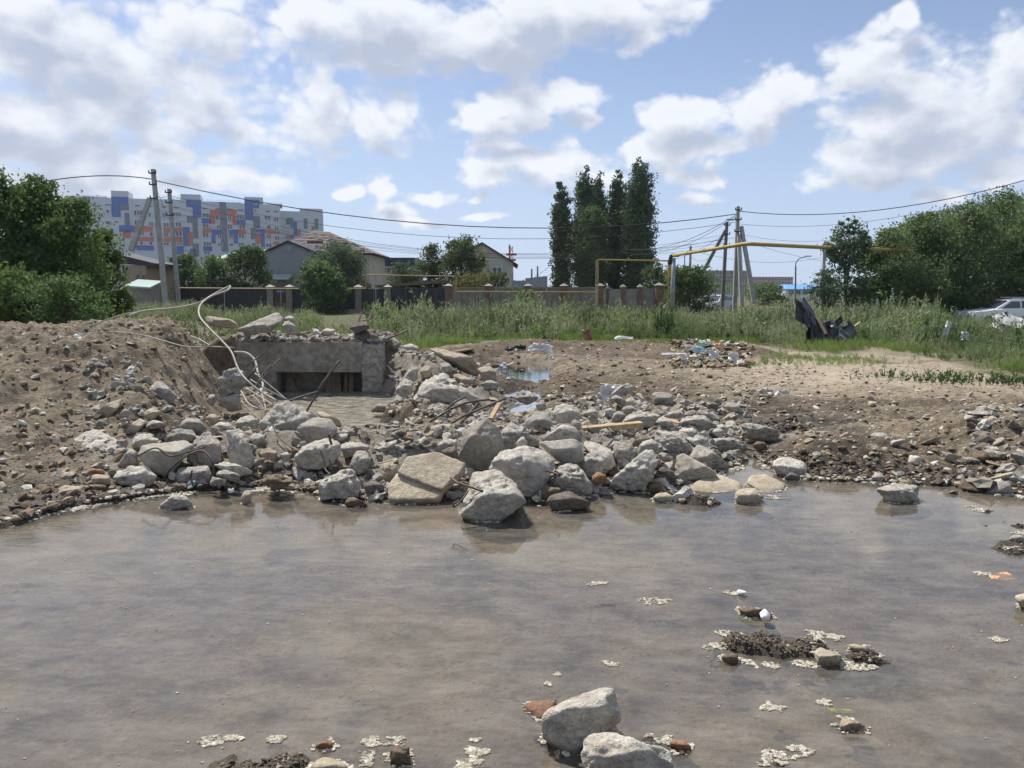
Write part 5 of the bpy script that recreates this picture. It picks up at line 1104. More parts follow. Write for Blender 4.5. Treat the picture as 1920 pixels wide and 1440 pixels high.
for mt, L_ in {'fac_green': [(1522,416,1550,465),(1728,423,1754,497),(1550,541,1580,565)], 'fac_grey': [(1551,416,1574,490),(1650,421,1676,495)], 'fac_blue': [(1576,443,1602,543)], 'fac_orange': [(1603,497,1628,540),(1704,475,1727,503),(1522,541,1549,565)]}.items():
    for (x0, y0_, x1, y1_) in L_: FB.quad(X(x0), Yz(y0_), X(x1), Yz(y1_), .12, .16).build('panel', M[mt], ap)
WN = [(425,365,490,398),(530,380,550,410),(630,382,662,412),(705,380,765,408),(430,435,470,470),(535,448,565,478),(640,455,680,482),(725,450,770,480),(470,515,500,541),(540,522,565,552),(640,525,675,556),(728,515,775,550),(470,590,495,612),(535,590,560,615),(640,597,680,617),(735,597,770,617),
 (920,385,970,415),(1165,395,1225,425),(1100,402,1130,432),(1012,400,1040,430),(920,462,965,488),(1022,467,1055,495),(1100,467,1135,500),(1185,467,1228,495),(920,525,965,555),(1030,537,1060,566),(1110,537,1140,567),(1180,533,1220,562),(928,590,985,620),(1030,602,1065,620),(1112,602,1140,620),(1178,597,1220,617),
 (1365,402,1410,432),(1435,415,1468,445),(1385,470,1412,500),(1440,482,1470,511),(1382,537,1414,568),(1442,547,1475,578),(1377,603,1420,630),(1290,308,1310,322),(1290,358,1310,373),(225,360,250,380),(575,380,605,408),(575,455,600,480),(930,660,975,680),(120,380,150,405),(170,385,205,408),(230,440,255,465)]
for (x0, y0_, x1, y1_) in WN:
    w = FA.quad(X(x0), Yz(y0_), X(x1), Yz(y1_), .24, .12).build('window', M['glass_dark'], ap)
    b = MB(); n_ = max(1, round((x1 - x0) / 20))
    for k in range(n_ + 1):
        xx = x0 + (x1 - x0) * k / n_; FA.quad(X(xx - 1.4), Yz(y0_), X(xx + 1.4), Yz(y1_), .30, .05, b)
    FA.quad(X(x0), Yz(y1_ - 1), X(x1), Yz(y1_ + 2), .32, .05, b); b.build('frame', M['pvc'], w)
for (x0, y0_, x1, y1_) in [(118,315,150,322),(218,318,252,326),(435,325,470,333),(530,328,560,336),(625,334,660,341),(715,338,750,345),(920,345,955,353),(1015,349,1049,357),(1098,352,1130,360),(1180,355,1212,363),(1375,365,1405,373),(1433,367,1465,375)]:
    FA.quad(X(x0), Yz(y0_), X(x1), Yz(y1_), .12, .14).build('vent_slit', M['glass_dark'], ap)
for (x0, x1, yy) in ((-10,262,262),(545,762,279),(910,1220,297),(1358,1490,313)):   # roof rails
    b = MB(); p, q = FA.at(X(x0), Yz(yy - 5), -.5), FA.at(X(x1), Yz(yy - 5), -.5); q.z = p.z = (p.z + q.z) / 2; b.bar(p, q, .06, .06)
    for k in range(9): r_ = p.lerp(q, k / 8); b.bar(r_, r_ - Vector((0, 0, 1.4)), .05, .05)
    b.build('roof_rail', M['galv'], ap)
# --- far blocks
def far_block(label, x0, x1, yt, yb, Y, mat, rows, cols, yaw=4, name='apartment_building'):
    pl = Pl(x0, Y, x1, Y + yaw); g = pl.at((x0 + x1) / 2, 548); t_ = thing(name, (g.x, g.y, 0), label, 'apartment building', None)
    body(pl, x0, x1, yt, yt, 12, M['fac_white'] if mat is None else M[mat], 'wall', t_)
    for r_ in range(rows):
        for c_ in range(cols):
            xa = x0 + (x1 - x0) * (c_ + .22) / cols; xb = x0 + (x1 - x0) * (c_ + .78) / cols; ya = yt + (yb - yt) * (r_ + .35) / rows; yb_ = yt + (yb - yt) * (r_ + .8) / rows
            pl.quad(xa, ya, xb, yb_, .1, .15).build('window', M['glass_dark'], t_)
    for c_ in range(0, cols, 3): pl.quad(x0 + (x1 - x0) * (c_ + .05) / cols, yt + 2, x0 + (x1 - x0) * (c_ + .95) / cols, yt + (yb - yt) * .3, .05, .1).build('panel', M['pink'], t_)
    b = MB(); body_top = pl.quad(x0 - .4, yt - 1, x1 + .4, yt + .5, .3, 12.6); body_top.build('parapet', M['pink'], t_)
far_block('pinkish five storey block far away behind the leaning pole brace', 1322, 1403, 508, 546, 330, 'block_l', 5, 12)
far_block('smaller pinkish block far away left of the blue roof', 1404, 1488, 520, 546, 420, 'pink', 4, 14)
# blue roofed building
g = V(1510, 548, 150); t_ = thing('roadside_building', (g.x, g.y, 0), 'low white building with a bright blue roof far off beside the street lamp', 'building')
def fbox(x0, x1, y0, y1, Y, d): 
    a, c_ = V(x0, y0, Y), V(x1, y1, Y); return MB().box(((a.x + c_.x) / 2, Y + d / 2, (a.z + c_.z) / 2), (c_.x - a.x, d, a.z - c_.z))
fbox(1474, 1546, 541, 560, 150, 9).build('wall', M['pvc'], t_); 
b = MB(); z0, z1 = zpy(542, 150), zpy(533, 150); x0, x1 = V(1472, 540, 150).x, V(1549, 540, 150).x
b.hexa([(x0, 149.5, z0), (x1, 149.5, z0), (x0, 160, z0), (x1, 160, z0), (x0 + 1, 153, z1), (x1 - 1, 153, z1), (x0 + 1, 157, z1), (x1 - 1, 157, z1)]).build('roof', M['bluer'], t_)
for k in range(5): fbox(1479 + k * 13, 1488 + k * 13, 544, 552, 149.95, .1).build('window', M['glass_dark'], t_)
# --- houses
def gable(label, x0, x1, xa, ya, ye, yb, Y, depth, wm_, rm, name='house', win=(), siding=0, over=.25, xe=None):
    A, B, T = V(x0, ye[0], Y), V(x1, ye[1], Y), V(xa, ya, Y); zb = 0
    t_ = thing(name, ((A.x + B.x) / 2, Y, 0), label, 'house')
    ring = [Vector((A.x, Y, 0)), Vector((B.x, Y, 0)), Vector((B.x, Y, B.z)), Vector((T.x, Y, T.z)), Vector((A.x, Y, A.z))]
    b = MB(); b.prism(ring, (0, depth, 0)); b.build('wall', M[wm_], t_)
    if siding:
        zz_ = .6
        while zz_ < T.z - .2:
            def xat(z):
                l = A.x if z < A.z else A.x + (T.x - A.x) * (z - A.z) / (T.z - A.z); r_ = B.x if z < B.z else B.x + (T.x - B.x) * (z - B.z) / (T.z - B.z); return l, r_
            l, r_ = xat(zz_ + siding)
            if r_ - l > .1: MB().hexa([(l, Y - .035, zz_), (r_, Y - .035, zz_), (l, Y - .002, zz_), (r_, Y - .002, zz_), (l, Y - .012, zz_ + siding - .02), (r_, Y - .012, zz_ + siding - .02), (l, Y - .002, zz_ + siding - .02), (r_, Y - .002, zz_ + siding - .02)]).build('plank', M[wm_], t_)
            zz_ += siding
    for (E, sgn) in ((A, -1), (B, 1)):
        d = (E - T).normalized(); Eo = E + d * .5; n_ = Vector((-d.z, 0, d.x)) * (1 if d.x < 0 else -1); n_ = Vector((abs(d.z) * sgn, 0, abs(d.x))) * .12
        o0 = Vector((0, -over, 0)); k = Vector((0, depth + 2 * over, 0))
        MB().hexa([T + o0 + Vector((0,0,.004)), Eo + o0, T + o0 + k + Vector((0,0,.004)), Eo + o0 + k, T + o0 + Vector((0,0,.14)), Eo + o0 + n_, T + o0 + k + Vector((0,0,.14)), Eo + o0 + n_ + k]).build('roof', M[rm], t_)
    for (wx0, wy0, wx1, wy1) in win:
        w = fbox(wx0, wx1, wy0, wy1, Y - .06, .1).build('window', M['glass_dark'], t_); a, c_ = V(wx0, wy0, Y), V(wx1, wy1, Y); f_ = MB()
        for xx in (a.x, (a.x + c_.x) / 2, c_.x): f_.box((xx, Y - .08, (a.z + c_.z) / 2), (.06, .05, a.z - c_.z + .06))
        for z_ in (a.z, c_.z): f_.box(((a.x + c_.x) / 2, Y - .081, z_), (c_.x - a.x, .05, .06))
        f_.build('frame', M['pvc'], w)
    return t_, A, B, T
h1, A, B, T = gable('grey clapboard house with a round attic vent under its gable', 492, 590, 541, 454, (476, 474), 560, 62, 7, 'siding', 'sheet_dark', siding=.22)
b = MB(); c_ = V(541, 466, 61.9); ring = [c_ + Vector((math.cos(a * math.pi / 8) * .26, 0, math.sin(a * math.pi / 8) * .26)) for a in range(16)]; b.prism(ring, (0, .09, 0)); v_ = b.build('attic_vent', M['galv'], h1)
p, q = V(497, 519, 61.2), V(545, 519, 61.2); MB().hexa([(p.x, 60.6, p.z - .25), (q.x, 60.6, p.z - .25), (p.x, 61.9, p.z + .15), (q.x, 61.9, p.z + .15), (p.x, 60.6, p.z - .2), (q.x, 60.6, p.z - .2), (p.x, 61.9, p.z + .2), (q.x, 61.9, p.z + .2)]).build('porch_roof', M['roof_mint'], h1)
# tiled hip roof house behind
Yh = 74; h2 = thing('house', (V(610, 470, Yh).x, Yh, 0), 'large house behind with a brown tiled hip roof', 'house')
L0, R0 = V(500, 470, Yh), V(704, 475, Yh); rl, rr_ = V(580, 433, Yh + 4), V(611, 433, Yh + 4); ez = R0.z
MB().box(((L0.x + R0.x) / 2, Yh + 5, ez / 2 - .05), (R0.x - L0.x - 1.4, 9, ez - .1)).build('wall', M['siding_b'], h2)
e = [(L0.x, Yh, ez), (R0.x, Yh, ez), (R0.x, Yh + 10, ez), (L0.x, Yh + 10, ez), (rl.x, Yh + 5, rl.z), (rr_.x, Yh + 5, rl.z)]
b = MB(); b.add(e, [(0, 1, 5, 4), (1, 2, 5), (2, 3, 4, 5), (3, 0, 4), (0, 3, 2, 1)]); rf = b.build('roof', M['tile_brown'], h2)
for r_ in range(14):       # tile courses on the front slope
    f0_, f1_ = r_ / 14, (r_ + 1) / 14; P0 = Vector(e[0]).lerp(Vector(e[4]), f0_); P1 = Vector(e[1]).lerp(Vector(e[5]), f0_); Q0 = Vector(e[0]).lerp(Vector(e[4]), f1_); Q1 = Vector(e[1]).lerp(Vector(e[5]), f1_)
    n_ = Vector((0, -.55, .83)); n0 = n_ * .075; n1_ = n_ * .012
    b = MB(); nn_ = max(2, int((P1.x - P0.x) / .55))
    for k in range(nn_):
        u0, u1 = k / nn_ + .004, (k + 1) / nn_ - .004; lift = n_ * 0.0
        b.hexa([P0.lerp(P1, u0), P0.lerp(P1, u1), Q0.lerp(Q1, u0), Q0.lerp(Q1, u1), P0.lerp(P1, u0) + n0 + lift, P0.lerp(P1, u1) + n0, Q0.lerp(Q1, u0) + n1_ + lift, Q0.lerp(Q1, u1) + n1_])
    tag(b.build('tile_course', M['tile_brown'], h2), kind='stuff')
p, q = V(568, 462, Yh - .3), V(598, 462, Yh - .3); MB().bar((p.x, Yh + 1.3, p.z + .5), (q.x, Yh + 1.3, p.z + .5), .1, .25).build('snow_guard', M['sheet_dark'], h2)
gable('beige gabled house with one dark window beside the red mast', 862, 962, 904, 457, (480, 493), 560, 70, 9, 'siding_b', 'sheet_dark', win=[(923, 501, 941, 522)], siding=.0)
# mint roof outbuilding
t_ = thing('house', (V(470, 500, 68).x, 68, 0), 'low building under a pale mint metal roof behind the fruit trees', 'house')
x0, x1 = V(402, 500, 68).x, V(600, 500, 68).x; zt, ze = zpy(461, 68), zpy(486, 68)
MB().box(((x0 + x1) / 2, 71, ze / 2 - .05), (x1 - x0 - .6, 5.4, ze - .1)).build('wall', M['siding_b'], t_)
MB().hexa([(x0, 68, ze), (x1, 68, ze), (x0, 74.5, ze), (x1, 74.5, ze), (x0, 68.02, ze + .08), (x1, 68.02, ze + .08), (x0 + .3, 74, zt), (x1 - .3, 74, zt)]).build('roof', M['roof_mint'], t_)
# small house left
t_ = thing('house', (V(258, 520, 48).x, 48, 0), 'small earth walled house half hidden by the left trees', 'house')
x0, x1 = V(225, 500, 48).x, V(277, 500, 48).x; zt, ze = zpy(470, 48), zpy(494, 48)
MB().box(((x0 + x1) / 2, 50, ze / 2 - .05), (x1 - x0 - .3, 3.9, ze - .1)).build('wall', M['earthwall'], t_)
MB().hexa([(x0, 48, ze), (x1 + .4, 48, ze - .2), (x0, 52, ze), (x1 + .4, 52, ze - .2), (x0 - 1, 48, zt), (x1 + .4, 48, ze + .02), (x0 - 1, 52, zt), (x1 + .4, 52, ze + .02)]).build('roof', M['sheet_dark'], t_)
fbox(255, 259, 515, 527, 47.97, .1).build('window', M['glass_dark'], t_); fbox(266, 270, 517, 528, 47.97, .1).build('window', M['glass_dark'], t_)
t_ = thing('shed', (V(245, 520, 46).x, 46, 0), 'tiny lean to shed with a pale wall in front of the small house', 'shed')
x0, x1 = V(232, 500, 45).x, V(274, 500, 45).x; MB().box(((x0 + x1) / 2, 45.8, .9), (x1 - x0, 1.4, 1.8)).build('wall', M['block_l'], t_)
MB().hexa([(x0, 44.9, 1.9), (x1 + .2, 44.9, 1.82), (x0, 46.6, 2.3), (x1 + .2, 46.6, 2.2), (x0, 44.9, 2.0), (x1 + .2, 44.9, 1.9), (x0, 46.6, 2.4), (x1 + .2, 46.6, 2.3)]).build('roof', M['roof_mint'], t_)
# navy building
t_ = thing('building', (V(740, 500, 85).x, 85, 0), 'flat dark navy building showing behind the yard trees', 'building')
fbox(700, 778, 483, 498, 85, 8).build('upper_storey', M['navy'], t_); fbox(704, 776, 499, 552, 85.5, 7).build('wall', M['fac_white'], t_)
for k in range(4): fbox(708 + k * 9, 714 + k * 9, 503, 511, 85.4, .12).build('window', M['glass_dark'], t_)
# grey metal enclosure
t_ = thing('metal_fence', (V(993, 520, 60).x, 60, 0), 'grey corrugated metal screen below the red mast', 'fence')
for k in range(8): 
    x0 = 960 + k * 8.3; fbox(x0 + .1, x0 + 8.2, 524 - k * .9 if k > 2 else 526, 540, 60 + .06 * (k % 2), .08).build('panel', M['galv'], t_)
# --- fences and walls along the road
YF = 52.0
def fence_run(t_, x0, x1, ytop, mat, step, Yf=YF, name='panel', th=.06):
    n_ = max(1, round((x1 - x0) / step)); 
    for k in range(n_):
        a = x0 + (x1 - x0) * k / n_; c_ = x0 + (x1 - x0) * (k + 1) / n_; p, q = V(a, ytop, Yf), V(c_, ytop, Yf)
        MB().box(((p.x + q.x) / 2, Yf + .03 * (k % 2), p.z / 2), (q.x - p.x - .02, th, p.z)).build(name, M[mat], t_)
def pillar(t_, px, ytop, w, mat='block', Yf=YF, cap=True):
    p = V(px, ytop, Yf); o_ = MB().box((p.x, Yf, p.z / 2), (w, w, p.z)).build('pillar', M[mat], t_)
    if cap: MB().hexa([(p.x - w * .7, Yf - w * .7, p.z), (p.x + w * .7, Yf - w * .7, p.z), (p.x - w * .7, Yf + w * .7, p.z), (p.x + w * .7, Yf + w * .7, p.z), (p.x - .04, Yf - .04, p.z + .16), (p.x + .04, Yf - .04, p.z + .16), (p.x - .04, Yf + .04, p.z + .16), (p.x + .04, Yf + .04, p.z + .16)]).build('cap', M['block_l'], o_)
t_ = thing('metal_fence', (V(600, 560, YF).x, YF, 0), 'near black sheet metal fence with grey pillars and a brown wicket gate', 'fence')
fence_run(t_, 278, 503, 542, 'sheet_dark', 25); fence_run(t_, 548, 669, 542, 'sheet_dark', 24); fence_run(t_, 676, 724, 542, 'sheet_dark', 24); fence_run(t_, 731, 846, 541, 'sheet_dark', 28)
for px in (507, 543, 672, 727): pillar(t_, px, 538, .42)
gt = fence_run(t_, 513, 538, 541, 'gate_brown', 30, name='gate')
fbox(518, 535, 544, 550, YF - .07, .03).build('house_sign', M['signb'], t_)
for i, (xa, xb) in enumerate([(520, 523), (524, 528), (529.5, 531.5)]): fbox(xa, xb, 545.2, 546.4, YF - .085, .01).build('sign_lettering', M['pvc'], t_)
MB().box((V(660, 580, YF - .5).x, YF - .5, .22), (3.2, .3, .44)).build('plinth', M['block'], t_)
t_ = thing('brick_fence', (V(250, 560, 50).x, 50, 0), 'red brown fence showing between the left trees and the poles', 'fence')
fence_run(t_, 232, 276, 541, 'gate_brown', 15, 51.2); MB().bar(V(232, 538.5, 51.1), V(276, 538.5, 51.1), .2, .1).build('coping', M['block_l'], t_)
t_ = thing('shed', (V(760, 540, 55).x, 55, 0), 'flat dark roofed shed behind the fence', 'shed')
x0, x1 = V(702, 540, 55).x, V(832, 540, 55).x; MB().box(((x0 + x1) / 2, 57, .95), (x1 - x0 - .5, 3, 1.9)).build('wall', M['block'], t_)
MB().hexa([(x0, 55, 1.95), (x1, 55, 2.25), (x0, 59, 1.95), (x1, 59, 2.25), (x0, 55, 2.1), (x1, 55, 2.5), (x0, 59, 2.1), (x1, 59, 2.5)]).build('roof', M['woodd'], t_)
t_ = thing('block_wall', (V(990, 560, YF).x, YF, 0), 'long grey block wall with capped pillars in front of the poplars', 'wall')
fence_run(t_, 834, 1120, 540, 'block', 31, th=.2); 
for px in (841, 916, 990, 1057): pillar(t_, px, 536, .45, 'brickp')
for (xa, xb) in ((846, 912), (920, 986), (994, 1053), (1061, 1120)): MB().bar(V(xa, 539.4, YF), V(xb, 539.4, YF), .3, .08).build('coping', M['block_l'], t_)
t_ = thing('block_wall', (V(1180, 560, 48).x, 48, 0), 'short pale block wall with dark brick pillars beside the big yellow pipe', 'wall')
for k, (xa, xb, ya_) in enumerate([(1131, 1136, 541), (1142, 1164, 542), (1171, 1196, 541.5), (1203, 1228, 540.5)]):
    p, q = V(xa, ya_, 47.6 + k * .15), V(xb, ya_, 47.6 + k * .15); MB().box(((p.x + q.x) / 2, 47.6 + k * .15, p.z / 2), (q.x - p.x, .16, p.z)).build('panel', M['block_l'], t_)
for px, yt, w in ((1125, 536, .42), (1139, 541, .2), (1168, 538, .28), (1200, 538, .28), (1236, 535, .45)): pillar(t_, px, yt, w, 'brickp', 47.8)
# --- gas pipes
def pipe(label, pts, r, Y, mat='yellow', name='gas_pipe', posts=()):
    P = pxs(pts, Y); t_ = thing(name, (P[0].x, P[0].y, 0), label, 'gas pipe'); b = MB()
    for a, c_ in zip(P, P[1:]): b.tube([a, c_], r, 8)
    for a in P[1:-1]:
        b.box(a, (r * 2.2, r * 2.2, r * 2.2))
    b.build('pipe', M[mat], t_, smooth=False)
    for (px, py, Yp) in posts: q = V(px, py, Yp); MB().tube([Vector((q.x, q.y, 0)), q], max(.03, r * .7), 8).build('post', M['galv'], t_)
    return t_
pipe('thin yellow gas pipe along the top of the dark metal fence', [(232,540),(330,540),(566,541.5)], .035, 51.4, posts=[(300, 541, 51.4), (420, 541, 51.4), (526, 541, 51.4)])
pipe('yellow gas pipe stepping up over the wide gate', [(640,541),(686,541),(686,515.5),(855,518),(855,547),(1118,548)], .04, 51.2, posts=[(704, 516, 51.2), (900, 548, 51.2), (1010, 548, 51.2)])
pipe('thin yellow gas pipe portal standing in front of the poplars', [(1121,580),(1121,487),(1253,489),(1253,575)], .045, 46.5, posts=[(1118, 487, 46.4)])
P = pxs([(1262,479,45),(1400,457,34),(1545,464,35.5),(1712,470,38)]); bp = thing('gas_main', (P[1].x, P[1].y, 0), 'big yellow overhead gas main bending across the right of the weeds', 'gas pipe')
b = MB(); b.tube([P[0] , P[1] + (P[0] - P[1]).normalized() * .25, P[1] + (P[2] - P[1]).normalized() * .25, P[2], P[3]], .088, 12); b.build('pipe', M['yellow'], bp, smooth=True)
e0 = V(1256, 496, 45); b = MB(); b.tube(catmull([P[0] + Vector((.35, 0, .02)), P[0] - Vector((.05, 0, .0)), V(1258, 482, 45), V(1256.5, 488, 45), e0], 4), .11, 10); b.build('elbow', M['sheet_dark'], bp, smooth=True)
q = V(1256, 520, 45); MB().tube([e0, q], .09, 8).build('riser', M['yellow'], bp)
for (px, py, Yp, r) in ((1263, 480, 45, .13), (1545, 465, 35.5, .10)):
    q = V(px, py, Yp); MB().tube([Vector((q.x, q.y, 0)), q - Vector((0, 0, .12))], r, 10).build('post', M['galv'], bp, smooth=True)
for fr in (.25, .5, .75): q = P[0].lerp(P[1], fr); MB().tube([q + Vector((0, 0, 0)), q + (P[1] - P[0]).normalized() * .08], .11, 10).build('flange', M['yellow'], bp)
# --- poles
def pole(label, px, top, Y, w, mat='polec', braces=(), fit=True, lean=0):
    q = V(px, top, Y); t_ = thing('utility_pole', (q.x + lean, Y, 0), label, 'utility pole'); b = MB(); b.bar((q.x + lean, Y, 0), q, w * 1.05, w * 1.05, Vector((0, 1, 0)), .75); b.build('post', M[mat], t_, bevel=.01)
    if fit:
        for dz in (.25, .9, 1.7):
            b = MB(); b.bar(q + Vector((-.22, -.12, -dz)), q + Vector((.22, -.12, -dz)), .05, .07); b.tube([q + Vector((-.2, -.12, -dz)), q + Vector((-.2, -.12, -dz + .16))], .035, 6); b.tube([q + Vector((.2, -.12, -dz)), q + Vector((.2, -.12, -dz + .16))], .035, 6); b.build('bracket', M['sheet_dark'], t_)
    for (x0, y0_, Y0, x1, y1_, Y1) in braces: b = MB(); a = V(x0, y0_, Y0); c_ = V(x1, y1_, Y1); c_.z = max(c_.z, -.1); b.bar(a, c_, w * .85, w * .85, Vector((0, 1, 0)), 1.2); b.build('brace', M[mat], t_)
    return t_
pole('tallest concrete utility pole at left with a leaning brace', 287, 317, 45, .26, braces=[(281, 372, 45, 246, 470, 44)], lean=.33)
pole('thinner utility pole right of the tallest left one', 317, 354, 50, .24, lean=.25)
pole('tall concrete utility pole with two splayed legs right of the poplars', 1384, 387, 52, .26, braces=[(1390, 425, 52, 1414, 568, 50), (1385, 440, 51.8, 1391, 575, 49.8)], lean=0)
pole('dark wooden utility pole with a long leaning prop', 1363, 416, 56, .24, 'polew', braces=[(1360, 432, 56, 1306, 532, 55)], lean=-.15)
pole('short far utility pole left of the dark wooden one', 1295, 461, 62, .2, fit=False)
pole('thin far pole behind the dark wooden one', 1284, 478, 80, .12, 'galv', fit=False)
pole('far stub pole right of the red mast', 1008, 499, 90, .24, fit=False); pole('shorter far stub pole right of the red mast', 997, 504, 95, .24, 'polew', fit=False)
# lamp arm on the tall pole, street lamp
q = V(1376, 412, 51.8); lt = thing('street_lamp', (q.x, q.y, q.z), 'small lamp head on an arm fixed to the tall right pole', 'street lamp'); MB().tube([V(1384, 414, 51.8), q], .03, 6).build('arm', M['galv'], lt); MB().box(q + Vector((-.25, 0, 0)), (.5, .18, .1)).build('lamp_head', M['galv'], lt)
q = V(1492, 548, 110); lt = thing('street_lamp', (q.x, 110, 0), 'curved street lamp far away above the blue roof', 'street lamp')
P = pxs([(1492,500),(1493,492),(1499,485),(1508,482),(1512,481)], 110); MB().tube([(q.x, 110, 0), P[0]], .12, 8).build('post', M['polew'], lt); MB().tube(catmull(P, 4), .07, 6).build('arm', M['polew'], lt); MB().box(P[-1] + Vector((.25, 0, .05)), (.9, .3, .14)).build('lamp_head', M['galv'], lt)
# red and white mast
q = V(959, 548, 190); mt_ = thing('radio_mast', (q.x, 190, 0), 'red and white lattice mast far behind the beige house', 'mast'); zt = zpy(462, 190)
for k in range(8):
    z0, z1 = zt * k / 8, zt * (k + 1) / 8 - .02; b = MB(); w0, w1 = 1.1 - .07 * k, 1.1 - .07 * (k + 1)
    for sx_ in (-1, 1):
        for sy in (-1, 1): b.bar((q.x + sx_ * w0 / 2, 190 + sy * w0 / 2, z0), (q.x + sx_ * w1 / 2, 190 + sy * w1 / 2, z1), .14, .14)
        b.bar((q.x - sx_ * w0 / 2, 189.5, z0), (q.x + sx_ * w1 / 2, 189.5, z1), .1, .1)
    b.build('mast_section', M['red'] if k % 2 else M['pvc'], mt_)
for (dz, w) in ((2.0, 2.6), (3.4, 2.2)): MB().box((q.x, 189.3, zt - dz), (w, .8, .5)).build('antenna', M['red'], mt_)
MB().tube([(q.x - .5, 189.3, zt - 3.8), (q.x - .5, 189.3, zt + .4)], .2, 6).build('antenna', M['red'], mt_)
# --- wires
def wire(label, pts, r=.014, n=14):
    # a hanging line: parabola in height through start, middle and end
    P = [V(*p) for p in pts]; out = []
    a, m_, c_ = P; 
    fm = (m_.x - a.x) / (c_.x - a.x) if abs(c_.x - a.x) > 1e-3 else .5; zl = a.z + (c_.z - a.z) * fm; k = (zl - m_.z) / max(1e-3, fm * (1 - fm))
    for i in range(n + 1):
        f = i / n; q = a.lerp(c_, f); q.z -= k * f * (1 - f); out.append(q)
    b = MB(); b.tube(out, r, 5, False); return tag(b.build('power_line', M['wirem'], smooth=True), label, 'wire', 'overhead lines')
def wy(y0, y1, f): return y0 + (y1 - y0) * f
wl_ = [('thick line from the tallest left pole to the left edge', (-60,378,34),(115,351,39.4),(285,336,45),.028),
 ('thick twisted line sagging from the tallest left pole to the right pole', (289,338,45),(800,421,48.7),(1383,401,52),.03),
 ('line from the thinner left pole to the right pole second from top', (319,367,50),(850,445,51),(1383,416,52),.016),
 ('line from the thinner left pole sagging lowest over the roofs', (319,372,50),(780,466,51),(1383,445,52),.013),
 ('faint line above the lowest one over the roofs', (319,385,50),(740,462,51),(1362,440,56),.010),
 ('faint line passing behind the poplars at mid height', (290,380,45),(760,472,50),(1362,447,56),.010),
 ('faint line just under the mid height line', (290,392,45),(720,466,50),(1362,455,56),.010),
 ('thin line starting low on the tallest left pole', (290,405,45),(700,470,50),(1362,462,56),.010),
 ('upper of two lines dropping from the right pole behind the poplars', (1383,401,52),(1310,440,56),(1180,468,62),.018),
 ('lower of two lines dropping from the right pole behind the poplars', (1383,403,52),(1300,452,56),(1180,476,62),.015),
 ('thick line from the right pole climbing to the top right corner', (1386,396,52),(1620,398,47),(1990,318,40),.026),
 ('second line from the right pole passing into the right trees', (1386,420,52),(1540,423,49),(1720,400,46),.012),
 ('thin line from the right pole crossing above the yellow main', (1386,438,52),(1480,452,50),(1580,448,48),.009),
 ('thin line from the right pole down past the street lamp', (1388,450,52),(1470,474,60),(1545,490,70),.012),
 ('faint line crossing low behind the right pole', (1300,470,62),(1420,492,66),(1560,478,70),.012),
 ('thin line from the wooden pole to the far short pole', (1362,440,56),(1335,468,59),(1296,482,62),.010),
 ('thin line from the wooden pole to the gas portal side', (1362,436,56),(1300,475,58),(1240,490,62),.012),
 ('faint far line left of the first poplar', (950,545,95),(985,530,92),(1030,500,88),.02),
 ('second faint far line left of the first poplar', (960,548,95),(995,536,92),(1038,510,88),.02),
 ('short line joining the two left poles', (288,368,45),(302,369,47.5),(317,366,50),.012),
 ('stay wire slanting from the tallest left pole', (290,345,45),(320,420,46),(368,490,48),.010)]
for (lab, a, m_, c_, r) in wl_: wire(lab, (a, m_, c_), r)
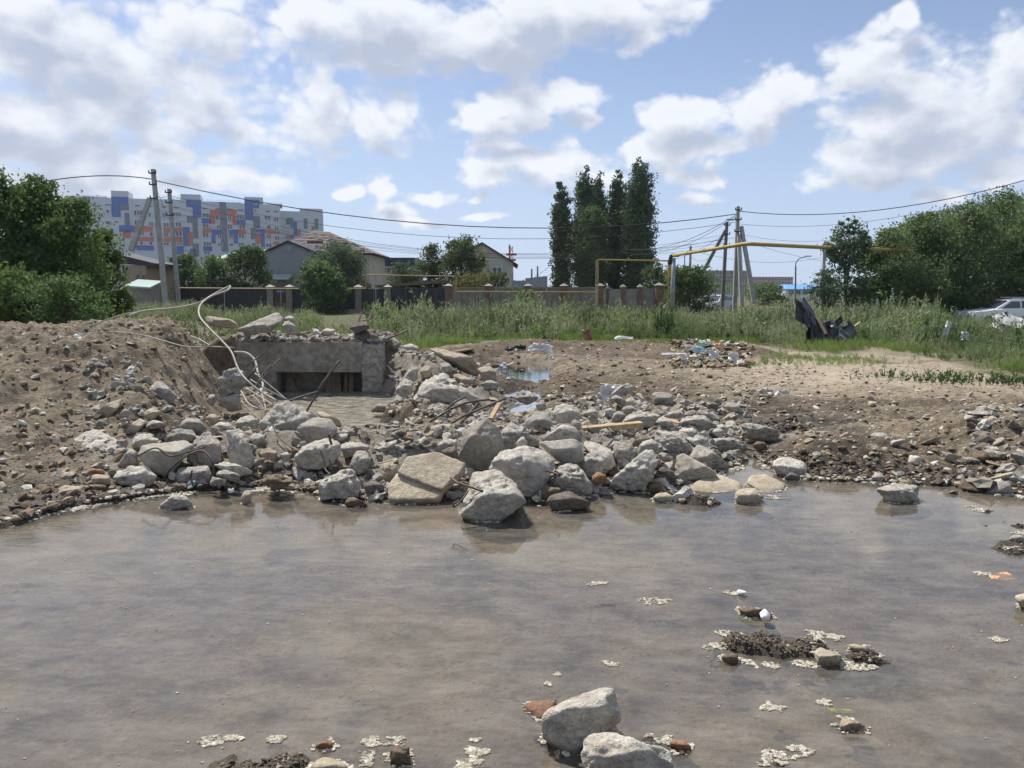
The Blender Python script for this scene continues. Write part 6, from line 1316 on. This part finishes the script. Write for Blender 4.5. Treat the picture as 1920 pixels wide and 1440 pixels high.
# --- cars
def car(label, px, Y, yaw, mat, z=0.0, wagon=True):
    g = V(px, 560, Y); t_ = thing('parked_car', (g.x, Y, z), label, 'car'); Lc, Wc, Hc = 4.5, 1.75, 1.45
    M4 = Matrix.Translation((g.x, Y, z)) @ Matrix.Rotation(yaw, 4, 'Z')
    def T3(l): return [M4 @ Vector(q) for q in l]
    low = [(-2.2,.28),(-2.25,.6),(-2.1,.82),(-1.1,.95),(1.9,.97),(2.2,.9),(2.25,.5),(2.2,.28)]
    b = MB(); r1 = T3([(x, -Wc / 2, zz_) for x, zz_ in low]); off = (M4.to_3x3() @ Vector((0, Wc, 0))); b.prism(r1, off); b.build('body', M[mat], t_, bevel=.03)
    top = [(-1.15,.94),(-.45,1.38),(.2,1.45),(1.7,1.42),(2.1,.95)]
    b = MB(); b.add(T3([(x, -Wc / 2 + (.18 if zz_ > 1 else .04), zz_) for x, zz_ in top]) + T3([(x, Wc / 2 - (.18 if zz_ > 1 else .04), zz_) for x, zz_ in top]), [(0,1,2,3,4),(9,8,7,6,5),(0,5,6,1),(1,6,7,2),(2,7,8,3),(3,8,9,4),(4,9,5,0)]); b.build('cabin', M[mat], t_)
    for (xa, xb, za, zb_, xa2, xb2) in ((-.85,-.05,1.0,1.32,-.4,-.05),(.03,.85,1.0,1.34,.03,.85),(.95,1.75,1.0,1.32,.95,1.6)):
        for sgn in (-1, 1):
            y0_, y1_ = sgn * (Wc / 2 - .035), sgn * (Wc / 2 - .15); b = MB(); b.hexa(T3([(xa,y0_,za),(xb,y0_,za),(xa,y0_ - sgn*.03,za),(xb,y0_ - sgn*.03,za),(xa2,y1_,zb_),(xb2,y1_,zb_),(xa2,y1_ - sgn*.03,zb_),(xb2,y1_ - sgn*.03,zb_)])); b.build('side_window', M['glass_dark'], t_)
    b = MB(); b.hexa(T3([(-1.12,-.7,1.0),(-1.12,.7,1.0),(-1.05,-.7,.98),(-1.05,.7,.98),(-.52,-.62,1.36),(-.52,.62,1.36),(-.45,-.62,1.34),(-.45,.62,1.34)])); b.build('windscreen', M['glass_dark'], t_)
    for sgn in (-1, 1): b = MB(); p, q = T3([(-.3, sgn * .62, 1.5), (1.5, sgn * .62, 1.5)]); b.bar(p, q, .04, .05); b.build('roof_rail', M['galv'], t_)
    for x in (-1.4, 1.35):
        for sgn in (-1, 1):
            p, q = T3([(x, sgn * .72, .32), (x, sgn * .90, .32)]); w = MB().tube([p, q], .32, 16).build('wheel', M['rubber'], t_); p, q = T3([(x, sgn * .80, .32), (x, sgn * .915, .32)]); MB().tube([p, q], .19, 12).build('rim', M['galv'], w)
    for sgn in (-1, 1): b = MB(); p = T3([(-2.2, sgn * .6, .7)])[0]; b.box(p, (.12, .3, .16)); b.build('headlight', M['pvc'], t_)
car('white estate car at the right edge half hidden by weeds', 1900, 36.5, R(-8), 'carw', -.15)
car('silver car roof showing above the weeds by the poles', 1342, 62, R(50), 'cars', -.05)
# --- black sheet metal wreckage
def wreck():
    g = V(1545, 645, 22); t_ = thing('sheet_metal_heap', (g.x, 22, 0), 'heap of torn black sheet metal with a splintered plank in the weeds', 'scrap metal'); Y0 = 22
    def sheet(pts, name, mat, th=.012, dents=.06, n=7):
        # bilinear crumpled sheet between four corners
        a, b_, c_, d = [V(*p) for p in pts]; vs = []
        for j in range(n):
            for i in range(n):
                u, v_ = i / (n - 1), j / (n - 1); p = a.lerp(b_, u).lerp(d.lerp(c_, u), v_); p += Vector((0, 1, .3)) * dents * float(vnoise(np.array([u * 3.3 + pts[0][0]]), np.array([v_ * 3.1 + pts[0][1]]))[0]) * (1 + abs(math.sin(u * 9)) * .6); vs.append(p)
        bb = MB(); bb.add(vs, [(j * n + i, j * n + i + 1, (j + 1) * n + i + 1, (j + 1) * n + i) for j in range(n - 1) for i in range(n - 1)]); o = bb.build(name, M[mat], t_); md = o.modifiers.new('thickness', 'SOLIDIFY'); md.thickness = th
    sheet([(1492,560,22.1),(1500,566,21.9),(1533,620,21.6),(1492,600,22)], 'bent_sheet', 'black'); sheet([(1500,566,21.9),(1508,557,22.2),(1543,612,22),(1533,620,21.6)], 'bent_sheet', 'black')
    sheet([(1507,585,21.7),(1540,604,21.5),(1545,632,21.4),(1512,636,21.5)], 'bent_sheet', 'black', dents=.15); sheet([(1508,607,21.5),(1530,612,21.3),(1528,650,21.2),(1507,645,21.4)], 'bent_sheet', 'black', dents=.2)
    sheet([(1555,611,21.8),(1576,590,21.7),(1580,600,21.9),(1562,625,21.8)], 'bent_sheet', 'dgreen', dents=.05); sheet([(1560,612,21.5),(1600,605,21.8),(1612,632,21.8),(1566,640,21.4)], 'bent_sheet', 'black', dents=.2)
    sheet([(1536,605,21.7),(1566,602,21.7),(1580,652,21.2),(1530,655,21.2)], 'bent_sheet', 'black', dents=.22); sheet([(1558,620,21.1),(1575,612,21.2),(1582,645,21.1),(1562,650,21.0)], 'bent_sheet', 'dgreen', dents=.05)
    sheet([(1575,615,21.1),(1592,628,21.2),(1580,640,21.1),(1570,632,21.1)], 'torn_edge', 'galv', dents=.08); sheet([(1515,640,21.3),(1560,640,21.3),(1560,662,21.2),(1510,662,21.2)], 'bent_sheet', 'black', dents=.25)
    b = MB(); b.bar(V(1530,591,21.3), V(1549,626,21.0), .07, .04); b.build('plank', M['wood'], t_); b = MB(); b.bar(V(1602,612,21.6), V(1612,604,21.8), .05, .03); b.build('plank', M['wood'], t_)
wreck()
def wreck2():
    g = V(1880, 610, 24); t_ = thing('torn_panel_heap', (g.x, 24, 0), 'heap of torn white and grey panels in the weeds before the white car', 'scrap'); 
    for k, (a, mat, n_) in enumerate([(((1858,592,24),(1885,588,24),(1900,612,23.7),(1875,606,23.7)),'white','panel'),(((1872,600,23.8),(1890,586,24.1),(1905,620,23.8),(1880,626,23.6)),'dgreen','panel'),(((1852,612,23.5),(1868,606,23.5),(1884,616,23.4),(1876,622,23.3)),'white','panel'),
        (((1890,590,24),(1925,600,24),(1930,610,23.8),(1895,606,23.8)),'white','panel'),(((1898,608,23.7),(1925,606,23.7),(1925,625,23.5),(1902,622,23.5)),'white','panel'),(((1870,623,23.3),(1885,622,23.3),(1898,640,23.0),(1890,645,23.0)),'galv','panel')]):
        P = [V(*q) for q in a]; vs = []
        for j in range(6):
            for i in range(6): u, v_ = i / 5, j / 5; p = P[0].lerp(P[1], u).lerp(P[3].lerp(P[2], u), v_); p += Vector((0, .12, .05)) * float(vnoise(np.array([u * 4 + k]), np.array([v_ * 4.]))[0]); vs.append(p)
        b = MB(); b.add(vs, [(j * 6 + i, j * 6 + i + 1, (j + 1) * 6 + i + 1, (j + 1) * 6 + i) for j in range(5) for i in range(5)]); o = b.build('panel', M[mat], t_); md = o.modifiers.new('thickness', 'SOLIDIFY'); md.thickness = .015
wreck2()
# ------------------------------------------------------------------ foliage
def leaf_mat(name, c_lo, c_hi, tr=.35, hue=.0):
    patchy = name.startswith('weed')
    m, t, o = new_mat(name); r = geo(t, 'Random Per Island'); p = geo(t); n = noise_n(t, 1.1, 3, .5, p)
    nb = noise_n(t, .33, 4, .6, p)
    f = mth('ADD', mth('MULTIPLY', r, .5, tree=t), mth('ADD', mth('MULTIPLY', mrange(n.outputs[0], .3, .7, tree=t), .25, tree=t), mth('MULTIPLY', mrange(nb.outputs[0], .35, .65, tree=t), .25 if not patchy else .6, tree=t), tree=t), tree=t)
    if patchy: f = mth('SUBTRACT', f, .18, tree=t, clamp=True)
    col = mixc(f, c_lo, c_hi, tree=t)
    d = t.nodes.new('ShaderNodeBsdfPrincipled'); t.links.new(col, d.inputs['Base Color']); d.inputs['Roughness'].default_value = .65; d.inputs['Specular IOR Level'].default_value = .15
    tl = t.nodes.new('ShaderNodeBsdfTranslucent'); hs = t.nodes.new('ShaderNodeHueSaturation'); hs.inputs['Hue'].default_value = .48; hs.inputs['Value'].default_value = 1.3; t.links.new(col, hs.inputs['Color']); t.links.new(hs.outputs[0], tl.inputs[0])
    mx = t.nodes.new('ShaderNodeMixShader'); mx.inputs[0].default_value = tr; t.links.new(d.outputs[0], mx.inputs[1]); t.links.new(tl.outputs[0], mx.inputs[2]); t.links.new(mx.outputs[0], o.inputs[0]); M[name] = m; return m
leaf_mat('leaf_left', (.028,.055,.018), (0.149, 0.236, 0.070)); leaf_mat('leaf_elm', (0.049, 0.084, 0.034), (0.161, 0.231, 0.091)); leaf_mat('leaf_poplar', (0.030, 0.060, 0.027), (0.100, 0.156, 0.069), .2)
leaf_mat('leaf_yard', (0.034, 0.065, 0.026), (0.111, 0.169, 0.058)); leaf_mat('leaf_blue', (0.039, 0.072, 0.039), (0.111, 0.163, 0.085)); leaf_mat('leaf_big', (0.041, 0.084, 0.029), (0.120, 0.198, 0.066)); leaf_mat('leaf_yel', (.08, .09, .025), (.20, .19, .06))
leaf_mat('weed_sage', (.085, .125, .05), (.31, .355, .205), .35); leaf_mat('weed_green', (.07, .125, .03), (.19, .28, .08), .4); leaf_mat('weed_dry', (.20, .165, .09), (.40, .34, .21), .3); leaf_mat('weed_dark', (.04, .08, .025), (.10, .165, .055))
M['bark'] = simple('bark', (.13, .105, .08), .9, .3, 8, .6)
def quads_from(C_, A_, B_):
    v = np.stack([C_ - A_, C_ + B_, C_ + A_, C_ - B_], 1).reshape(-1, 3); f = np.arange(len(C_) * 4).reshape(-1, 4); return v, f
def rand_dirs(n, rs, up=0.0):
    d = rs.normal(size=(n, 3)); d[:, 2] += up; return d / np.linalg.norm(d, axis=1)[:, None]
def crown(lobes, n, size, rs, clump=.16, shell=.62, per=26, asp=.5, droop=-.3):
    vol = np.array([l[3] * l[4] * l[5] for l in lobes]) ** .67; cnt = np.maximum(1, (n / per * vol / vol.sum())).astype(int); cs = []; rad = []
    for l, k in zip(lobes, cnt):
        d = rand_dirs(k, rs); r = shell + (1.03 - shell) * rs.rand(k) ** .6; bump = 1 + .16 * vnoise(d[:, 0] * 3 + l[0], d[:, 1] * 3 + l[1], d[:, 2] * 3, s=8)
        cs.append(np.array(l[:3]) + d * np.array(l[3:6]) * (r * bump)[:, None]); rad.append(np.full(k, clump * np.mean(l[3:6])))
    cs = np.vstack(cs); rad = np.concatenate(rad); rad *= rs.uniform(.6, 1.5, len(rad)); cs = cs[cs[:, 2] > .05]; rad = rad[:len(cs)]
    idx = np.repeat(np.arange(len(cs)), per); P = cs[idx] + np.clip(rs.normal(size=(len(idx), 3)), -1.5, 1.5) * rad[idx][:, None] * np.array([1, 1, .7])
    P = P[P[:, 2] > .02]; m_ = len(P); a = rand_dirs(m_, rs, droop); b_ = np.cross(a, rand_dirs(m_, rs)); b_ /= np.linalg.norm(b_, axis=1)[:, None] + 1e-9
    s = size * rs.uniform(.6, 1.3, m_)[:, None]; return quads_from(P, a * s * .5, b_ * s * .5 * asp)
TC = [0]
def tree(label, px, top, wpx, Y, mat='leaf_yard', n=5000, size=.16, kind='round', z0=.12, trunk=.1, name='tree', cat='tree', base_frac=.1, dx=0, stems=1, clump=.16, per=24, depth=.8, asp=.5):
    TC[0] += 1; rs = np.random.RandomState(TC[0] * 13); rg = random.Random(TC[0]); q = V(px, top, Y); x0 = q.x + dx; H = q.z - z0; W = wpx / F * Y / 2
    t_ = thing(name, (x0, Y, z0), label, cat); lobes = []
    if kind == 'poplar':
        k = 18
        for i in range(k):
            f = i / (k - 1); w = W * .80 * (.60 + .45 * math.sin(min(1, f * 1.25 + .15) * math.pi * .62)) * math.sqrt(max(.10, 1 - max(0, (f - .62) / .40) ** 2))
            lobes.append((rg.uniform(-.22, .22) * W, rg.uniform(-.2, .2) * W, H * (.05 + .87 * f), w * .95, w * .95, H * .075))
            lobes.append((rg.uniform(-.45, .45) * W * (1 - f * .6), rg.uniform(-.4, .4) * W, H * (.08 + .80 * f), w * .5, w * .5, H * .07))
    else:
        k = 9 if kind == 'round' else 12; lobes.append((0, 0, H * (.5 + base_frac * .5), W * .72, W * .72 * depth, H * (.48 - base_frac * .45)))
        for i in range(k):
            a = rg.uniform(0, 6.28); f = rg.uniform(base_frac + .08, .86); rr = W * .62 * math.sqrt(max(.1, 1 - ((f - .45) / .62) ** 2)); s = W * rg.uniform(.28, .45)
            lobes.append((math.cos(a) * rr, math.sin(a) * rr * depth, H * f, s, s, s * rg.uniform(.7, 1.0)))
        lobes.append((rg.uniform(-.1, .1) * W, 0, H - W * .30, W * .32, W * .32, W * .30))
    v, f = crown(lobes, int(n * (1.65 if kind != 'poplar' else 1.9)), size * (1.12 if kind != 'poplar' else 1.15), rs, clump * (1.45 if kind != 'poplar' else 1.7), per=per, asp=asp); o = link('crown', mesh_np('crown', v, f), M[mat], t_)
    b = MB(); 
    for s_ in range(stems):
        a = rg.uniform(0, 6.28); r0 = trunk / math.sqrt(stems); tip = Vector((math.cos(a) * W * .3 * (stems > 1), math.sin(a) * W * .3 * (stems > 1), H * .86)); P = [Vector((math.cos(a) * trunk * (stems > 1), math.sin(a) * trunk * (stems > 1), -.1)), tip * .35 + Vector((rg.uniform(-.1, .1), 0, 0)) * W, tip * .7 + Vector((rg.uniform(-.12, .12), 0, 0)) * W, tip]
        P = catmull(P, 4); b.tube([p + Vector((x0, Y, z0)) for p in P], [r0 * (1 - .85 * i / (len(P) - 1)) for i in range(len(P))], 7)
        for l in lobes[1:: (2 if kind == 'poplar' else 1)]:
            if rg.random() < .8 / stems + .15:
                j = min(len(P) - 2, max(1, int((l[2] / H) * .7 * len(P)))); e_ = Vector(l[:3]); m_ = P[j].lerp(e_, .5) + Vector((0, 0, .05 * H)); b.tube([q_ + Vector((x0, Y, z0)) for q_ in catmull([P[j], m_, e_], 3)], [r0 * .45, r0 * .4, r0 * .34, r0 * .3, r0 * .25, r0 * .18, r0 * .1][:7] if len(catmull([P[j], m_, e_], 3)) == 7 else r0 * .25, 5)
    b.build('trunk', M['bark'], t_, smooth=True); return t_
tree('leafy tree cut by the left edge of view', -30, 318, 190, 17.5, 'leaf_left', 15000, .085, z0=.3, base_frac=0, stems=3, clump=.13)
tree('second tall tree from the left edge over the mound', 62, 330, 170, 18.5, 'leaf_left', 15000, .085, z0=.3, base_frac=0, stems=3, clump=.13)
tree('tree leaning right of the second tall left tree', 132, 372, 140, 18.0, 'leaf_left', 12000, .085, z0=.25, base_frac=0, stems=3, clump=.13)
tree('lowest tree at the right end of the left thicket', 188, 428, 90, 19.5, 'leaf_left', 8000, .085, z0=.2, base_frac=0, stems=3, clump=.15)
tree('low leafy bush at the foot of the left thicket', 120, 520, 170, 15.5, 'leaf_big', 5000, .07, z0=.45, base_frac=0, stems=3, name='bush', cat='bush')
tree('left most bush at the foot of the left thicket', 10, 500, 170, 15.8, 'leaf_left', 6000, .075, z0=.45, base_frac=0, stems=3, name='bush', cat='bush')
tree('tallest poplar at the right of the poplar row', 1200, 290, 68, 75, 'leaf_poplar', 14000, .24, 'poplar', trunk=.3)
tree('poplar second from the right in the row', 1160, 314, 46, 77, 'leaf_poplar', 9000, .24, 'poplar', trunk=.25)
tree('left most poplar standing a little apart', 1055, 334, 42, 75, 'leaf_poplar', 9000, .24, 'poplar', trunk=.25)
tree('poplar with a double top second from the left', 1098, 308, 46, 77, 'leaf_poplar', 10000, .24, 'poplar', trunk=.25)
tree('poplar close behind the double topped one', 1123, 320, 44, 79, 'leaf_poplar', 9000, .24, 'poplar', trunk=.25)
tree('broad leafed tree growing among the poplars', 1105, 385, 84, 73, 'leaf_yard', 9000, .22, base_frac=.02, trunk=.2)
tree('bluish willow like tree right of the clapboard gable', 632, 452, 128, 57, 'leaf_blue', 9000, .18, z0=0, base_frac=.05, stems=3)
tree('broad leafed vine bush hanging over the dark fence', 600, 490, 92, 50.5, 'leaf_big', 3600, .24, z0=0, base_frac=0, stems=2, name='bush', cat='bush')
tree('dark fruit tree below the mint roof', 465, 462, 88, 56, 'leaf_yard', 5500, .2, base_frac=.1, stems=2)
tree('rounded fruit tree left of the dark one', 400, 480, 80, 55, 'leaf_big', 4800, .2, base_frac=.1)
tree('small tree between the two left poles', 345, 478, 76, 56, 'leaf_yard', 4800, .2, base_frac=.1)
tree('tree behind the tallest left pole', 300, 490, 64, 60, 'leaf_left', 3600, .2, base_frac=.1)
tree('pointed dark tree in the middle yards', 868, 442, 92, 60, 'leaf_yard', 8000, .18, base_frac=.05, trunk=.14)
tree('smaller pointed tree left of the middle dark one', 806, 456, 64, 62, 'leaf_yard', 5500, .18, base_frac=.05)
tree('low bushy tree before the navy building', 757, 492, 84, 60, 'leaf_blue', 4500, .18, base_frac=.05)
tree('yellowish low shrub over the block wall', 884, 510, 84, 55, 'leaf_yel', 2500, .16, base_frac=.2, name='bush', cat='bush')
tree('green shrub right of the yellowish one', 925, 508, 60, 57, 'leaf_yard', 2500, .18, base_frac=.1, name='bush', cat='bush')
tree('bushy tree at the foot of the wooden pole prop', 1300, 500, 104, 50, 'leaf_elm', 6500, .17, z0=0, base_frac=.0, stems=3)
tree('dark bush between poplars and gas main elbow', 1232, 493, 66, 62, 'leaf_yard', 3500, .2, z0=0, base_frac=.0, name='bush', cat='bush')
tree('low round bush right of the wooden pole', 1432, 530, 84, 90, 'leaf_elm', 2200, .26, z0=0, base_frac=.0, name='bush', cat='bush')
tree('airy young elm with visible branches left of the right grove', 1592, 405, 104, 36, 'leaf_blue', 5200, .13, base_frac=.12, stems=4, clump=.10, trunk=.12)
tree('low elm shoot below the airy young elm', 1555, 505, 80, 35, 'leaf_blue', 1900, .11, base_frac=.0, stems=3, name='bush', cat='bush', clump=.2)
tree('elm second from left in the right grove', 1668, 428, 120, 38, 'leaf_elm', 9000, .14, base_frac=0, stems=3)
tree('elm third from left in the right grove', 1742, 396, 140, 40, 'leaf_elm', 11000, .14, base_frac=0, stems=3)
tree('elm in the middle of the right grove', 1812, 378, 140, 39, 'leaf_elm', 11000, .14, base_frac=0, stems=3)
tree('tallest elm near the right edge', 1875, 352, 150, 41, 'leaf_elm', 12000, .14, base_frac=0, stems=3)
tree('elm cut by the right edge', 1962, 345, 170, 39, 'leaf_elm', 10000, .15, base_frac=0, stems=3)
tree('elm filling the gap behind the right grove', 1705, 420, 130, 46, 'leaf_elm', 7000, .17, base_frac=0, stems=2)
tree('second elm filling the back of the right grove', 1780, 392, 150, 47, 'leaf_elm', 8000, .17, base_frac=0, stems=2)
tree('third elm at the back of the right grove', 1910, 372, 150, 48, 'leaf_elm', 8000, .17, base_frac=0, stems=2)
tree('low elm thicket at the foot of the right grove', 1720, 480, 130, 38, 'leaf_elm', 5000, .13, base_frac=0, stems=3, name='bush', cat='bush')
tree('second low elm thicket at the foot of the right grove', 1800, 470, 120, 40, 'leaf_elm', 5000, .13, base_frac=0, stems=3, name='bush', cat='bush')
# far wooded line
rs = np.random.RandomState(3); lob = [(rs.uniform(-160, 160), rs.uniform(190, 300), rs.uniform(1.0, 2.2), 6, 5, rs.uniform(2, 3.6)) for _ in range(110)]
v, f = crown(lob, 26000, .8, rs, .25, per=20); tag(link('treeline', mesh_np('treeline', v, f), M['leaf_elm']), kind='stuff')
# --- weeds
def weed_protos(kind, K, rs):
    out = []
    for k in range(K):
        C_, A_, B_ = [], [], []
        ns = {'sage': 7, 'grass': 13, 'leafy': 6, 'dry': 7}[kind]
        for s_ in range(ns):
            a = rs.rand() * 6.28; ln = rs.uniform(.6, 1.0); lean = rs.uniform(.05, .45) if kind != 'grass' else rs.uniform(.1, .8); d = np.array([math.cos(a) * lean, math.sin(a) * lean, 1.0]); d /= np.linalg.norm(d); base = np.array([math.cos(a), math.sin(a), 0]) * .06 * rs.rand(); sd_ = np.cross(d, [math.sin(a * 3), math.cos(a * 3), .2]); sd_ /= np.linalg.norm(sd_)
            w = {'sage': .010, 'grass': .018, 'leafy': .012, 'dry': .008}[kind]; C_.append(base + d * ln / 2); A_.append(d * ln / 2); B_.append(sd_ * w)
            if kind != 'grass':
                nl = {'sage': 6, 'leafy': 5, 'dry': 3}[kind]
                for j in range(nl):
                    f = rs.uniform(.2, 1.0); ld = rs.normal(size=3) * .6 + np.array([0, 0, .7]) + d * .3; ld /= np.linalg.norm(ld); lw = np.cross(ld, rs.normal(size=3)); lw /= np.linalg.norm(lw); L_ = {'sage': .085, 'leafy': .13, 'dry': .07}[kind] * rs.uniform(.6, 1.3) * (1.3 - f * .6); C_.append(base + d * ln * f + ld * L_ * .5); A_.append(ld * L_); B_.append(lw * L_ * ({'sage': .22, 'leafy': .42, 'dry': .25}[kind]))
        out.append(quads_from(np.array(C_), np.array(A_), np.array(B_)))
    return out
def weeds(name, kind, P, hmin, hmax, mat, seed, hmod=None):
    rs = np.random.RandomState(seed); K = 7; pr_ = weed_protos(kind, K, rs); x, y = P[:, 0], P[:, 1]; h = ground_h(x, y, False)[0]; hs = hmin + (hmax - hmin) * rs.rand(len(x)) ** 1.3
    if hmod is not None: hs = hs * hmod
    V_, F_ = [], []; off = 0; wh = rs.randint(0, K, len(x))
    for k in range(K):
        v, f = pr_[k]; i = np.where(wh == k)[0]; a = rs.rand(len(i)) * 6.28; c_, s_ = np.cos(a)[:, None], np.sin(a)[:, None]; hh = hs[i][:, None]; wdt = hh * rs.uniform(.7, 1.25, (len(i), 1))
        X_ = (v[:, 0] * c_ - v[:, 1] * s_) * wdt + x[i][:, None]; Y_ = (v[:, 0] * s_ + v[:, 1] * c_) * wdt + y[i][:, None]; Z_ = v[:, 2][None] * hh + h[i][:, None]
        V_.append(np.stack([X_, Y_, Z_], -1).reshape(-1, 3)); F_.append((f[None] + (np.arange(len(i)) * len(v))[:, None, None]).reshape(-1, 4) + off); off += len(i) * len(v)
    return tag(link(name, mesh_np(name, np.vstack(V_), np.vstack(F_)), M[mat]), kind='stuff')
def weed_pts(n, seed, near=0., far=45., thr=-1, nsc=.35, power=1.0, edge=0.):
    rs = np.random.RandomState(seed); az = np.arctan(rs.uniform(-.80, .80, n)); fy = front_y(az) + near; u = rs.rand(n) ** power; y = fy * (far / fy) ** u; x = np.tan(az) * y
    k = (vnoise(x * nsc, y * nsc, s=seed) > thr) & (y < far); return np.stack([x[k], y[k]], -1)
def hfac(P):
    px = 960 + F * P[:, 0] / P[:, 1]; fy = front_y(np.arctan2(P[:, 0], P[:, 1])); h = .35 + .65 * sst(0, 6, P[:, 1] - fy)
    h = h * (1 - .72 * sst(585, 615, px) * (1 - sst(690, 712, px)) * sst(16, 24, P[:, 1])); h = h * (1 - .52 * sst(20, 40, P[:, 1]))
    h = h * (1 - .40 * sst(1740, 1790, px) * (1 - sst(35, 38, P[:, 1])) * sst(13, 15, P[:, 1]))
    h = h * (1 - .6 * sst(1475, 1495, px) * (1 - sst(1610, 1630, px)) * (1 - sst(21.5, 22.5, P[:, 1])))
    return h * (1 + .30 * vnoise(P[:, 0] * .35, P[:, 1] * .35, s=19) + .38 * vnoise(P[:, 0] * 1.1, P[:, 1] * 1.1, s=20))
P = weed_pts(8500, 21, .8, 44); weeds('weeds', 'sage', P, .55, 1.45, 'weed_sage', 31, hfac(P))
P = weed_pts(4600, 22, .6, 42, .02, .5); weeds('weeds', 'leafy', P, .45, 1.0, 'weed_green', 32, hfac(P))
P = weed_pts(3600, 27, .5, 40, .22, .45); weeds('weeds', 'leafy', P, .4, .95, 'weed_dark', 37, hfac(P))
P = weed_pts(1800, 23, 1, 42, .2, .5); weeds('weeds', 'dry', P, .5, 1.15, 'weed_dry', 33, hfac(P))
P = weed_pts(9000, 24, -.2, 27, -.4, .8, 1.4); weeds('grass', 'grass', P, .10, .34, 'weed_green', 34)
# sparse tufts on the dirt near the weeds
def patch(cx, cy, rx, ry, n, seed, hmin, hmax, mat='weed_green', kind='grass'):
    rs = np.random.RandomState(seed); g = G(cx, cy, .12); P = np.stack([rs.normal(g.x, rx, n), rs.normal(g.y, ry, n)], -1); weeds('grass', kind, P, hmin, hmax, mat, seed)
patch(1540, 680, .9, .7, 420, 51, .06, .2); patch(1765, 716, .7, .3, 120, 52, .07, .2, 'weed_dark', 'leafy'); patch(1830, 706, .35, .15, 60, 53, .05, .12); patch(1900, 724, .5, .25, 90, 54, .06, .18, 'weed_dark', 'leafy')
patch(1370, 690, .6, .5, 90, 55, .05, .15); patch(1230, 655, 1.6, .6, 300, 56, .06, .2); patch(700, 640, 1.0, .5, 260, 57, .08, .25); patch(930, 655, 2.2, .4, 220, 58, .05, .14); patch(130, 600, 1.6, .5, 260, 59, .08, .2)
# plants one can tell apart
def plant(label, px, py, Y, h, mat, kind='sage', n=14, spread=.35, name='weed_plant'):
    g = V(px, py, Y); TC[0] += 1; rs = np.random.RandomState(TC[0] * 7); pr_ = weed_protos(kind, 3, rs); V_, F_ = [], []; off = 0; z = gz(g.x, Y)
    for i in range(n):
        v, f = pr_[i % 3]; a = rs.rand() * 6.28; s = h * rs.uniform(.6, 1.0); c_, s_ = math.cos(a), math.sin(a); q = np.stack([(v[:, 0] * c_ - v[:, 1] * s_) * s + rs.normal(0, spread * h * .4), (v[:, 0] * s_ + v[:, 1] * c_) * s + rs.normal(0, spread * h * .4), v[:, 2] * s], -1); V_.append(q); F_.append(f + off); off += len(v)
    return tag(link(name, mesh_np(name, np.vstack(V_), np.vstack(F_)), M[mat], None, (g.x, Y, z)), label, 'weed')
plant('feathery sage weed standing behind the culvert rubble', 568, 600, 15.2, .95, 'weed_sage'); plant('second feathery weed behind the culvert rubble near the gate', 600, 600, 16, .9, 'weed_sage'); plant('pale feathery weed at the back of the mound crest', 470, 590, 16, .95, 'weed_sage', n=20, spread=.7)
plant('wide feathery weed on the mound crest below the poles', 410, 590, 16.5, .95, 'weed_sage', n=22, spread=.8); plant('green weed on the crest beside the left thicket', 330, 590, 16, .9, 'weed_sage', n=20, spread=.8); plant('bright weed at the crest by the thicket foot', 270, 595, 15.5, .7, 'weed_green', 'leafy', n=16, spread=.8)
plant('dark spiky weed standing tallest among the middle weeds', 1245, 610, 24, 1.25, 'weed_dark'); plant('broad dark bush like weed below the block wall', 985, 600, 36, 1.6, 'weed_dark', 'leafy', n=18, spread=.7); plant('dark leafy clump left of the block wall weeds', 720, 590, 30, 1.3, 'weed_dark', 'leafy', n=16, spread=.6)
plant('dark round weed low in the right meadow', 1685, 640, 21, .6, 'weed_dark', 'leafy', n=12); plant('weed clump before the short pale wall', 1190, 600, 30, 1.0, 'weed_sage', n=16, spread=.8)
def hollyhock(label, px, top, Y):
    q = V(px, top, Y); z0 = gz(q.x, Y); t_ = thing('hollyhock', (q.x, Y, z0), label, 'flower'); b = MB(); b.tube([(q.x, Y, z0), (q.x + .03, Y, (q.z + z0) / 2), (q.x, Y, q.z)], .012, 5); b.build('stem', M['leaf_big'], t_); rs = np.random.RandomState(int(px))
    for k in range(9):
        f = .45 + .5 * k / 9; c_ = Vector((q.x + rs.uniform(-.06, .06), Y - .03, z0 + (q.z - z0) * f)); b = MB(); r = .05 * (1.25 - f * .6); ring = [c_ + Vector((math.cos(a * 1.047) * r, -.03 + .02 * (a % 2), math.sin(a * 1.047) * r)) for a in range(6)]; b.add([c_ + Vector((0, .01, 0))] + ring, [(0, i + 1, (i + 1) % 6 + 1) for i in range(6)]); b.build('blossom', M['plaster'], t_)
    v, f = crown([(0, 0, (q.z - z0) * .3, .12, .12, (q.z - z0) * .3)], 90, .1, rs, .5, per=10); link('leaves', mesh_np('leaves', v, f), M['leaf_big'], t_)
for i, (px, top, Y_, lab) in enumerate([(1672,532,29,'white flowering hollyhock tallest before the right grove'),(1645,555,29,'hollyhock with sparse white blossoms left of the tallest one'),(1578,540,30,'hollyhock with white blossoms nearest the pipe post'),(1520,560,29,'short hollyhock behind the black sheet metal'),(1600,566,28,'low hollyhock right of the black sheet metal')]): hollyhock(lab, px, top, Y_)
# ------------------------------------------------------------------ air
m, t, o = new_mat('haze_air'); v = t.nodes.new('ShaderNodeVolumePrincipled'); v.inputs['Color'].default_value = (.86, .92, 1, 1); v.inputs['Density'].default_value = .0002; v.inputs['Anisotropy'].default_value = .3
t.links.new(v.outputs[0], o.inputs['Volume'])
b = MB(); b.box((0, 780, 16), (3800, 1720, 35)); hz = b.build('haze', m); tag(hz, kind='stuff')
